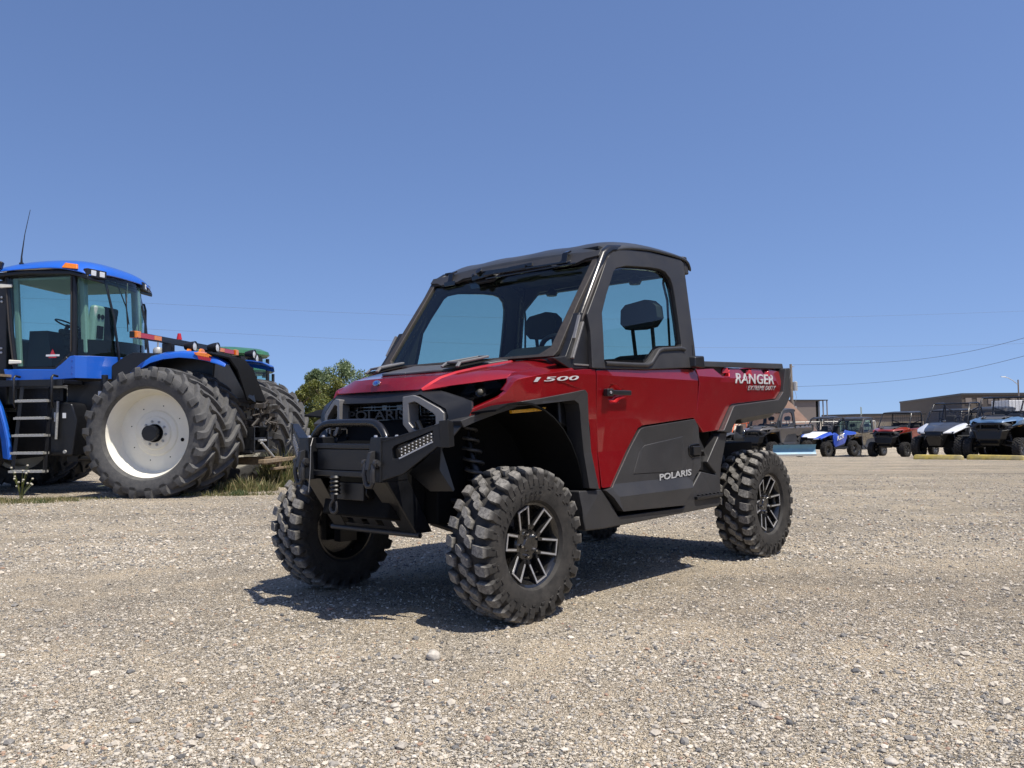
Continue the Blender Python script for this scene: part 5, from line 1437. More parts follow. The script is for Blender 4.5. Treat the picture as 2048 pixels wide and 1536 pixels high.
# snow plough blade
def plough():
    x0, x1, y = (1542-1024)/1743.4*35, (1627-1024)/1743.4*35, 35.0
    z = gz(0.5*(x0+x1), y)
    e = empty('snow_plough_blade', (0.5*(x0+x1), y, z), 0, 'light blue steel snow plough blade in front of the blue sport side-by-side', 'plough blade')
    w_ = (x1-x0)/2
    b = MB(); rows = []
    for k in range(9):
        t = k/8
        rows.append([(-w_, -0.11*(2*t-1)**2-0.03, 0.10+0.40*t), (0, -0.11*(2*t-1)**2-0.03, 0.10+0.40*t), (w_, -0.11*(2*t-1)**2-0.03, 0.10+0.40*t)])
    b.sheet(rows, (0, 0.012, 0))
    b.build('mouldboard', mat('light_blue_steel', (0.13, 0.30, 0.42), 0.5, var=0.15, scale=5, dust=0.2), e)
    b = MB(); b.box(-w_, w_, -0.15, -0.14, 0.04, 0.12); b.build('cutting_edge', M['step_alu'], e)
    b = MB()
    for s in (-0.3, 0.3): b.beam((s, 0.08, 0.30), (s*0.8, 0.9, 0.28), 0.05, 0.05)
    for s in (-0.7, -0.25, 0.25, 0.7): b.beam((s, 0.03, 0.15), (s, 0.07, 0.52), 0.02, 0.05, up=(1, 0, 0))
    b.beam((-0.6, 0.15, 0.30), (0.6, 0.15, 0.30), 0.05, 0.06)
    b.build('push_frame', M['black_steel'], e)
plough()
# yellow parking blocks
def block(xa, ya, xb, yb, label):
    a = Vector((xa, ya, 0)); c = Vector((xb, yb, 0)); d = c-a; L_ = d.length
    mx, my = 0.5*(xa+xb), 0.5*(ya+yb)
    b = MB()
    prof = [(-0.11, 0.0), (-0.11, 0.05), (-0.06, 0.15), (0.06, 0.15), (0.11, 0.05), (0.11, 0.0)]
    st_ = [(-L_/2, 0.8), (-L_/2+0.06, 1.0)]+[(-L_/2+L_*k/8, 1.0) for k in range(1, 8)]+[(L_/2-0.06, 1.0), (L_/2, 0.8)]
    n = len(prof); vs_ = [(x, p[0]*k, p[1]*k) for x, k in st_ for p in prof]; fs_ = []
    for i in range(len(st_)-1):
        for j in range(n): fs_.append((i*n+j, i*n+(j+1) % n, (i+1)*n+(j+1) % n, (i+1)*n+j))
    fs_ += [tuple(range(n)), tuple((len(st_)-1)*n+j for j in range(n))]
    b.add(vs_, fs_)
    o = b.build('parking_block', M['yellow'], None, bevel=0.01)
    o.location = (mx, my, gz(mx, my)-0.01); o.rotation_euler = (0, 0, math.atan2(d.y, d.x))
    tag(o, label, 'parking block', 'yellow parking blocks')
K = 1/1743.4
block((1824-1024)*K*26.6, 26.6, (1921-1024)*K*25.6, 25.6, 'yellow concrete parking block in front of the light grey side-by-side')
block((1931-1024)*K*25.9, 25.9, (2044-1024)*K*24.6, 24.6, 'yellow concrete parking block in front of the slate blue side-by-side')
rock(-0.338, 3.63, 0.034, 0.75, 3, 'largest pale rounded stone lying alone on the gravel in front of the red vehicle')
rock(-0.415, 3.02, 0.016, 0.6, 5, 'small flat white stone on the gravel nearer the camera than the big one')
rock(1.04, 2.47, 0.019, 0.6, 9, 'dark-edged pale stone at the bottom right of the gravel')
# ---------------------------------------------------------------- the blue tractor
def farm_wheel(Rt=0.95, hw=0.31, rr=0.63, dish=0.30, letters=True):
    b = MB()
    h = 0.055; rb = Rt-h
    b.lathe([(rr, -hw*0.72), (rr+0.03, -hw*0.90), (rr+0.14, -hw*1.02), (rb-0.07, -hw*1.0), (rb-0.015, -hw*0.90), (rb, -hw*0.5), (rb+0.004, 0), (rb, hw*0.5), (rb-0.015, hw*0.90), (rb-0.07, hw*1.0), (rr+0.14, hw*1.02), (rr+0.03, hw*0.90), (rr, hw*0.72), (rr-0.02, 0)], 96, closed=True)
    n = 22; p = 2*math.pi/n
    for i in range(n):
        for s in (1, -1):
            th = i*p+(0.5*p if s > 0 else 0)
            st_ = []
            for y, dth, dr, hb in ((-0.03, 0.0, 0.0, 0.030), (0.06, 0.055, 0.0, 0.028), (0.14, 0.125, -0.001, 0.028), (0.21, 0.20, -0.004, 0.030), (0.27, 0.262, -0.010, 0.036), (0.305, 0.285, -0.026, 0.040), (0.325, 0.292, -0.065, 0.036), (0.325, 0.296, -0.12, 0.022)):
                base = rb-0.012 if y < 0.28 else rb-0.09-(0.04 if dr < -0.1 else 0)
                st_.append((s*y*hw/0.31, base, Rt+dr-(0.008 if y < 0 else 0), th+dth, hb*1.55, hb))
            lug(b, st_)
    if letters:
        arc_text2(b, '620/70 R 46', rr+0.13, hw*1.02, 2.25, 0.105, 0.062)
    ty = b.build('tyre', M['farm_tyre'], None, smooth=35)
    b = MB()
    yo = hw*0.74
    b.lathe([(rr+0.012, yo), (rr+0.016, yo-0.012), (rr-0.004, yo-0.02), (rr-0.022, yo-0.05), (rr-0.03, yo-0.10), (rr-0.045, yo-0.13), (rr-0.05, yo-dish+0.04), (rr-0.075, yo-dish), (rr-0.12, yo-dish+0.01), (0.33, yo-dish+0.015), (0.31, yo-dish+0.035), (0.245, yo-dish+0.05), (0.225, yo-dish+0.075), (0.20, yo-dish+0.08), (0.13, yo-dish+0.08), (0.13, yo-dish+0.05), (0.0, yo-dish+0.05),
             (0.0, yo-dish-0.02), (rr-0.09, yo-dish-0.02), (rr-0.06, -yo), (rr+0.014, -yo), (rr, -yo+0.03), (rr-0.03, yo-dish-0.02), (rr-0.02, yo-0.13), (rr+0.0, yo-0.02)], 72, closed=True)
    rim = b.build('wheel', M['rim_white'], None, smooth=30)
    ty.parent = rim
    b = MB(); y0 = yo-dish+0.08
    b.lathe([(0.0, y0+0.045), (0.055, y0+0.045), (0.062, y0+0.035), (0.062, y0+0.012), (0.10, y0+0.012), (0.118, y0+0.03), (0.127, y0+0.03), (0.127, y0-0.03), (0.0, y0-0.03)], 32)
    for k in range(8):
        t = 2*math.pi*k/8; b.lathe([(0.0, 0.02), (0.011, 0.018), (0.012, 0)], 6, Matrix.Translation((0.088*math.cos(t), y0+0.012, 0.088*math.sin(t))))
    b.build('hub', M['dark_void'], rim, smooth=30)
    b = MB()
    for k in range(10):
        t = 2*math.pi*k/10+0.2; b.lathe([(0.0, 0.022), (0.010, 0.022), (0.012, 0.012), (0.020, 0.010), (0.020, 0.0)], 8, Matrix.Translation((0.172*math.cos(t), y0, 0.172*math.sin(t))))
    b.builds('wheel_bolt', M['step_alu'], rim, smooth=30)
    b = MB()
    for k in range(8):
        t = 2*math.pi*k/8+0.35; r_ = 0.40; rad = 0.028 if k == 4 else 0.009
        b.lathe([(0.0, 0.0015), (rad, 0.0015), (rad, 0)], 12, Matrix.Translation((r_*math.cos(t), yo-dish+0.0135, r_*math.sin(t))))
    b.builds('disc_hole', M['dark_void'], rim)
    return rim
def arc_text2(b, s, r, y, t0, dt, size):
    n0 = len(b.v)
    arc_text(b, s, r, y, t0, dt, size)
    b.v = b.v[:n0]+[(x, y+(yy-y)*5, z) for x, yy, z in b.v[n0:]]
TX0, TY0 = -4.917, 14.235
TR = R_(173)
trac = empty('tractor', (TX0, TY0, -0.03), TR, 'large bright blue articulated tractor on dual cream-rimmed wheels, standing at the left', 'tractor')
fw = farm_wheel()
for x, y, s, sp in ((0, 1.735, 1, 0.1), (0, 1.0, 1, 0.23), (0, -1.0, -1, 0.4), (0, -1.735, -1, 0.15), (3.95, 1.735, 1, 0.3), (3.95, 1.0, 1, 0.05), (3.95, -1.0, -1, 0.2), (3.95, -1.735, -1, 0.6)):
    place_wheel(fw, trac, (x, y, 0.935), s, 0, sp)
remove_tree(fw)
T_ = trac
st, bp, gpl = M['black_steel'], M['black_plastic'], M['grey_plastic']
# chassis, axles, belly
b = MB()
b.box(-0.55, 2.2, -0.42, 0.42, 0.55, 1.15); b.box(2.2, 5.6, -0.45, 0.45, 0.60, 1.3)
b.box(-0.35, 0.35, -0.62, 0.62, 0.65, 1.25)
b.box(3.6, 4.3, -0.62, 0.62, 0.65, 1.25)
b.build('chassis', M['dark_void'], T_, bevel=0.03)
b = MB()
for x in (0, 3.95): b.tube([(x, -1.9, 0.935), (x, 1.9, 0.935)], 0.11, 16)
b.builds('axle', M['black_steel'], T_)
# rear fuel tank body between the wheels and behind the cab
b = MB()
b.prism([(-0.35, 1.30), (-0.42, 2.02), (0.20, 2.16), (0.95, 2.20), (1.05, 2.16), (1.30, 2.00), (1.30, 1.15), (0.3, 1.15)], -0.74, 0.74)
b.build('tank_body', st, T_, bevel=0.03)
b = MB(); b.lathe([(0, 0.10), (0.055, 0.09), (0.075, 0.06), (0.075, 0.0)], 16, Matrix.Translation((0.62, 0.55, 2.19)) @ Matrix.Rotation(R_(90), 4, 'X'))
b.tube([(0.62, 0.55, 2.28), (0.62, 0.55, 2.42)], 0.012, 6)
b.lathe([(0, 0.035), (0.025, 0.02), (0.03, 0)], 10, Matrix.Translation((0.62, 0.55, 2.41)) @ Matrix.Rotation(R_(90), 4, 'X'))
b.build('tank_cap', M['step_alu'], T_)
# blue fenders over the rear wheels, near and far, plus under-fender panels
for s in (-1, 1):
    prof = [(0.86, 1.70), (0.78, 1.80), (0.70, 1.88), (0.53, 2.02), (0.38, 2.10), (0.16, 2.15), (-0.10, 2.165), (-0.35, 2.15), (-0.56, 2.115), (-0.70, 2.05), (-0.82, 1.96)]
    prof2 = [(0.80, 1.66), (0.70, 1.74), (0.62, 1.82), (0.50, 1.92), (0.35, 2.00), (0.15, 2.05), (-0.10, 2.07), (-0.32, 2.05), (-0.52, 2.01), (-0.68, 1.965), (-0.825, 1.91)]
    b = MB()
    rows = []
    if s < 0: prof, prof2 = prof[:-1], prof2[:-1]
    for y, k in (((0.72, 0.0), (0.95, 0.0), (1.15, 0.0), (1.22, 0.35), (1.25, 1.0)) if s > 0 else ((0.72, 0.0), (0.80, 0.0), (0.88, 0.0), (0.93, 0.35), (0.95, 1.0))):
        rows.append([(a[0]*(1-k)+c[0]*k, s*y, a[1]*(1-k)+c[1]*k) for a, c in zip(prof, prof2)])
    b.sheet(rows, (0, 0, -0.02))
    fe = b.build('rear_fender', M['blue'], T_, bevel=0.006, smooth=60)
    if s < 0: continue
    b = MB()
    b.prism([(-0.56, 2.10), (-0.62, 2.06), (-0.36, 2.09), (-0.34, 2.13)], *sorted((s*1.205, s*1.262)))
    b.hexa([(-0.38, s*1.18, 2.10), (-0.58, s*1.18, 2.06), (-0.58, s*1.268, 2.04), (-0.38, s*1.268, 2.08)], [(-0.38, s*1.18, 2.145), (-0.58, s*1.18, 2.11), (-0.58, s*1.262, 2.085), (-0.38, s*1.262, 2.125)])
    b.build('marker_light', M['orange_lens'], fe, bevel=0.004)
    b = MB(); b.hexa([(-0.42, s*1.19, 2.02), (-0.60, s*1.19, 1.985), (-0.60, s*1.270, 1.985), (-0.42, s*1.270, 2.02)], [(-0.40, s*1.19, 2.075), (-0.60, s*1.19, 2.035), (-0.60, s*1.268, 2.035), (-0.40, s*1.268, 2.075)])
    b.build('brake_light', M['red_lens'], fe, bevel=0.004)
    # black mudguard sheet dropping behind the near wheels towards the hitch
    if s < 0: continue
    b = MB()
    b.sheet([[(-0.50, s*1.15, 2.10), (-0.80, s*1.10, 1.98), (-1.02, s*0.98, 1.50)], [(-0.50, s*0.95, 2.12), (-0.86, s*0.93, 1.98), (-1.05, s*0.86, 1.45)], [(-0.50, s*0.66, 2.12), (-0.90, s*0.66, 2.0), (-1.06, s*0.70, 1.40)]], (0.0, 0, -0.02))
    b.build('mudguard', st, T_)
b = MB()
b.sheet([[(-0.55, 1.25, 2.12), (-0.55, 1.0, 2.14), (-0.55, 0.75, 2.15)], [(-0.88, 1.22, 2.04), (-0.90, 0.97, 2.05), (-0.90, 0.72, 2.04)], [(-1.00, 1.20, 1.86), (-1.01, 0.93, 1.87), (-1.01, 0.66, 1.88)], [(-1.04, 0.95, 1.42), (-1.04, 0.60, 1.41), (-1.04, 0.24, 1.40)]], (0.02, 0, -0.02))
b.build('rear_shield', M['dark_void'], T_)
# light bar across, with reflectors, lamps and beacons
b = MB(); b.box(0.34, 0.41, -1.72, 1.72, 2.325, 2.415); b.box(0.30, 0.45, 0.62, 0.74, 2.15, 2.33); b.box(0.30, 0.45, -0.74, -0.62, 2.15, 2.33)
lb_ = b.build('light_bar', st, T_, bevel=0.005)
for s in (1, -1):
    b = MB(); b.box(0.325, 0.34, *sorted((s*0.97, s*1.18)), 2.34, 2.405); b.build('orange_reflector', M['orange_lens'], lb_)
    b = MB(); b.box(0.325, 0.34, *sorted((s*1.185, s*1.58)), 2.335, 2.405)
    b.build('red_reflector', M['red_lens'], lb_)
    b = MB(); b.box(0.30, 0.42, *sorted((s*1.59, s*1.70)), 2.32, 2.42)
    b.build('amber_end_lamp', M['orange_lens'], lb_, bevel=0.01)
for y, z, x in ((0.50, 2.29, 0.05), (-0.18, 2.33, 0.0), (-1.30, 2.30, -0.15), (-1.42, 2.24, -0.15)):
    b = MB()
    Mx = Matrix.Translation((x, y, z)) @ Matrix.Rotation(R_(90), 4, 'Z') @ Matrix.Rotation(R_(0), 4, 'X')
    b.lathe([(0.0, -0.14), (0.05, -0.14), (0.075, -0.05), (0.085, 0.03), (0.078, 0.03), (0.075, 0.015), (0.0, 0.015)], 20, Mx)
    b.box(x-0.02, x+0.06, y-0.015, y+0.015, z-0.14, z-0.06)
    wl_ = b.build('work_lamp', bp, T_, smooth=40)
    b = MB(); b.lathe([(0.0, 0.024), (0.072, 0.017), (0.072, 0.012)], 20, Mx)
    b.build('lamp_lens', M['lamp_glass'], wl_)
for y, z in ((0.35, 2.42),):
    b = MB(); b.lathe([(0, 0.10), (0.025, 0.10), (0.045, 0.0), (0, 0.0)], 14, Matrix.Translation((0.37, y, z)) @ Matrix.Rotation(R_(90), 4, 'X')); b.build('beacon', M['red_lens'], T_)
b = MB(); b.lathe([(0, 0.02), (0.08, 0.015), (0.085, -0.02), (0, -0.02)], 16, Matrix.Translation((0.02, 0.28, 2.19)) @ Matrix.Rotation(R_(90), 4, 'Z')); b.lathe([(0, 0.02), (0.05, 0.015), (0.055, -0.02), (0, -0.02)], 16, Matrix.Translation((0.06, 0.62, 2.19)) @ Matrix.Rotation(R_(90), 4, 'Z'))
b.builds('round_reflector', M['orange_lens'], T_)
# cab: floor skirt, posts, glass, roof
b = MB()
b.prism([(2.95, 1.78), (3.00, 1.97), (2.13, 1.95), (1.88, 2.15), (1.80, 2.16), (1.80, 1.80), (2.40, 1.77)], 0.86, 0.91)
sk1 = b.build('cab_skirt', M['blue'], T_, bevel=0.012)
b = MB()
b.sheet([[(1.795, 0.91, 2.155), (1.60, 0.80, 2.155), (1.35, 0.45, 2.155), (1.28, 0.0, 2.155), (1.35, -0.45, 2.155), (1.80, -0.9, 2.155)], [(1.795, 0.91, 1.805), (1.60, 0.81, 1.80), (1.36, 0.45, 1.80), (1.29, 0.0, 1.80), (1.36, -0.45, 1.80), (1.80, -0.9, 1.80)]], (0.03, -0.01, 0))
b.build('cab_rear_skirt', M['blue'], T_, bevel=0.006, smooth=50)
b = MB()
for z in (1.88, 1.98, 2.08): b.lathe([(0, 0.004), (0.012, 0.004), (0.014, 0)], 10, Matrix.Translation((1.84, 0.911, z)))
b.builds('skirt_bolt', M['sport_blue'], sk1)
b = MB(); b.prism([(1.75, 1.82), (1.75, 2.40), (1.95, 2.35), (2.15, 1.99), (2.9, 1.99), (2.9, 1.82)], -0.80, 0.80)
b.sheet([[(x+0.02, y*0.97, 2.14) for x, y in ((1.80, 0.86), (1.62, 0.78), (1.40, 0.45), (1.33, 0.0), (1.40, -0.45), (1.62, -0.78), (1.80, -0.86))], [(x+0.035, y*0.97, 2.42) for x, y in ((1.80, 0.86), (1.62, 0.78), (1.40, 0.45), (1.33, 0.0), (1.40, -0.45), (1.62, -0.78), (1.80, -0.86))]], (0.02, 0, 0))
b.build('cab_floor', M['dark_void'], T_, bevel=0.02)
b = MB()
for s in (1, -1):
    b.tube([(1.83, s*0.86, 1.98), (1.83, s*0.87, 2.7), (1.85, s*0.85, 3.45)], 0.045, 8)
    b.tube([(2.82, s*0.86, 1.96), (2.90, s*0.87, 2.60), (2.99, s*0.85, 3.45)], 0.035, 8)
    b.beam((2.13, s*0.87, 1.965), (2.82, s*0.87, 1.965), 0.05, 0.05)
    b.beam((2.13, s*0.87, 1.965), (1.85, s*0.87, 2.20), 0.05, 0.05)
b.box(1.75, 3.0, 0.78, 0.86, 3.43, 3.54); b.box(1.75, 3.0, -0.86, -0.78, 3.43, 3.54)
for y in (-0.45, 0.45): b.tube([(1.33, y, 2.10), (1.42, y*1.05, 2.8), (1.58, y*1.1, 3.48)], 0.02, 6)
b.builds('cab_post', st, T_, smooth=60)
b = MB()
b.tube([(1.868, 0.905, 2.22), (1.868, 0.905, 3.42)], 0.012, 8)
b.tube([(2.835, 0.90, 2.0), (2.915, 0.905, 2.60), (2.995, 0.89, 3.40)], 0.012, 8)
b.builds('door_weatherstrip', M['seal'], T_)
b = MB()
dg = [(2.86, 2.00), (2.93, 2.60), (3.00, 3.40), (1.90, 3.42), (1.88, 2.22), (2.12, 2.00)]
b.prism(dg, 0.868, 0.876); b.build('door_glass', M['cab_glass'], T_)
b = MB(); b.prism(dg, -0.876, -0.868); b.build('far_side_glass', M['cab_glass'], T_)
b = MB()
R1 = [(1.80, 0.86), (1.62, 0.78), (1.40, 0.45), (1.33, 0.0), (1.40, -0.45), (1.62, -0.78), (1.80, -0.86)]
b.sheet([[(x, y, 2.16) for x, y in R1], [(x+0.04, y, 2.8) for x, y in R1], [(x+0.10, y, 3.44) for x, y in R1]], (0.006, 0, 0))
b.build('rear_glass', M['cab_glass'], T_, smooth=60)
b = MB()
R2 = [(2.90, 0.84), (3.08, 0.6), (3.15, 0), (3.08, -0.6), (2.90, -0.84)]
b.sheet([[(x-0.03, y, 1.98) for x, y in R2], [(x+0.06, y, 3.44) for x, y in R2]], (-0.006, 0, 0))
b.build('front_glass', M['cab_glass'], T_, smooth=60)
# pale interior trim posts and lining
b = MB()
for s in (1, -1):
    b.beam((2.80, s*0.80, 2.0), (2.88, s*0.80, 3.42), 0.06, 0.09)
    b.beam((1.72, s*0.74, 2.2), (1.78, s*0.74, 3.42), 0.10, 0.10)
b.beam((1.46, -0.42, 2.2), (1.54, -0.44, 3.42), 0.06, 0.05)
b.box(1.60, 2.95, -0.80, 0.80, 3.38, 3.43)
b.build('cab_lining', M['cab_trim'], T_, bevel=0.02)
b = MB()
b.hexa([(1.78, 0.40, 2.35), (1.62, 0.40, 2.35), (1.62, 0.72, 2.35), (1.78, 0.72, 2.35)], [(1.70, 0.42, 2.98), (1.58, 0.42, 2.98), (1.58, 0.70, 2.98), (1.70, 0.70, 2.98)])
co = b.build('cup_console', M['cab_trim'], T_, bevel=0.05, seg=3)
b = MB(); b.hexa([(1.615, 0.48, 2.45), (1.60, 0.48, 2.45), (1.60, 0.64, 2.45), (1.615, 0.64, 2.45)], [(1.60, 0.48, 2.65), (1.585, 0.48, 2.65), (1.585, 0.64, 2.65), (1.60, 0.64, 2.65)])
for y in (0.51, 0.61): b.lathe([(0, 0.02), (0.04, 0.02), (0.04, 0)], 12, Matrix.Translation((1.60, y, 2.80)) @ Matrix.Rotation(R_(90), 4, 'Z'))
b.build('cup_holder', M['dark_void'], co)
b = MB()
b.box(1.95, 2.45, -0.28, 0.28, 2.35, 2.52)
b.hexa([(1.85, -0.26, 2.45), (2.02, -0.26, 2.45), (2.02, 0.26, 2.45), (1.85, 0.26, 2.45)], [(1.72, -0.20, 3.02), (1.84, -0.20, 3.02), (1.84, 0.20, 3.02), (1.72, 0.20, 3.02)])
b.box(1.90, 2.05, -0.35, 0.35, 1.9, 2.38)
b.hexa([(2.05, 0.30, 2.50), (2.45, 0.30, 2.56), (2.45, 0.40, 2.56), (2.05, 0.40, 2.50)], [(2.05, 0.30, 2.60), (2.45, 0.30, 2.66), (2.45, 0.40, 2.66), (2.05, 0.40, 2.60)])
b.build('operator_seat', M['fabric'], T_, bevel=0.05, seg=3)
b = MB()
b.hexa([(2.25, -0.62, 2.70), (2.55, -0.62, 2.70), (2.55, -0.30, 2.70), (2.25, -0.30, 2.70)], [(2.20, -0.62, 2.98), (2.30, -0.62, 2.98), (2.30, -0.30, 2.98), (2.20, -0.30, 2.98)])
b.hexa([(2.45, -0.5, 2.0), (2.90, -0.5, 2.0), (2.90, 0.5, 2.0), (2.45, 0.5, 2.0)], [(2.60, -0.42, 2.62), (2.92, -0.42, 2.62), (2.92, 0.42, 2.62), (2.60, 0.42, 2.62)])
c_ = Vector((2.52, 0, 2.76)); ax = Vector((-0.45, 0, 0.9)).normalized(); u = Vector((0, 1, 0)); v_ = ax.cross(u)
b.tube([c_+(u*math.cos(t)+v_*math.sin(t))*0.21 for t in [2*math.pi*k/20 for k in range(20)]], 0.016, 6, closed=True)
b.tube([c_, c_-ax*0.25], 0.035, 8); b.tube([(2.2, -0.35, 2.3), (2.3, -0.4, 2.75)], 0.03, 6)
b.build('controls', bp, T_, bevel=0.01)
# roof
rows = []
xs_ = [3.30, 3.12, 2.70, 2.20, 1.85, 1.60, 1.50, 1.47]
zt = [3.60, 3.70, 3.76, 3.77, 3.74, 3.66, 3.57, 3.48]
ze = [3.50, 3.52, 3.545, 3.55, 3.52, 3.47, 3.43, 3.41]
for x, a, e in zip(xs_, zt, ze):
    hwid = 0.98 if x > 1.8 else (0.97 if x > 1.55 else 0.93)
    rows.append([(x+(0.0 if abs(f) < 0.9 else (0.08 if x < 2 else -0.08)), f*hwid, e+(a-e)*(1-abs(f)**5)) for f in (-1, -0.93, -0.75, -0.4, 0, 0.4, 0.75, 0.93, 1)])
b = MB(); b.sheet(rows, (0, 0, -0.03))
b.build('cab_roof', M['blue'], T_, smooth=50, sub=1)
b = MB()
rows = [[(x, f*0.95, z) for f in (-1, 0, 1)] for x, z in ((3.22, 3.49), (2.6, 3.52), (1.85, 3.49), (1.56, 3.40))]
b.sheet(rows, (0, 0, -0.07)); ue = b.build('roof_underside', st, T_, bevel=0.02)
for (x, y, x2, y2) in ((1.62, 0.93, 1.50, 0.60), (1.50, -0.45, 1.62, -0.88)):
    b = MB(); a = Vector((x, y, 3.455)); c = Vector((x2, y2, 3.445)); 
    b.beam(a, c, 0.10, 0.13)
    rl_ = b.build('roof_lamp', bp, ue, bevel=0.01)
    b = MB(); dd = (c-a); nn = Vector((-dd.y, dd.x, 0)).normalized(); nn = nn if nn.x < 0 else -nn
    for k in (0.32, 0.76):
        p = a+dd*k+nn*0.052
        b.beam(p-dd.normalized()*0.045, p+dd.normalized()*0.045, 0.012, 0.085)
    b.build('lamp_lens', M['lamp_glass'], rl_, bevel=0.006)
b = MB(); b.hexa([(1.98, 0.955, 3.535), (1.72, 0.945, 3.505), (1.72, 0.995, 3.500), (1.98, 0.995, 3.530)], [(1.93, 0.93, 3.615), (1.74, 0.92, 3.585), (1.74, 0.965, 3.58), (1.93, 0.970, 3.610)])
b.build('turn_signal', M['orange_lens'], T_, bevel=0.008)
b = MB(); b.tube([(2.83, 0.75, 3.62), (2.83, 0.75, 3.78), (2.80, 0.72, 4.15), (2.74, 0.68, 4.55)], [0.022, 0.012, 0.006, 0.004], 6)
b.tube([(2.83, 0.75, 3.60), (2.83, 0.75, 3.68)], 0.035, 8)
b.build('aerial', bp, T_)
b = MB(); b.tube([(1.78, -0.88, 3.20), (1.72, -0.95, 3.20), (1.70, -0.96, 3.10), (1.70, -0.96, 2.40)], 0.022, 8); b.build('grab_rail', bp, T_)
b = MB(); b.tube([(1.52, 0.25, 3.42), (1.40, 0.15, 3.0), (1.38, 0.10, 2.72)], 0.010, 5); b.tube([(1.47, 0.0, 3.42), (1.40, 0.14, 3.02)], 0.008, 5); b.tube([(1.40, 0.17, 3.25), (1.385, 0.12, 2.60)], 0.010, 5)
b.build('rear_wiper', bp, T_)
for z, x in ((3.29, 2.97), (2.08, 2.80)):
    b = MB(); b.hexa([(x+0.10, 0.90, z-0.035), (x-0.10, 0.89, z-0.03), (x-0.10, 0.925, z-0.03), (x+0.10, 0.935, z-0.035)], [(x+0.10, 0.90, z+0.035), (x-0.10, 0.89, z+0.02), (x-0.10, 0.925, z+0.02), (x+0.10, 0.935, z+0.035)])
    b.build('door_hinge', M['rim_white'], T_, bevel=0.012)
b = MB(); b.beam((2.05, 0.895, 2.03), (1.93, 0.895, 2.13), 0.03, 0.05); b.build('door_latch', bp, T_, bevel=0.008)
# stickers on the door glass
b = MB(); b.add([(2.26, 0.880, 2.13), (2.12, 0.880, 2.13), (2.19, 0.880, 2.27), (2.26, 0.878, 2.13), (2.12, 0.878, 2.13), (2.19, 0.878, 2.27)], [(0, 1, 2), (5, 4, 3), (0, 3, 4, 1), (1, 4, 5, 2), (2, 5, 3, 0)])
tri = b.build('triangle_sticker', M['red_lens'], T_)
b = MB(); b.box(2.30, 2.07, 0.880, 0.882, 2.155, 2.185); b.build('sticker_strip', M['white_paint'], tri)
# front hood block with vent lights
b = MB(); b.prism([(3.20, 1.40), (3.20, 2.50), (3.4, 2.55), (5.6, 2.40), (5.7, 1.40)], -0.55, 0.55); b.build('engine_hood', gpl, T_, bevel=0.04)
b = MB(); b.prism([(3.10, 1.80), (3.10, 3.42), (3.30, 3.42), (3.65, 3.30), (3.65, 1.80)], 0.52, 0.72); b.build('intake_panel', gpl, T_, bevel=0.03)
b = MB()
for z in (3.14, 3.07):
    for x in (3.18, 3.28, 3.38): b.lathe([(0, 0.02), (0.018, 0.015), (0.02, 0)], 8, Matrix.Translation((x, 0.725, z)))
for z in (2.32, 2.25):
    for x in (3.18, 3.28): b.lathe([(0, 0.02), (0.018, 0.015), (0.02, 0)], 8, Matrix.Translation((x, 0.725, z)))
b.builds('hood_lamp', M['lamp_glass'], T_)
b = MB(); b.beam((3.00, 0.95, 3.60), (3.4, 1.1, 3.72), 0.10, 0.12); b.build('mirror_arm', bp, T_, bevel=0.02)
# platform, ladder, rails
b = MB()
b.box(1.72, 3.2, 0.80, 1.28, 1.70, 1.76)
b.box(1.74, 3.2, 1.26, 1.29, 1.67, 1.77)
b.build('platform', st, T_, bevel=0.006)
b = MB(); b.box(2.86, 3.3, 0.80, 1.2, 1.84, 1.88); b.build('wooden_board', M['tan'], T_)
b = MB()
for (xa, xb, za, zb) in ((2.415, 2.52, 1.66, 0.35), (1.945, 1.995, 1.66, 0.35)):
    b.beam((xa, 1.26, za), (xb, 1.32, zb), 0.03, 0.05)
la_ = b.build('ladder', st, T_)
b = MB()
for xa, xb, z in ((2.425, 1.935, 1.445), (2.445, 1.955, 1.185), (2.470, 1.965, 0.925), (2.495, 1.98, 0.66), (2.52, 1.99, 0.385)):
    b.box(xb-0.01, xa+0.01, 1.25, 1.40, z-0.02, z+0.015)
    for k in range(9): b.box(xb+0.02+k*0.055, xb+0.035+k*0.055, 1.26, 1.39, z+0.015, z+0.022)
b.build('ladder_step', M['step_alu'], la_)
b = MB()
for x in (2.50, 1.88): b.tube([(x+0.02, 1.27, 1.35), (x, 1.33, 1.40), (x, 1.34, 1.80), (x, 1.30, 1.83), (x, 1.20, 1.82)], 0.018, 8)
b.builds('hand_rail', bp, T_, smooth=60)
b = MB()
b.prism([(2.85, 0.55), (2.85, 1.66), (2.06, 1.66), (2.06, 0.62)], 0.70, 0.80)
for i in range(9):
    for j in range(5):
        b.box(2.12+i*0.08, 2.16+i*0.08, 0.80, 0.806, 1.30+j*0.07, 1.33+j*0.07)
b.build('side_panel', st, T_, bevel=0.008)
b = MB(); b.prism([(2.05, 1.38), (2.02, 1.46), (1.70, 1.40), (1.60, 1.15), (1.68, 0.60), (2.06, 0.60)], 0.75, 1.12); fu = b.build('fuel_tank', st, T_, bevel=0.03)
b = MB(); b.tube([(1.90, 1.16, 1.44), (1.925, 1.16, 0.86)], 0.020, 8); b.lathe([(0, 0.02), (0.025, 0.02), (0.03, 0)], 10, Matrix.Translation((1.80, 1.12, 0.665)))
b.build('tank_tube', M['step_alu'], fu)
b = MB(); b.box(1.93, 1.985, 1.12, 1.125, 1.13, 1.27); b.box(1.79, 1.845, 1.12, 1.125, 1.18, 1.26); b.builds('warning_label', M['white_paint'], fu)
b = MB(); b.box(1.40, 1.48, 0.78, 0.785, 1.50, 1.60); b.build('frame_label', M['white_paint'], T_)
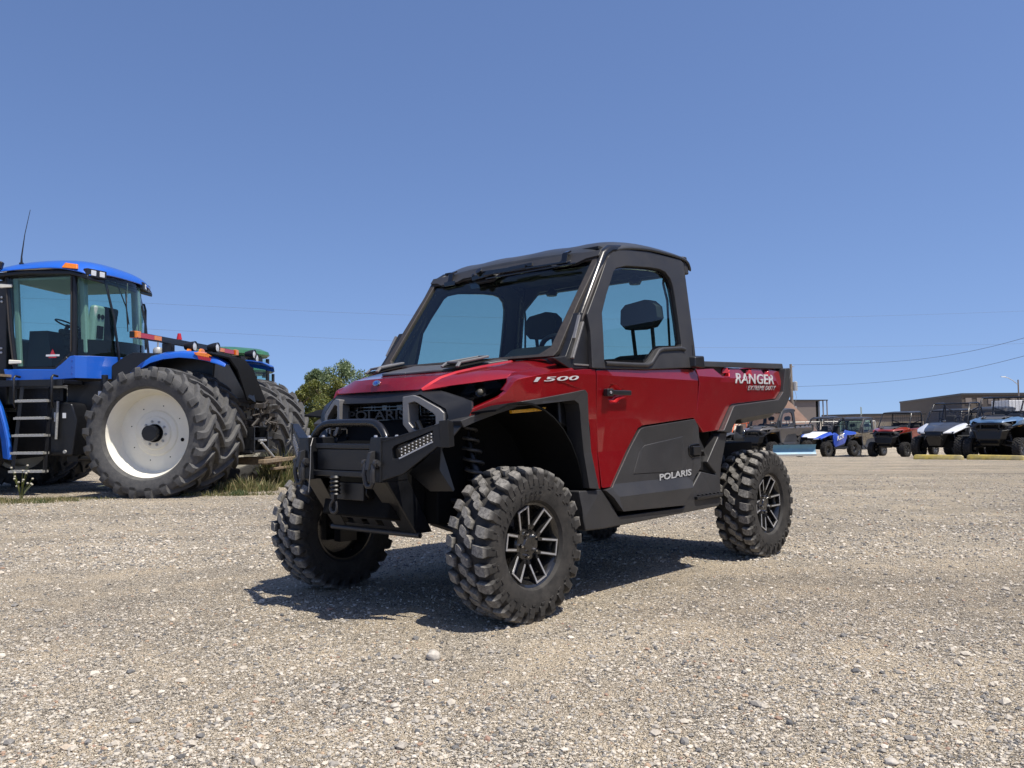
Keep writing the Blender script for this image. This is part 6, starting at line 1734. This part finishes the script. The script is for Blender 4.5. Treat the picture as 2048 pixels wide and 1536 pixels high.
b = MB(); b.box(1.15, 2.0, 0.30, 0.78, 0.50, 1.75); b.tube([(1.36, 0.80, 1.85), (1.36, 0.80, 0.9)], 0.05, 8); b.tube([(1.1, 0.85, 0.55), (1.75, 0.85, 0.55)], 0.04, 8)
b.tube([(1.0, 0.82, 1.55), (1.15, 0.86, 1.68), (1.35, 0.80, 1.5)], 0.015, 6); b.tube([(0.95, 0.8, 1.40), (1.2, 0.86, 1.55), (1.3, 0.80, 1.7)], 0.015, 6)
b.build('pivot_frame', st, T_, bevel=0.01)
# front fender strip
b = MB()
rows = []
for x, z in ((3.05, 2.0), (2.93, 1.80), (2.80, 1.56), (2.70, 1.36), (2.62, 1.10), (2.56, 0.86), (2.52, 0.56)):
    rows.append([(x+0.13, 1.33, z+0.02), (x+0.02, 1.36, z+0.005), (x, 1.34, z), (x+0.01, 1.28, z)])
b.sheet(rows, (0.02, 0, 0.0)); b.build('front_fender', M['blue'], T_, bevel=0.006, smooth=60)
# hitch and valve block
rnd = random.Random(4)
b = MB()
for k in range(46):
    x = -1.0+rnd.uniform(-0.12, 0.25); y = rnd.uniform(-0.15, 0.75); z = rnd.uniform(0.98, 1.40)
    if rnd.random() < 0.5: b.box(x-0.05, x+0.05, y-rnd.uniform(.03, .07), y+rnd.uniform(.03, .07), z-0.03, z+0.03)
    else:
        y2 = y+rnd.uniform(-0.2, 0.2); b.tube([(x, y, z), (x-0.08, (y+y2)/2, z+rnd.uniform(-.1, .05)), (x-0.02, y2, z-rnd.uniform(0.02, 0.16))], rnd.uniform(0.012, 0.025), 6)
b.box(-0.98, -0.7, -0.3, 0.75, 1.38, 1.45)
b.build('hydraulic_valves', M['dark_steel_dusty'], T_)
b = MB()
b.box(-1.02, -0.5, 0.10, 0.14, 0.62, 1.0); b.box(-1.02, -0.5, 0.62, 0.66, 0.62, 1.0)
b.box(-1.0, -0.6, -0.25, 0.75, 0.60, 0.64); b.box(-1.0, -0.96, -0.1, 0.70, 0.80, 0.84)
b.build('hitch_frame', st, T_, bevel=0.006)
b = MB()
b.box(-1.15, -0.5, -0.15, 0.12, 0.40, 0.52); b.box(-1.2, -1.1, -1.0, 0.7, 0.44, 0.50); b.box(-1.2, -1.1, -0.5, 0.25, 0.32, 0.36); b.box(-1.18, -1.12, 0.0, 0.05, 0.33, 0.5)
b.box(-1.2, -1.1, -1.02, -0.92, 0.40, 0.62)
b.build('drawbar', M['tan'], T_, bevel=0.008)
b = MB(); b.tube([(-1.05, 0.46, 0.76), (-1.10, 0.10, 0.52)], 0.022, 8); b.tube([(-1.03, 0.50, 0.79), (-1.03, 0.24, 0.79)], 0.02, 8)
b.build('hitch_pin', M['step_alu'], T_)

# green tractors standing in a row behind
def green_tractor(x, y, label):
    e = empty('green_tractor', spot(x, y), R_(150), label, 'tractor', 'green tractors behind the blue one')
    b = MB()
    ring_ = []
    for (z, k) in ((2.74, 0.93), (2.80, 1.0), (2.88, 0.97), (2.95, 0.80), (2.97, 0.5)):
        ring_.append([(k*0.92*math.copysign(abs(math.cos(t))**0.6, math.cos(t)), k*0.88*math.copysign(abs(math.sin(t))**0.6, math.sin(t)), z) for t in [2*math.pi*j/28 for j in range(28)]])
    n = 28; vs_ = [p for r in ring_ for p in r]; fs_ = [(i*n+j, i*n+(j+1) % n, (i+1)*n+(j+1) % n, (i+1)*n+j) for i in range(4) for j in range(n)]+[tuple(range(n))[::-1], tuple(4*n+j for j in range(n))]
    b.add(vs_, fs_); rf = b.build('cab_roof', M['green'], e, smooth=40)
    b = MB(); b.lathe([(0, 0.0), (0.80, 0.0), (0.84, 0.05), (0, 0.05)], 28, Matrix.Translation((0, 0, 2.69)) @ Matrix.Rotation(R_(90), 4, 'X'))
    for t in (0.3, -0.3, 2.8, 3.5, 1.3, 1.8, 4.4, 5.0): b.box(0.85*math.cos(t)-.07, 0.85*math.cos(t)+.07, 0.82*math.sin(t)-.07, 0.82*math.sin(t)+.07, 2.62, 2.73)
    b.build('roof_underside', M['black_plastic'], rf)
    b = MB(); b.box(-0.70, 0.70, -0.68, 0.68, 1.55, 2.70); b.build('cab_glass', M['cab_glass'], e)
    b = MB()
    for sx in (-1, 1):
        for s in (-1, 1): b.beam((sx*0.70, s*0.68, 1.5), (sx*0.70, s*0.68, 2.72), 0.07, 0.07)
    b.box(-0.75, 0.75, -0.72, 0.72, 1.1, 1.56); b.build('cab_frame', M['black_plastic'], e, bevel=0.01)
    b = MB(); b.hexa([(0.7, -0.35, 0.9), (2.6, -0.30, 0.9), (2.6, 0.30, 0.9), (0.7, 0.35, 0.9)], [(0.7, -0.35, 1.75), (2.55, -0.25, 1.5), (2.55, 0.25, 1.5), (0.7, 0.35, 1.75)]); b.build('engine_hood', M['green'], e, bevel=0.06)
    b = MB()
    for x_, r_, w_ in ((-0.3, 0.88, 0.24), (2.2, 0.62, 0.2)):
        for s in (-1, 1):
            b.lathe([(r_*0.55, -w_), (r_*0.95, -w_), (r_, -w_*0.7), (r_, w_*0.7), (r_*0.95, w_), (r_*0.55, w_)], 28, Matrix.Translation((x_, s*0.95, r_)), closed=True)
    b.builds('tyre', M['farm_tyre'], e, smooth=40)
    b = MB()
    for x_, r_, w_ in ((-0.3, 0.88, 0.24), (2.2, 0.62, 0.2)):
        for s in (-1, 1): b.lathe([(0, 0.05), (r_*0.55, 0.1), (r_*0.56, -0.1), (0, -0.05)], 24, Matrix.Translation((x_, s*0.95, r_)))
    b.builds('wheel_disc', M['yellow'], e, smooth=40)
green_tractor(-7.05, 21.5, 'green tractor nearer behind the blue one, only its rounded cab roof showing')
green_tractor(-8.42, 27.0, 'green tractor farther back, its cab roof lowest behind the black rear shield')

# ---------------------------------------------------------------- plants
def leaf_mat(name, c0, c1, c2):
    m, nt, b = nodes(name)
    L = nt.links
    ge = N(nt, 'ShaderNodeNewGeometry')
    r = ramp(nt, ge.outputs['Random Per Island'], [(0.0, c0), (0.5, c1), (1.0, c2)])
    L.new(r.outputs[0], b.inputs['Base Color'])
    b.inputs['Roughness'].default_value = 0.55
    tr = N(nt, 'ShaderNodeBsdfTranslucent'); L.new(r.outputs[0], tr.inputs[0])
    mx = N(nt, 'ShaderNodeMixShader'); mx.inputs[0].default_value = 0.3
    L.new(b.outputs[0], mx.inputs[1]); L.new(tr.outputs[0], mx.inputs[2])
    L.new(mx.outputs[0], nt.nodes['Material Output'].inputs[0])
    return m
M['leaf_a'] = leaf_mat('silver_green_leaves', (0.07, 0.11, 0.045), (0.13, 0.18, 0.075), (0.21, 0.26, 0.13))
M['leaf_b'] = leaf_mat('olive_leaves', (0.065, 0.085, 0.018), (0.13, 0.15, 0.03), (0.22, 0.22, 0.05))
M['grass'] = leaf_mat('mixed_grass', (0.06, 0.09, 0.025), (0.17, 0.17, 0.06), (0.38, 0.31, 0.17))
M['bark'] = mat('bark', (0.10, 0.075, 0.055), 0.9, var=0.3, scale=8, bump=0.8, bscale=20)
def leaves(name, centres, radii, n, size, m, parent, seed, flat=1.0):
    rng = np.random.default_rng(seed)
    ci = rng.integers(0, len(centres), n)
    C_ = np.array(centres)[ci]; Rr = np.array(radii)[ci]
    d = rng.normal(size=(n, 3)); d /= np.linalg.norm(d, axis=1)[:, None]
    d[:, 2] *= flat
    P_ = C_+d*(Rr*rng.random(n)**0.45)[:, None]
    a = rng.normal(size=(n, 3)); a /= np.linalg.norm(a, axis=1)[:, None]
    c = np.cross(a, rng.normal(size=(n, 3))); c /= np.linalg.norm(c, axis=1)[:, None]
    s = size*rng.uniform(0.6, 1.4, n)
    V = np.stack([P_-a*s[:, None], P_-c*(s*0.45)[:, None], P_+a*s[:, None], P_+c*(s*0.45)[:, None]], 1)
    F = np.arange(4*n).reshape(n, 4)
    return np_mesh(name, V.reshape(-1, 3), F, m, None, None, parent=parent)
def tree(x, y, h, wd, label, m, seed, name='tree', low=0.25, nleaf=15000, group=None, leafs=0.085):
    e = empty(name, spot(x, y), 0, label, 'tree' if name == 'tree' else 'bush', group)
    rnd = random.Random(seed)
    b = MB()
    b.tube([(0, 0, -0.2), (0.05, 0, h*0.3), (-0.05, 0.05, h*0.6), (0, 0, h*0.9)], [h*0.026, h*0.02, h*0.012, h*0.004], 8)
    cs, rs = [], []
    for k in range(34):
        t = rnd.random()**0.8
        z = h*(low+(0.98-low)*t)
        prof = math.sin(math.pi*min(1, (0.22+0.78*(1-t))))**0.8 if t > 0.25 else 0.75+t
        a = rnd.random()*6.283; rad = wd*0.5*prof*rnd.uniform(0.35, 1.0)
        p = (rad*math.cos(a), rad*math.sin(a), z)
        b.tube([(0, 0, z*0.72), (p[0]*0.5, p[1]*0.5, z*0.84), p], [h*0.008, h*0.005, h*0.002], 5)
        cs.append(p); rs.append(wd*rnd.uniform(0.07, 0.17))
    b.build('trunk', M['bark'], e)
    leaves('crown', cs, rs, nleaf, leafs, m, e, seed)
G_T = 'trees and bushes behind the front of the red vehicle'
tree(-11.9, 60, 5.55, 4.6, 'tallest loose-crowned green tree behind the nose of the red vehicle', M['leaf_a'], 1, group=G_T, low=0.2)
tree(-9.9, 62, 5.1, 1.7, 'narrow tree top just left of the red cab, right of the tallest tree', M['leaf_a'], 2, group=G_T, nleaf=4500)
tree(-15.0, 66, 4.9, 1.9, 'small pale tree rising left of the tallest tree', M['leaf_a'], 3, group=G_T, nleaf=4500)
tree(-13.6, 55, 3.9, 3.6, 'rounded olive bush between the tractor wheels and the red vehicle', M['leaf_b'], 4, name='bush', low=0.02, nleaf=16000, group=G_T, leafs=0.075)
tree(-11.2, 53, 4.0, 3.4, 'dense olive bush under the tallest tree', M['leaf_b'], 5, name='bush', low=0.02, nleaf=14000, group=G_T, leafs=0.075)
tree(-17.5, 58, 4.0, 4.5, 'broad bush mostly hidden behind the tractor wheels', M['leaf_b'], 6, name='bush', low=0.02, nleaf=12000, group=G_T, leafs=0.075)

def far_hedge():
    rnd = random.Random(12); cs, rs = [], []
    for k in range(420):
        x = -130+150*k/419+rnd.uniform(-1, 1)
        r = rnd.uniform(0.8, 1.6)
        cs.append((x, 140+rnd.uniform(-3, 3), -1.0+rnd.uniform(0.6, 2.2))); rs.append(r)
    o = leaves('far_hedge', cs, rs, 36000, 0.32, M['leaf_b'], None, 31)
    tag(o, 'low far-off hedge of mixed bushes along the horizon', kind='stuff')
far_hedge()

def grass_patch(name, areas, n, m, label, seed, cat=None, kind='stuff', parent=None, loc=None):
    rng = np.random.default_rng(seed)
    ar = np.array(areas, float)   # x, y, rx, ry, height
    wgt = ar[:, 2]*ar[:, 3]; ci = rng.choice(len(ar), n, p=wgt/wgt.sum())
    A_ = ar[ci]
    a = rng.random(n)*6.283; rr_ = rng.random(n)**0.6
    x = A_[:, 0]+A_[:, 2]*rr_*np.cos(a); y = A_[:, 1]+A_[:, 3]*rr_*np.sin(a)
    hgt = A_[:, 4]*rng.uniform(0.3, 1.0, n)*(1-0.4*rr_)
    z = gz_np(x, y)
    lean = rng.normal(size=(n, 2))*0.35*hgt[:, None]
    wv = rng.normal(size=(n, 2)); wv /= np.linalg.norm(wv, axis=1)[:, None]; wv *= (0.004+0.012*hgt)[:, None]
    P0 = np.stack([x, y, z-0.01], 1); W = np.concatenate([wv, np.zeros((n, 1))], 1)
    P1 = P0+np.stack([lean[:, 0]*0.4, lean[:, 1]*0.4, hgt*0.6], 1); P2 = P0+np.stack([lean[:, 0], lean[:, 1], hgt], 1)
    V = np.stack([P0-W, P0+W, P1+W*0.7, P2, P1-W*0.7], 1)
    F = np.arange(5*n).reshape(n, 5)
    return np_mesh(name, V.reshape(-1, 3), F, m, label, kind, cat=cat, parent=parent)
grass_patch('grass', [(-7.4, 11.9, 1.5, 0.45, 0.12), (-6.3, 12.3, 0.8, 0.3, 0.07), (-8.6, 11.0, 1.0, 0.6, 0.10)], 5500, M['grass'], 'dry green grass along the ground under the tractor ladder', 1)
grass_patch('weeds', [(-4.1, 13.4, 0.5, 0.3, 0.30), (-3.85, 14.6, 0.35, 0.5, 0.75), (-3.4, 15.2, 0.5, 0.5, 0.45), (-4.2, 12.55, 0.9, 0.12, 0.12), (-3.0, 16.2, 0.5, 0.5, 0.3)], 5200, M['grass'], 'tall weeds growing between the rear wheels of the tractor', 2)
def weed(x, y, r, h, n, label, seed):
    e = empty('weed', (0, 0, 0), 0)
    bpy.data.objects.remove(e)
    o = grass_patch('weed', [(x, y, r, r*0.7, h)], n, M['leaf_a'], label, seed, cat='weed', kind=None, )
    tag(o, label, 'weed')
weed(-3.94, 12.55, 0.13, 0.13, 260, 'low green weed alone on the gravel right of the near tractor wheel', 5)
weed(-6.35, 11.75, 0.10, 0.10, 60, 'sparse dry weed at the foot of the tractor ladder', 6)
def seed_weed(x, y, label):
    e = empty('flowering_weed', spot(x, y), 0, label, 'weed')
    rnd = random.Random(8); b = MB(); f = MB()
    for k in range(16):
        a = rnd.random()*6.28; r_ = rnd.uniform(0.03, 0.2); h = rnd.uniform(0.2, 0.5)
        b.tube([(0, 0, 0), (r_*0.4*math.cos(a), r_*0.4*math.sin(a), h*0.6), (r_*math.cos(a), r_*math.sin(a), h)], 0.003, 4)
        f.lathe([(0, -0.014), (0.014, -0.004), (0.015, 0.008), (0, 0.016)], 6, Matrix.Translation((r_*math.cos(a), r_*math.sin(a), h)))
    b.build('stems', M['leaf_b'], e); f.build('seed_heads', mat('pale_seed_heads', (0.45, 0.42, 0.33), 0.9), e)
seed_weed(-6.75, 12.0, 'weed with pale round seed heads standing left of the tractor ladder foot')

# ---------------------------------------------------------------- far buildings, pole, wires
M['brown_wall'] = mat('dark_brown_cladding', (0.075, 0.062, 0.05), 0.8, var=0.1, scale=0.8)
M['brown_roof'] = mat('dark_roof_edge', (0.025, 0.024, 0.025), 0.6)
M['grey_wall'] = mat('grey_brown_wall', (0.17, 0.145, 0.13), 0.8, var=0.08, scale=0.5)
M['beige'] = mat('beige_panels', (0.36, 0.30, 0.22), 0.8, var=0.12, scale=1.0)
M['salt'] = mat('brown_heap', (0.17, 0.105, 0.075), 0.95, var=0.2, scale=1.5, bump=0.5, bscale=4)
def long_building():
    e = empty('long_building', (0, 0, 0), 0, 'long low dark brown building with black roof edge behind the parked side-by-sides', 'building')
    zb = -1.2
    C_ = Vector(((1923-1024)*K*123, 123, 0)); Lf = Vector(((1799-1024)*K*177, 177, 0)); Rt_ = Vector(((2230-1024)*K*128, 128, 0))
    b = MB()
    dr = (Rt_-C_); dl = (Lf-C_)
    pts = [C_, Rt_, Rt_+dl, Lf]
    b.add([(p.x, p.y, z) for z in (zb, 4.15) for p in pts], [(0, 1, 2, 3)[::-1], (4, 5, 6, 7), (0, 1, 5, 4), (1, 2, 6, 5), (2, 3, 7, 6), (3, 0, 4, 7)])
    b.build('wall', M['brown_wall'], e)
    cen = sum(pts, Vector())/4
    b = MB(); q = [cen+(p-cen)*1.008 for p in pts]
    b.add([(p.x, p.y, z) for z in (4.12, 4.42) for p in q], [(0, 1, 2, 3)[::-1], (4, 5, 6, 7), (0, 1, 5, 4), (1, 2, 6, 5), (2, 3, 7, 6), (3, 0, 4, 7)])
    b.build('roof', M['brown_roof'], e)
    b = MB(); d = dr.normalized(); nrm = Vector((d.y, -d.x, 0))
    for k in range(14):
        p = C_+dr*(k/14+0.02)+nrm*0.06
        b.beam((p.x, p.y, 3.3), (p.x+d.x*1.0, p.y+d.y*1.0, 3.3), 0.08, 0.9)
    b.build('upper_windows', M['grey_wall'], e)
long_building()
def store_building():
    e = empty('open_shed', (0, 0, 0), 0, 'grey brown shed with an open slatted end behind the utility pole', 'shed')
    y = 100
    x0, x1, x2 = (1540-1024)*K*y, (1629-1024)*K*y, (1648-1024)*K*(y+1)
    b = MB(); b.box(x0, x1, y, y+12, -1.2, 3.15); b.build('wall', M['grey_wall'], e)
    b = MB(); b.hexa([(x0-0.1, y-0.2, 3.15), (x2, y-0.2, 3.15), (x2, y+12, 3.15), (x0-0.1, y+12, 3.15)], [(x0-0.1, y-0.2, 3.35), (x2, y-0.2, 3.25), (x2, y+12, 3.3), (x0-0.1, y+12, 3.4)]); b.build('roof', M['brown_roof'], e)
    b = MB(); b.box(x1, x2, y+3, y+4, -1.2, 3.15); b.build('dark_bay', M['dark_void'], e)
    b = MB()
    for k in range(4): xx = x1+0.05+(x2-x1-0.1)*k/3; b.box(xx-0.05, xx+0.05, y, y+0.12, -1.2, 3.15)
    b.build('slat', M['grey_wall'], e)
store_building()
b = MB(); rnd = random.Random(3)
hx, hy = (1562-1024)*K*88, 90
rows = []
for i in range(8):
    t = i/7; r_ = 4.9*t+0.25; z = -1.2+5.2*(1-t)
    rows.append([(hx+r_*math.cos(a)*(1+0.05*math.sin(3*a+i)), hy+r_*math.sin(a), z+0.10*math.sin(5*a+i*2)) for a in [2*math.pi*k/28 for k in range(29)]])
b.sheet(rows)
o = b.build('gravel_heap', M['salt'], None, smooth=60); tag(o, 'tall cone-shaped brown heap of loose material beside the utility pole', 'heap')
def low_building():
    e = empty('low_building', (0, 0, 0), 0, 'low grey flat-roofed building between the camouflage and the burnt orange side-by-sides', 'building')
    y = 130; x0, x1 = (1712-1024)*K*y, (1845-1024)*K*y
    b = MB(); b.box(x0, x1, y, y+14, -1.2, 1.45); b.build('wall', M['grey_wall'], e)
    b = MB(); b.box(x0-0.3, x1+0.3, y-0.3, y+14, 1.45, 1.75); b.build('roof', M['brown_roof'], e)
    b = MB(); b.box(x0+0.5, x1-4, y-0.1, y-0.02, 0.15, 0.30); b.build('wall_stripe', M['white_paint'], e)
low_building()
def bar_fence():
    e = empty('bar_fence', (0, 0, 0), 0, 'beige fence with thin upright bars behind the burnt orange side-by-side', 'fence')
    y = 62; x0, x1 = (1748-1024)*K*y, (1850-1024)*K*y; z = gz(x0, y)
    b = MB(); b.box(x0, x1, y+0.4, y+0.45, z, z+1.75); b.build('backing', M['beige'], e)
    b = MB()
    n = 44
    for k in range(n): xx = x0+(x1-x0)*k/(n-1); b.box(xx-0.012, xx+0.012, y-0.012, y+0.012, z, z+2.05)
    b.box(x0, x1, y-0.02, y+0.02, z+1.98, z+2.03); b.box(x0, x1, y-0.02, y+0.02, z+1.3, z+1.34)
    b.build('bars', M['brown_roof'], e)
bar_fence()
def chain_fence():
    e = empty('chain_fence', (0, 0, 0), 0, 'galvanised pipe fence with a pale top rail in front of the shed', 'fence')
    y = 60; x0, x1 = (1540-1024)*K*y, (1748-1024)*K*y; z = gz(x0, y)
    b = MB(); b.tube([(x0, y, z+1.82), (x1, y, z+1.82)], 0.03, 6); b.tube([(x0, y, z+0.1), (x1, y, z+0.1)], 0.015, 5)
    b.build('rail', M['step_alu'], e)
    for k in range(4):
        b = MB(); xx = x0+(x1-x0)*k/3; b.tube([(xx, y, z-0.1), (xx, y, z+1.85)], 0.035, 6); b.build('post', M['step_alu'], e)
    b = MB()
    k = 0
    xx = x0
    while xx < x1:
        b.beam((xx, y, z+0.1), (xx+0.9, y, z+1.8), 0.004, 0.006); b.beam((xx+0.9, y, z+0.1), (xx, y, z+1.8), 0.004, 0.006); xx += 0.14
    b.build('mesh', M['step_alu'], e)
chain_fence()
# utility pole with transformer
py = 90.0; px_ = (1583-1024)*K*py
pole = empty('utility_pole', (px_, py, -1.0), 0, 'wooden utility pole with a grey transformer can', 'pole')
b = MB(); b.tube([(0, 0, 0), (0.0, 0, 4), (0.0, 0, 7.75)], [0.18, 0.16, 0.13], 10); b.build('post', mat('weathered_pole_wood', (0.20, 0.165, 0.13), 0.9, var=0.2, scale=3), pole)
b = MB(); b.lathe([(0, 0.95), (0.12, 0.95), (0.23, 0.88), (0.24, 0.0), (0, 0)], 16, Matrix.Translation((0.38, -0.05, 5.0)) @ Matrix.Rotation(R_(90), 4, 'X')); b.build('transformer', M['step_alu'], pole)
b = MB(); b.box(0, 0.5, -0.05, 0.05, 5.2, 5.3); b.tube([(0.1, -0.15, 7.4), (-0.35, -0.1, 5.6), (-0.3, 0, 4.2)], 0.02, 5); b.tube([(0.3, -0.1, 5.0), (0.5, 0, 4.4), (0.4, 0, 3.9)], 0.02, 5); b.box(0.3, 0.45, -0.1, 0.1, 3.0, 3.4); b.tube([(0.15, -0.2, 3.9), (0.13, -0.2, -0.0)], 0.03, 5); b.box(0, 0.35, -0.03, 0.03, 7.45, 7.52); b.build('fittings', M['step_alu'], pole)
def wire(name, pts, r, label):
    b = MB()
    P_ = []
    n = 40
    ts = [k/(len(pts)-1) for k in range(len(pts))]
    co = [np.polyfit(ts, [p[j] for p in pts], 3) for j in (0, 1, 2)]
    for k in range(n+1): P_.append(tuple(float(np.polyval(c, k/n)) for c in co))
    b.tube(P_, r, 5)
    o = b.build('power_line', M['wire'], None)
    tag(o, label, 'wire', 'power lines in the sky')
M['wire'] = mat('wire', (0.06, 0.06, 0.065), 0.6)
def hz_px(x): return 848.4-(x-1024)*0.01440
def at(px, py2, d): return ((px-1024)*K*d, d, CAM_H+(hz_px(px)-py2)*K*d*1.0)
wire('w', [at(1588, 729, 90), at(1750, 727, 80), at(1900, 708, 66), at(2048, 678, 50), at(2300, 590, 36)], 0.013, 'upper black wire rising from the pole top towards the right edge')
wire('w', [at(1588, 773, 90), at(1750, 766, 80), at(1900, 745, 66), at(2048, 713, 50), at(2300, 640, 36)], 0.013, 'lower black wire rising from the pole towards the right edge')
wire('w', [at(-200, 590, 60), at(290, 605, 62), at(800, 629, 66), at(1400, 637, 70), at(2200, 615, 74)], 0.006, 'highest faint wire crossing the sky behind the red cab')
wire('w', [at(-200, 632, 60), at(375, 662, 62), at(790, 680, 66), at(1440, 697, 70), at(2048, 686, 74)], 0.006, 'lower faint wire crossing the sky at the height of the red cab window')
# street lamp
ly_ = 118; lx = (2037-1024)*K*ly_
sl = empty('street_lamp', (lx, ly_, -1.2), 0, 'tall grey street lamp with a curved arm at the right edge', 'street lamp')
b = MB(); b.tube([(0, 0, 0), (0, 0, 7.2)], [0.12, 0.09], 8); b.build('post', M['grey_wall'], sl)
b = MB(); b.tube([(0, 0, 6.5), (-0.7, 0, 7.1), (-1.4, 0, 7.5), (-2.0, 0, 7.62)], 0.05, 6); b.hexa([(-1.7, -0.15, 7.56), (-2.3, -0.12, 7.58), (-2.3, 0.12, 7.58), (-1.7, 0.15, 7.56)], [(-1.7, -0.1, 7.68), (-2.3, -0.08, 7.68), (-2.3, 0.08, 7.68), (-1.7, 0.1, 7.68)]); b.build('lamp_arm', M['step_alu'], sl)
# small sign, trailer, dish
sy_ = 80; sx = (1721-1024)*K*sy_
sg = empty('road_sign', (sx, sy_, -1.0), R_(50), 'small grey-green road sign above the camouflage side-by-side', 'sign')
b = MB(); b.tube([(0, 0.03, 0), (0, 0.03, 3.1)], 0.03, 6); b.build('post', M['step_alu'], sg)
b = MB(); b.box(-0.16, 0.16, -0.01, 0.01, 2.35, 3.05); b.build('sign_plate', mat('aged_sign_plate', (0.20, 0.25, 0.23), 0.6), sg)
tr_ = empty('box_trailer', (36.6, 62, gz(36, 62)), 0, 'white box trailer partly showing behind the slate blue side-by-side', 'trailer')
b = MB(); b.box(-1.3, 6.0, 0, 2.3, 0.6, 3.15); b.build('trailer_body', M['white_paint'], tr_, bevel=0.05)
b = MB(); b.lathe([(0.2, -0.15), (0.4, -0.15), (0.42, 0.15), (0.2, 0.15)], 18, Matrix.Translation((1.5, 0.1, 0.42)), closed=True); b.lathe([(0.2, -0.15), (0.4, -0.15), (0.42, 0.15), (0.2, 0.15)], 18, Matrix.Translation((3.5, 0.1, 0.42)), closed=True); b.builds('wheel', M['tyre_side'], tr_)
b = MB(); b.box(-1.25, 5.9, 0.1, 2.2, 0.45, 0.6); b.build('undercarriage', st, tr_)
# unseen dark building added right of the yard, reflected in the red paint
sh = empty('added_dark_building', (17.0, 3.0, -0.1), 0, 'unseen dark grey building added right of the yard for the red paint to reflect', 'building')
b = MB(); b.box(0, 14, -20, 15.5, -0.5, 5.6); b.build('wall', M['brown_wall'], sh)
b = MB(); b.box(-0.25, 14.2, -20.2, 15.7, 5.6, 6.1); b.build('roof', M['brown_roof'], sh)
for k in range(6):
    b = MB(); b.box(-0.06, 0.02, -16+k*5, -13.2+k*5, 0.1, 3.2); w1 = b.build('window', M['dark_void'], sh)
    b = MB(); b.box(-0.08, -0.065, -15.9+k*5, -13.3+k*5, 0.2, 3.1); b.build('pane', M['gloss_black'], w1)
for wl_ in (HERO_WHEEL, SMALL_WHEEL, SPORT_WHEEL): remove_tree(wl_)
